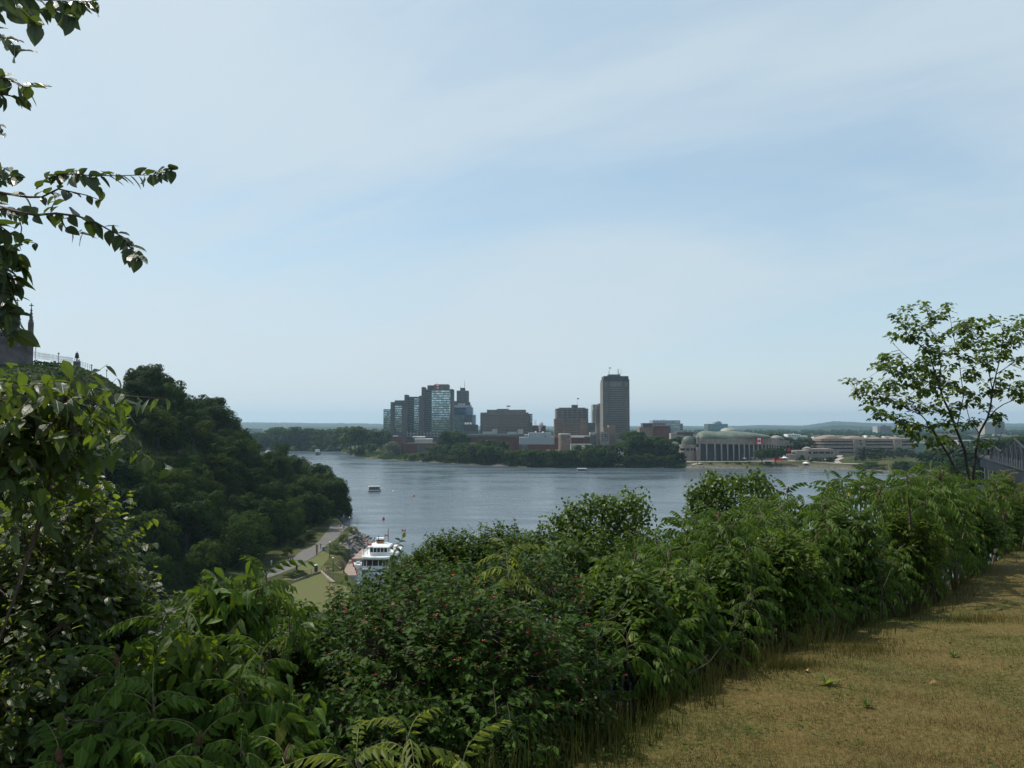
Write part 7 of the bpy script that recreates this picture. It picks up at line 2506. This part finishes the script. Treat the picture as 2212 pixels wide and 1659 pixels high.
# leafy bushes that fill the thicket below the sumac heads
L_shrub2 = leafmat('yellow_green_shrub_leaf', (0.0312, 0.0590, 0.0042), (0.0686, 0.1107, 0.0098), under=(.06, .09, .03), rough=.5, spec=.2, trans=.36, tcol=(.22, .32, .015))
T_f = [leaf_tpl(.10, .042, 3, .25, .25, 'lance'), leaf_tpl(.08, .045, 3, .2, .2, 'ovate')]
for i, (px, f, beh, lab) in enumerate(((1370, .5, .9, 'leafy bush next to the berry bush at the left end of the sumacs'), (1470, .55, .8, 'leafy bush below the right end of the left cottonwood'), (1580, .55, .8, 'leafy bush inside the sumacs below the right cottonwood'), (1700, .55, .8, 'leafy bush inside the sumacs left of the thicket middle'), (1830, .5, .9, 'leafy bush inside the sumacs right of the thicket middle'), (1960, .5, .9, 'leafy bush inside the sumacs below the young tree, left'), (2090, .5, .9, 'leafy bush in the sumacs right below the young tree'), (2200, .5, .9, 'leafy bush in the sumacs at the right picture edge'))):
    de = depth_to_edge(px)
    d = de + beh + .35
    c = at(px, sk(px) + (bl(px) - sk(px)) * (f - .12), d)
    z0 = zg(c[0], d)
    leafy(lab, None, on_land(c[0], d), (c[0], d, (c[2] + z0) / 2 + .25), (.050 * d, .45, max(.40, (c[2] - z0) * .56)), 400, 12, T_f, (L_shrub, L_shrub2)[i % 2], 5, 110, .25, 120 + i, droop=.55, name='leafy_bush', shell=.25)

for i, (px, py, d, rx, rz_, m, lab) in enumerate((
        (450, 1530, 5.2, .62, .50, L_shrub, 'dark leafy bush behind the lower left sumacs'),
        (620, 1500, 5.4, .50, .55, L_shrub, 'dark leafy bush between the left sumacs and the big berry bush'),
        (330, 1610, 4.9, .60, .40, L_buck, 'leafy bush at the bottom left under the sumac fronds'),
        (760, 1610, 4.5, .60, .42, L_honey, 'dark bush at the bottom under the big berry bush'),
        (1040, 1620, 4.7, .60, .40, L_honey, 'dark bush at the bottom right under the big berry bush'),
        (1330, 1350, 7.4, .55, .62, L_shrub, 'leafy bush between the berry bush and the sumacs'),
        (1270, 1270, 9.0, .75, .65, L_shrub, 'leafy bush in front of the left cottonwood'),
        (1420, 1290, 9.0, .70, .60, L_shrub, 'leafy bush between the cottonwoods and the sumacs'),
        (60, 1310, 4.5, .60, .45, L_buck, 'buckthorn thicket low at the left edge beside the dark stems'),
        (215, 1340, 5.0, .48, .42, L_buck, 'leafy bush right of the buckthorn stems above the canal road'),
        (90, 1560, 4.0, .55, .40, L_buck, 'glossy bush at the very bottom left corner'),
        (520, 1330, 7.2, .60, .35, L_shrub, 'low bush behind the tall left sumac by the canal lawn'))):
    c = at(px, py, d)
    leafy(lab, None, on_land(c[0], c[1] + .2), c, (rx, rx * .75, rz_), 330, 12, T_f if m is L_shrub else T_h if m is L_honey else T_k, m, 6, 120, .24, 160 + i, droop=.55, name='leafy_bush', shell=.25)

T_w = [leaf_tpl(.115, .052, 4, .25, .3, 'lance', .08), leaf_tpl(.095, .05, 4, .3, .35, 'ovate', .08), leaf_tpl(.13, .06, 4, .15, .25, 'lance', .05)]
for i, (px, py, d, rx, rz_, m, lab) in enumerate((
        (500, 1310, 4.5, .30, .22, L_sumac, 'large leaved sapling among the sumacs by the canal road'),
        (395, 1440, 4.0, .30, .24, L_shrub2, 'yellowish large leaved sapling in the lower left'),
        (560, 1530, 3.9, .28, .20, L_sumac, 'large leaved sapling left of the big berry bush at the bottom'),
        (230, 1600, 3.5, .30, .18, L_sumac, 'large leaved sapling at the bottom left'),
        (1480, 1330, 7.0, .40, .35, L_sumac, 'large leaved sapling at the left end of the sumac thicket'),
        (1340, 1260, 7.8, .40, .30, L_shrub2, 'yellowish large leaved sapling below the left cottonwood'),
        (1780, 1180, 9.6, .45, .30, L_sumac, 'large leaved sapling in the middle of the sumac thicket'))):
    c = at(px, py, d)
    leafy(lab, None, on_land(c[0], c[1] + .15), c, (rx, rx * .8, rz_), 70, 7, T_w, m, 4, 160, .26, 190 + i, droop=1.1, name='large_leaved_sapling', shell=.2, stemr=.009)

# bushes that clothe the slope farther down: one shape, many plants
def slope_bush_mesh(seed, m):
    r = np.random.default_rng(seed)
    lob = unit(r.normal(size=(12, 3)) + (0, 0, .5))
    n = 2600
    d_ = unit(r.normal(size=(n, 3)) + (0, 0, .25))
    P = d_ * (.45 + .5 * r.random(n) ** .5 + .2 * (np.max(d_ @ lob.T, 1) - .8))[:, None]
    D = unit(d_ * .6 + r.normal(size=(n, 3)) * .6 - (0, 0, .4)); N = unit(d_ + (0, 0, .6) + r.normal(size=(n, 3)) * .4)
    mb = MB(); mb.inst(T_m[0], frames(D, N) * r.uniform(.7, 1.3, n)[:, None, None], P, r.random(n))
    return mb.mesh('foliage', m)
SBM = [slope_bush_mesh(i, (L_shrub, L_mid, L_shrub)[i]) for i in range(3)]
SST = MB().tube([(0, 0, -1.6), (.05, 0, -.6), (0, .05, .3)], [.04, .03, .01], 6).mesh('stem', M_twig)
r = np.random.default_rng(77)
for i in range(58):
    while True:
        d = 7.5 * (60 / 7.5) ** r.random()
        px = r.uniform(-40, 2200)
        x = (px - 1106) / F * d
        s_ = float(edge_s(np.array([x]), np.array([d]))[0])
        if s_ < 3.0 or s_ > 42 or zg(x, d) < 6:
            continue
        z = zg(x, d)
        ytop = np.interp(px, [0, 300, 560, 620, 840, 900, 1180, 1280, 1450, 1700, 2200], [1250, 1430, 1420, 1420, 1330, 1260, 1200, 1230, 1230, 1170, 1130])
        lim = at(px, ytop, d)[2] - z
        if lim > .7:
            break
    h = min(r.uniform(1.6, 3.2), lim)
    o = thing('slope_bush', ('leafy bush on the slope behind the berry bushes' if 640 < px < 1300 else 'leafy bush on the slope behind the left sumacs' if px <= 640 else 'leafy bush on the slope behind the sumac thicket'), 'bush', (x, d, z + h * .45), r.uniform(0, 6.28), 'bushes farther down the slope')
    o.scale = (h * .62, h * .62, h * .55)
    link('foliage', SBM[i % 3], o)
    link('stem', SST, o)

# --- young tree at the right
CL = [(830,140),(700,190),(600,230),(640,290),(740,250),(880,200),(1040,170),(990,230),(870,270),(740,320),(940,250),(1130,280),(1200,300),(1320,280),(1390,280),(1480,310),(1620,270),(1600,340),(550,400),(720,410),(700,440),(830,340),(860,420),(900,470),(1000,400),(1080,360),(1160,350),(1230,330),(1300,360),(1460,380),(1560,400),(830,490),(900,510),(950,540),(1030,560),(1100,490),(1180,430),(1210,470),(1300,470),(1370,480),(1440,420),(1500,480),(1570,460),(1640,440),(430,640),(480,600),(530,590),(580,630),(480,660),(560,690),(640,700),(700,680),(770,650),(820,640),(880,600),(930,610),(800,560),(1060,660),(1150,580),(1230,590),(1310,560),(1380,560),(1450,560),(1530,560),(1620,590),(200,790),(250,850),(300,870),(360,790),(440,830),(400,870),(530,800),(600,790),(560,850),(650,830),(720,800),(700,740),(800,720),(870,720),(940,700),(880,780),(950,770),(1010,800),(1100,820),(1180,730),(1240,690),(1290,760),(1350,640),(1440,780),(1540,720),(1560,830),(1640,790),(360,940),(350,985),(420,1050),(480,1050),(540,1050),(480,930),(560,930),(620,980),(690,930),(750,900),(820,880),(880,860),(660,1060),(740,1010),(800,1000),(870,1010),(930,980),(960,900),(1050,870),(1100,960),(1060,1050),(1160,870),(1200,960),(1250,900),(1300,840),(1330,1000),(1400,860),(1420,1060),(1460,890),(1500,830),(1580,900),(1640,900),(620,1140),(700,1150),(740,1170),(720,1220),(750,1270),(870,1140),(960,1140),(1000,1050),(1080,1140),(1180,1150),(1230,1130),(1330,1270),(1450,1090),(890,1300),(940,1220),(1000,1240),(1080,1290),(1720,380),(1750,520),(1730,640),(1760,760),(1720,860)]
LIMBS = [([(1112, 1580), (1040, 1420), (960, 1290), (880, 1170), (800, 1140), (660, 1105), (540, 1075), (440, 1040)], .030, -.2), ([(960, 1290), (880, 1150), (800, 1060), (680, 1000), (540, 950), (340, 890), (230, 850)], .016, .1), ([(1112, 1580), (1085, 1450), (1030, 1330), (960, 1240)], .016, .2),
         ([(1192, 1580), (1160, 1350), (1090, 1180), (1040, 1040), (985, 930), (950, 820), (910, 700), (870, 560), (790, 480), (700, 400), (650, 330)], .034, .0), ([(950, 820), (960, 660), (940, 500), (880, 360), (850, 200)], .013, .35), ([(870, 700), (740, 625), (640, 540), (560, 460)], .008, -.35), ([(950, 820), (800, 760), (650, 720), (500, 640)], .011, -.5), ([(1090, 1180), (1150, 900), (1110, 600), (1060, 380), (1030, 200)], .012, .5),
         ([(1230, 1580), (1250, 1380), (1280, 1210), (1350, 1080), (1375, 980), (1390, 850), (1420, 720), (1450, 600), (1470, 480), (1480, 330)], .032, .1), ([(1350, 1090), (1420, 1010), (1480, 970), (1560, 935), (1640, 890), (1760, 850)], .013, -.3), ([(1390, 850), (1340, 600), (1300, 480), (1240, 380), (1180, 300)], .012, -.25), ([(1450, 600), (1540, 450), (1610, 320)], .010, .3), ([(1420, 720), (1540, 640), (1700, 540)], .010, .45), ([(1270, 1440), (1380, 1350), (1440, 1270), (1470, 1200)], .008, -.4), ([(1280, 1210), (1200, 1100), (1170, 980), (1200, 850)], .010, -.45)]
dT = 16.5
tp0 = at(*c5(1180, 1590), dT)
base = on_land(tp0[0], dT)
yt = thing('young_tree', 'young many stemmed tree with layered leaves standing above the sumacs at the right', 'tree', base)
r = np.random.default_rng(95)
nodes = []
for pix, w_, yo in LIMBS:
    n = len(pix)
    P = np.array([at(*c5(x, y), dT + yo * i / (n - 1) * 2.2) for i, (x, y) in enumerate(pix)])
    if pix[0][1] >= 1570:
        P = np.vstack([base + (0, 0, -.1), base + (P[0] - base) * .55, P])
    n = len(P)
    MB().tube(P - base, np.linspace(w_, max(.004, w_ * .18), n), 7).obj('limb', mat('dark_bark', (.035, .03, .026), .9, .2, 12) if 'dark_bark' not in bpy.data.materials else bpy.data.materials['dark_bark'], yt, True)
    for i in range(n - 1):
        for k in range(4):
            nodes.append(P[i] + (P[i + 1] - P[i]) * k / 4)
nodes = np.array(nodes)
T_y = [leaf_tpl(.105, .078, 4, .3, .3, 'ovate', .05), leaf_tpl(.09, .068, 4, .2, .2, 'ovate', .05)]
Pl, Dl, Nl = [], [], []
mb = MB()
for cx, cy in CL:
    for rep in range(3):
        c = at(*c5(cx + r.uniform(-40, 40), cy + r.uniform(-32, 32)), dT)
        dn = nodes - c
        dn[:, 1] = 0
        j = int(np.argmin((dn ** 2).sum(1) + .5 * np.maximum(dn[:, 2], 0) ** 2))
        c[1] = nodes[j][1] + r.uniform(-.35, .35)
        c = c * 1.0
        sc_ = c[1] / dT
        c = np.array((c[0] * sc_, c[1], HC + (c[2] - HC) * sc_))
        mb.tube(np.array([nodes[j], (nodes[j] + c) / 2 + (0, 0, .03), c]) - base, [.0045, .0035, .0018], 3, cap=False)
        out = unit(c - nodes[j] + (0, 0, .02))
        m = 10
        for k in range(m):
            a = r.uniform(0, 6.28)
            hd = np.array((math.cos(a), math.sin(a), 0))
            p = c + hd * r.uniform(.0, .10) + np.array((0, 0, r.uniform(-.07, .07))) - out * r.uniform(0, .06)
            Pl.append(p); Dl.append(unit(hd + out * .5 - (0, 0, r.uniform(.1, .7)))); Nl.append(unit(np.array((0, 0, 1.)) + r.normal(size=3) * .3))
mb.obj('twigs', M_twig, yt, kind='stuff')
Pl, Dl, Nl = np.array(Pl), np.array(Dl), np.array(Nl)
n = len(Pl)
R_ = frames(Dl, Nl) * r.uniform(.7, 1.15, n)[:, None, None]
o_ = np.argsort(Pl[:, 1] + r.uniform(0, .8, n))
mes = [MB().add(*t_[:3], 0, 0.0, t_[3]).mesh('leaf', L_young) for t_ in T_y]
for k in o_[:300]:
    put(link('leaf', mes[k % 2], yt), R_[k], Pl[k] - base)
mb = MB(); mb.inst(T_y[0], R_[o_[300:]], Pl[o_[300:]] - base, r.random(n - 300))
mb.obj('foliage', L_young, yt, kind='stuff')

# bare grey twigs that stick out of the thicket
M_deadw = mat('dead_wood', (0.13, 0.115, 0.10), .9, .2, 20)
for i, (pix, beh, lab) in enumerate((([(1560, 1420), (1570, 1380), (1590, 1340), (1605, 1305), (1612, 1290)], .15, 'bare grey dead branch in front of the sumacs left of the thicket middle'), ([(1480, 1500), (1490, 1450), (1530, 1430), (1560, 1395)], .1, 'forked bare grey stem low at the lawn edge near the blue flowers'), ([(1900, 1330), (1905, 1280), (1925, 1230), (1930, 1190)], .2, 'thin bare grey stem standing in the sumacs right of the thicket middle'), ([(1290, 1380), (1310, 1345), (1335, 1325)], .6, 'bare grey twig leaning out between berry bush and sumacs'))):
    r = np.random.default_rng(300 + i)
    d = depth_to_edge(pix[0][0]) + beh
    P = np.array([at(x, y, d - .07 * k) for k, (x, y) in enumerate(pix)]) + r.normal(size=(len(pix), 3)) * .012
    base = on_land(P[0][0] + .06, d + .1)
    o = thing('dead_branch', lab, 'branch', base)
    mb = MB(); mb.tube(np.vstack([base, P]) - base, np.linspace(.006, .0018, len(P) + 1), 5)
    for k in range(1, len(P)):
        q_ = P[k] + np.array((r.uniform(-.16, .16), r.uniform(-.1, .05), r.uniform(.05, .18)))
        mb.tube(np.array([P[k], (P[k] + q_) / 2 + (0, 0, .01), q_]) - base, [.003, .002, .001], 4)
    mb.obj('wood', M_deadw, o)
# ---------------------------------------------------------------- the lawn's grass, tall grass of the edge, weeds
def blades(name, n, region, hmin, hmax, wid, m, seed, lean=.5, kind='stuff'):
    r = np.random.default_rng(seed)
    x, y = region(r, n)
    n = len(x)
    z = ground(x, y)
    h = r.uniform(hmin, hmax, n)
    a = r.uniform(0, 6.28, n)
    la = r.uniform(0, 6.28, n)
    ln = h * lean * r.random(n)
    w_ = wid * r.uniform(.6, 1.3, n)
    b0 = np.stack([x - np.cos(a) * w_, y - np.sin(a) * w_, z - .004], 1)
    b1 = np.stack([x + np.cos(a) * w_, y + np.sin(a) * w_, z - .004], 1)
    t_ = np.stack([x + np.cos(la) * ln, y + np.sin(la) * ln, z + h], 1)
    V = np.stack([b0, b1, t_], 1).reshape(-1, 3)
    mb = MB()
    mb.add(V, None, np.arange(n * 3).reshape(-1, 3), 0, np.repeat(r.random(n), 3))
    return mb.obj(name, m, kind=kind)

def grassmat(name, c1, c2, cgreen):
    m, t, b, out = newmat(name)
    a = t.new('ShaderNodeAttribute', attribute_name='rnd').outputs['Fac']
    co = t.new('ShaderNodeTexCoord').outputs['Object']
    n_big = t.noise(co, 0.55, 5, 0.65, 0.5)
    n_bare = t.noise(co, 0.8, 4, 0.6, 0.3)
    col = t.mix(a, c1, c2)
    col = t.mix(t.math('MULTIPLY', t.ramp(n_bare, 0.52, 0.68), 0.55), col, tuple(min(1, x * 1.5) for x in c2))
    col = t.mix(t.ramp(t.math('ADD', n_big, t.math('MULTIPLY', t.math('SUBTRACT', a, .5), .25)), 0.45, 0.62), col, cgreen)
    t.put(b.inputs['Base Color'], col)
    b.inputs['Roughness'].default_value = .8
    b.inputs['Specular IOR Level'].default_value = .15
    tr = t.new('ShaderNodeBsdfTranslucent')
    t.put(tr.inputs[0], col)
    mx = t.new('ShaderNodeMixShader')
    mx.inputs[0].default_value = .5
    t.l.new(b.outputs[0], mx.inputs[1]); t.l.new(tr.outputs[0], mx.inputs[2]); t.l.new(mx.outputs[0], out.inputs[0])
    return m
G_dry = grassmat('dry_grass', (0.094, 0.070, 0.022), (0.200, 0.150, 0.060), (0.052, 0.074, 0.013))
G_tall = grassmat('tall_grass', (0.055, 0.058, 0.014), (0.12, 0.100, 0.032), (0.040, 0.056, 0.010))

def lawn_region(r, n):
    d = 3.0 * (26 / 3.0) ** r.random(n)
    px = np.where(r.random(n) < .72, r.uniform(1060, 2300, n), r.uniform(2300, 4200, n))
    x, y = (px - 1106) / F * d, d
    s = edge_s(x, y)
    k = s < .35 + .3 * r.normal(size=n)
    return x[k], y[k]
blades('lawn_grass', 250000, lawn_region, .006, .022, .0020, G_dry, 9, 3.0)
blades('lawn_grass', 150000, lawn_region, .010, .038, .0017, G_dry, 1, 1.1)
blades('lawn_grass', 5000, lawn_region, .06, .13, .0018, G_dry, 2, .7)
def shadow_spot_region(r, n):
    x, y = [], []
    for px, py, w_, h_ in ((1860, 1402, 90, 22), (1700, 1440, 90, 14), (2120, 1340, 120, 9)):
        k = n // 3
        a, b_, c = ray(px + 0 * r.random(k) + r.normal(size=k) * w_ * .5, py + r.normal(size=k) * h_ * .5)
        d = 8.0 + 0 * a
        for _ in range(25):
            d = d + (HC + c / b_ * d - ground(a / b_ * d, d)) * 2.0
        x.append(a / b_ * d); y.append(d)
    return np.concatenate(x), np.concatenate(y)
blades('shadow_spot_tufts', 4200, shadow_spot_region, .035, .085, .0024, G_tall, 8, .9)  # longer, darker grass standing in for shadow spots on the lawn
def edge_region(r, n):
    d = 3.2 * (24 / 3.2) ** r.random(n)
    px = r.uniform(900, 2290, n)
    x, y = (px - 1106) / F * d, d
    s = edge_s(x, y)
    k = (s > -.30 + .2 * wob(x, y, .9)) & (s < 1.6) & (r.random(n) < .35 + .65 * (wob(x, y, 1.7) > -.2))
    return x[k], y[k]
blades('edge_grass', 46000, edge_region, .08, .34, .0032, G_tall, 3, .5)
def slope_region(r, n):
    d = 2.8 * (30 / 2.8) ** r.random(n)
    px = r.uniform(-100, 2290, n)
    x, y = (px - 1106) / F * d, d
    s = edge_s(x, y)
    k = (s > .5) & (s < 16)
    return x[k], y[k]
def weeds():
    """leafy ground cover on the slope under the bushes"""
    r = np.random.default_rng(5)
    x, y = slope_region(r, 26000)
    n = len(x)
    z = ground(x, y) + r.uniform(0.02, .5, n) * r.random(n)
    tpl = leaf_tpl(.085, .04, 3, .2, .25, 'ovate')
    D = unit(r.normal(size=(n, 3)) * (1, 1, .4)); N = unit(r.normal(size=(n, 3)) * .4 + (0, 0, 1))
    mb = MB(); mb.inst(tpl, frames(D, N) * r.uniform(.6, 1.5, n)[:, None, None], np.stack([x, y, z], 1), r.random(n))
    mb.obj('ground_cover', L_shrub, kind='stuff')
weeds()
# clover and broad leaves in the lawn
def clover():
    r = np.random.default_rng(6)
    x, y = lawn_region(r, 16000)
    k = (wob(x, y, 1.3) + wob(y, x, .5) * .6 > .35) & (edge_s(x, y) < 0)
    x, y = x[k], y[k]
    n = len(x)
    tpl = leaf_tpl(.022, .018, 3, .2, .1, 'round')
    D = unit(r.normal(size=(n, 3)) * (1, 1, .2)); N = unit(r.normal(size=(n, 3)) * .3 + (0, 0, 1))
    mb = MB(); mb.inst(tpl, frames(D, N) * r.uniform(.6, 1.3, n)[:, None, None], np.stack([x, y, ground(x, y) + r.uniform(.01, .045, n)], 1), r.random(n))
    mb.obj('clover', L_shrub, kind='stuff')
clover()
def weed(label, px, py, n, L, m, seed, name='lawn_weed'):
    r = np.random.default_rng(seed)
    d = 4.0
    for _ in range(40):
        a, b_, c = ray(px, py)
        z = zg(a / b_ * d, d)
        d = d + ((HC + c / b_ * d) - z) / max(.05, -(c / b_) + .0) * .6
    base = np.array((ray(px, py)[0] / ray(px, py)[1] * d, d, 0)); base[2] = zg(base[0], d)
    root = thing(name, label, 'weed', base)
    me = (lambda t_: MB().add(*t_[:3], 0, 0.0, t_[3]).mesh('leaf', m))(leaf_tpl(L, L * .32, 4, .25, .3, 'lance'))
    for i in range(n):
        a = i * 2.4 + r.uniform(-.3, .3)
        put(link('leaf', me, root), rotz(a) @ rotx(r.uniform(.4, 1.1)), (0, 0, .005), r.uniform(.7, 1.2))
weed('bright green broad leaved weed standing alone on the dry lawn', 1786, 1480, 8, .13, L_bright, 1)
weed('small dark green weed on the lawn below the bright one', 1872, 1528, 9, .08, L_shrub, 2)
weed('light green weed at the bottom lawn edge beside the berry bush', 1300, 1638, 14, .07, L_bright, 3)
weed('low green weed near the right side of the lawn', 2060, 1420, 8, .07, L_shrub, 4)
M_blue = mat('blue_petal', (0.12, 0.10, 0.42), .7, .1, 30)
for i, (px, py, hh) in enumerate(((1322, 1500, .34), (1345, 1495, .40), (1362, 1492, .36), (1308, 1510, .28))):
    d = 6.3
    p = at(px, py, d)
    base = np.array((p[0], d, zg(p[0], d)))
    top = at(px, 1455 + i * 9 - (i == 3) * 10, d) - base
    o = thing('blueweed', ('blue flower spike leaning left in the tall grass beside the berry bush', 'tallest blue flower spike beside the berry bush', 'blue flower spike nearest the sumac stems', 'lowest blue flower spike at the foot of the berry bush')[i], 'flower', base, 0, 'blue flower spikes in the edge grass')
    MB().tube([(0, 0, 0), top * .6, top], [.004, .003, .002], 4).obj('stem', M_twig_g, o)
    rr = np.random.default_rng(i)
    mb = MB()
    pet = leaf_tpl(.016, .010, 3, .3, .3, 'ovate')
    n = 40
    s = rr.uniform(.45, 1, n)
    D = unit(rr.normal(size=(n, 3)) + (0, 0, .5))
    mb.inst(pet, frames(D, unit(rr.normal(size=(n, 3)))), top[None] * s[:, None], rr.random(n))
    mb.obj('blossoms', M_blue, o, kind='stuff')
# small litter: dry leaves and a pale slab at the lower edge
T_d = leaf_tpl(.05, .03, 3, .5, .6, 'ovate')
L_deadm = leafmat('dead_leaf', (0.20, 0.12, 0.05), (0.34, 0.22, 0.10), rough=.8, spec=.1, trans=.1)
me = MB().add(*T_d[:3], 0, 0.0, T_d[3]).mesh('dry_leaf', L_deadm)
for i, (px, py, lab) in enumerate(((1745, 1455, 'curled dry leaf on the lawn left of the bright weed'), (2025, 1478, 'pale dry leaf on the right of the lawn'), (1715, 1357, 'dry leaf at the far lawn edge below the sumacs'), (1880, 1347, 'orange dry leaf at the far lawn edge'))):
    d = 7.0
    for _ in range(60):
        a, b_, c = ray(px, py)
        err = HC + c / b_ * d - zg(a / b_ * d, d)
        d += err * 2.0
    p = (a / b_ * d, d, zg(a / b_ * d, d) + .02)
    o = link('dry_leaf', me)
    o.location = p
    o.rotation_euler = (.3, -.2, i * 1.7)
    o.scale = (1.3,) * 3
    tag(o, lab, 'dry leaf', 'dry leaves on the lawn')
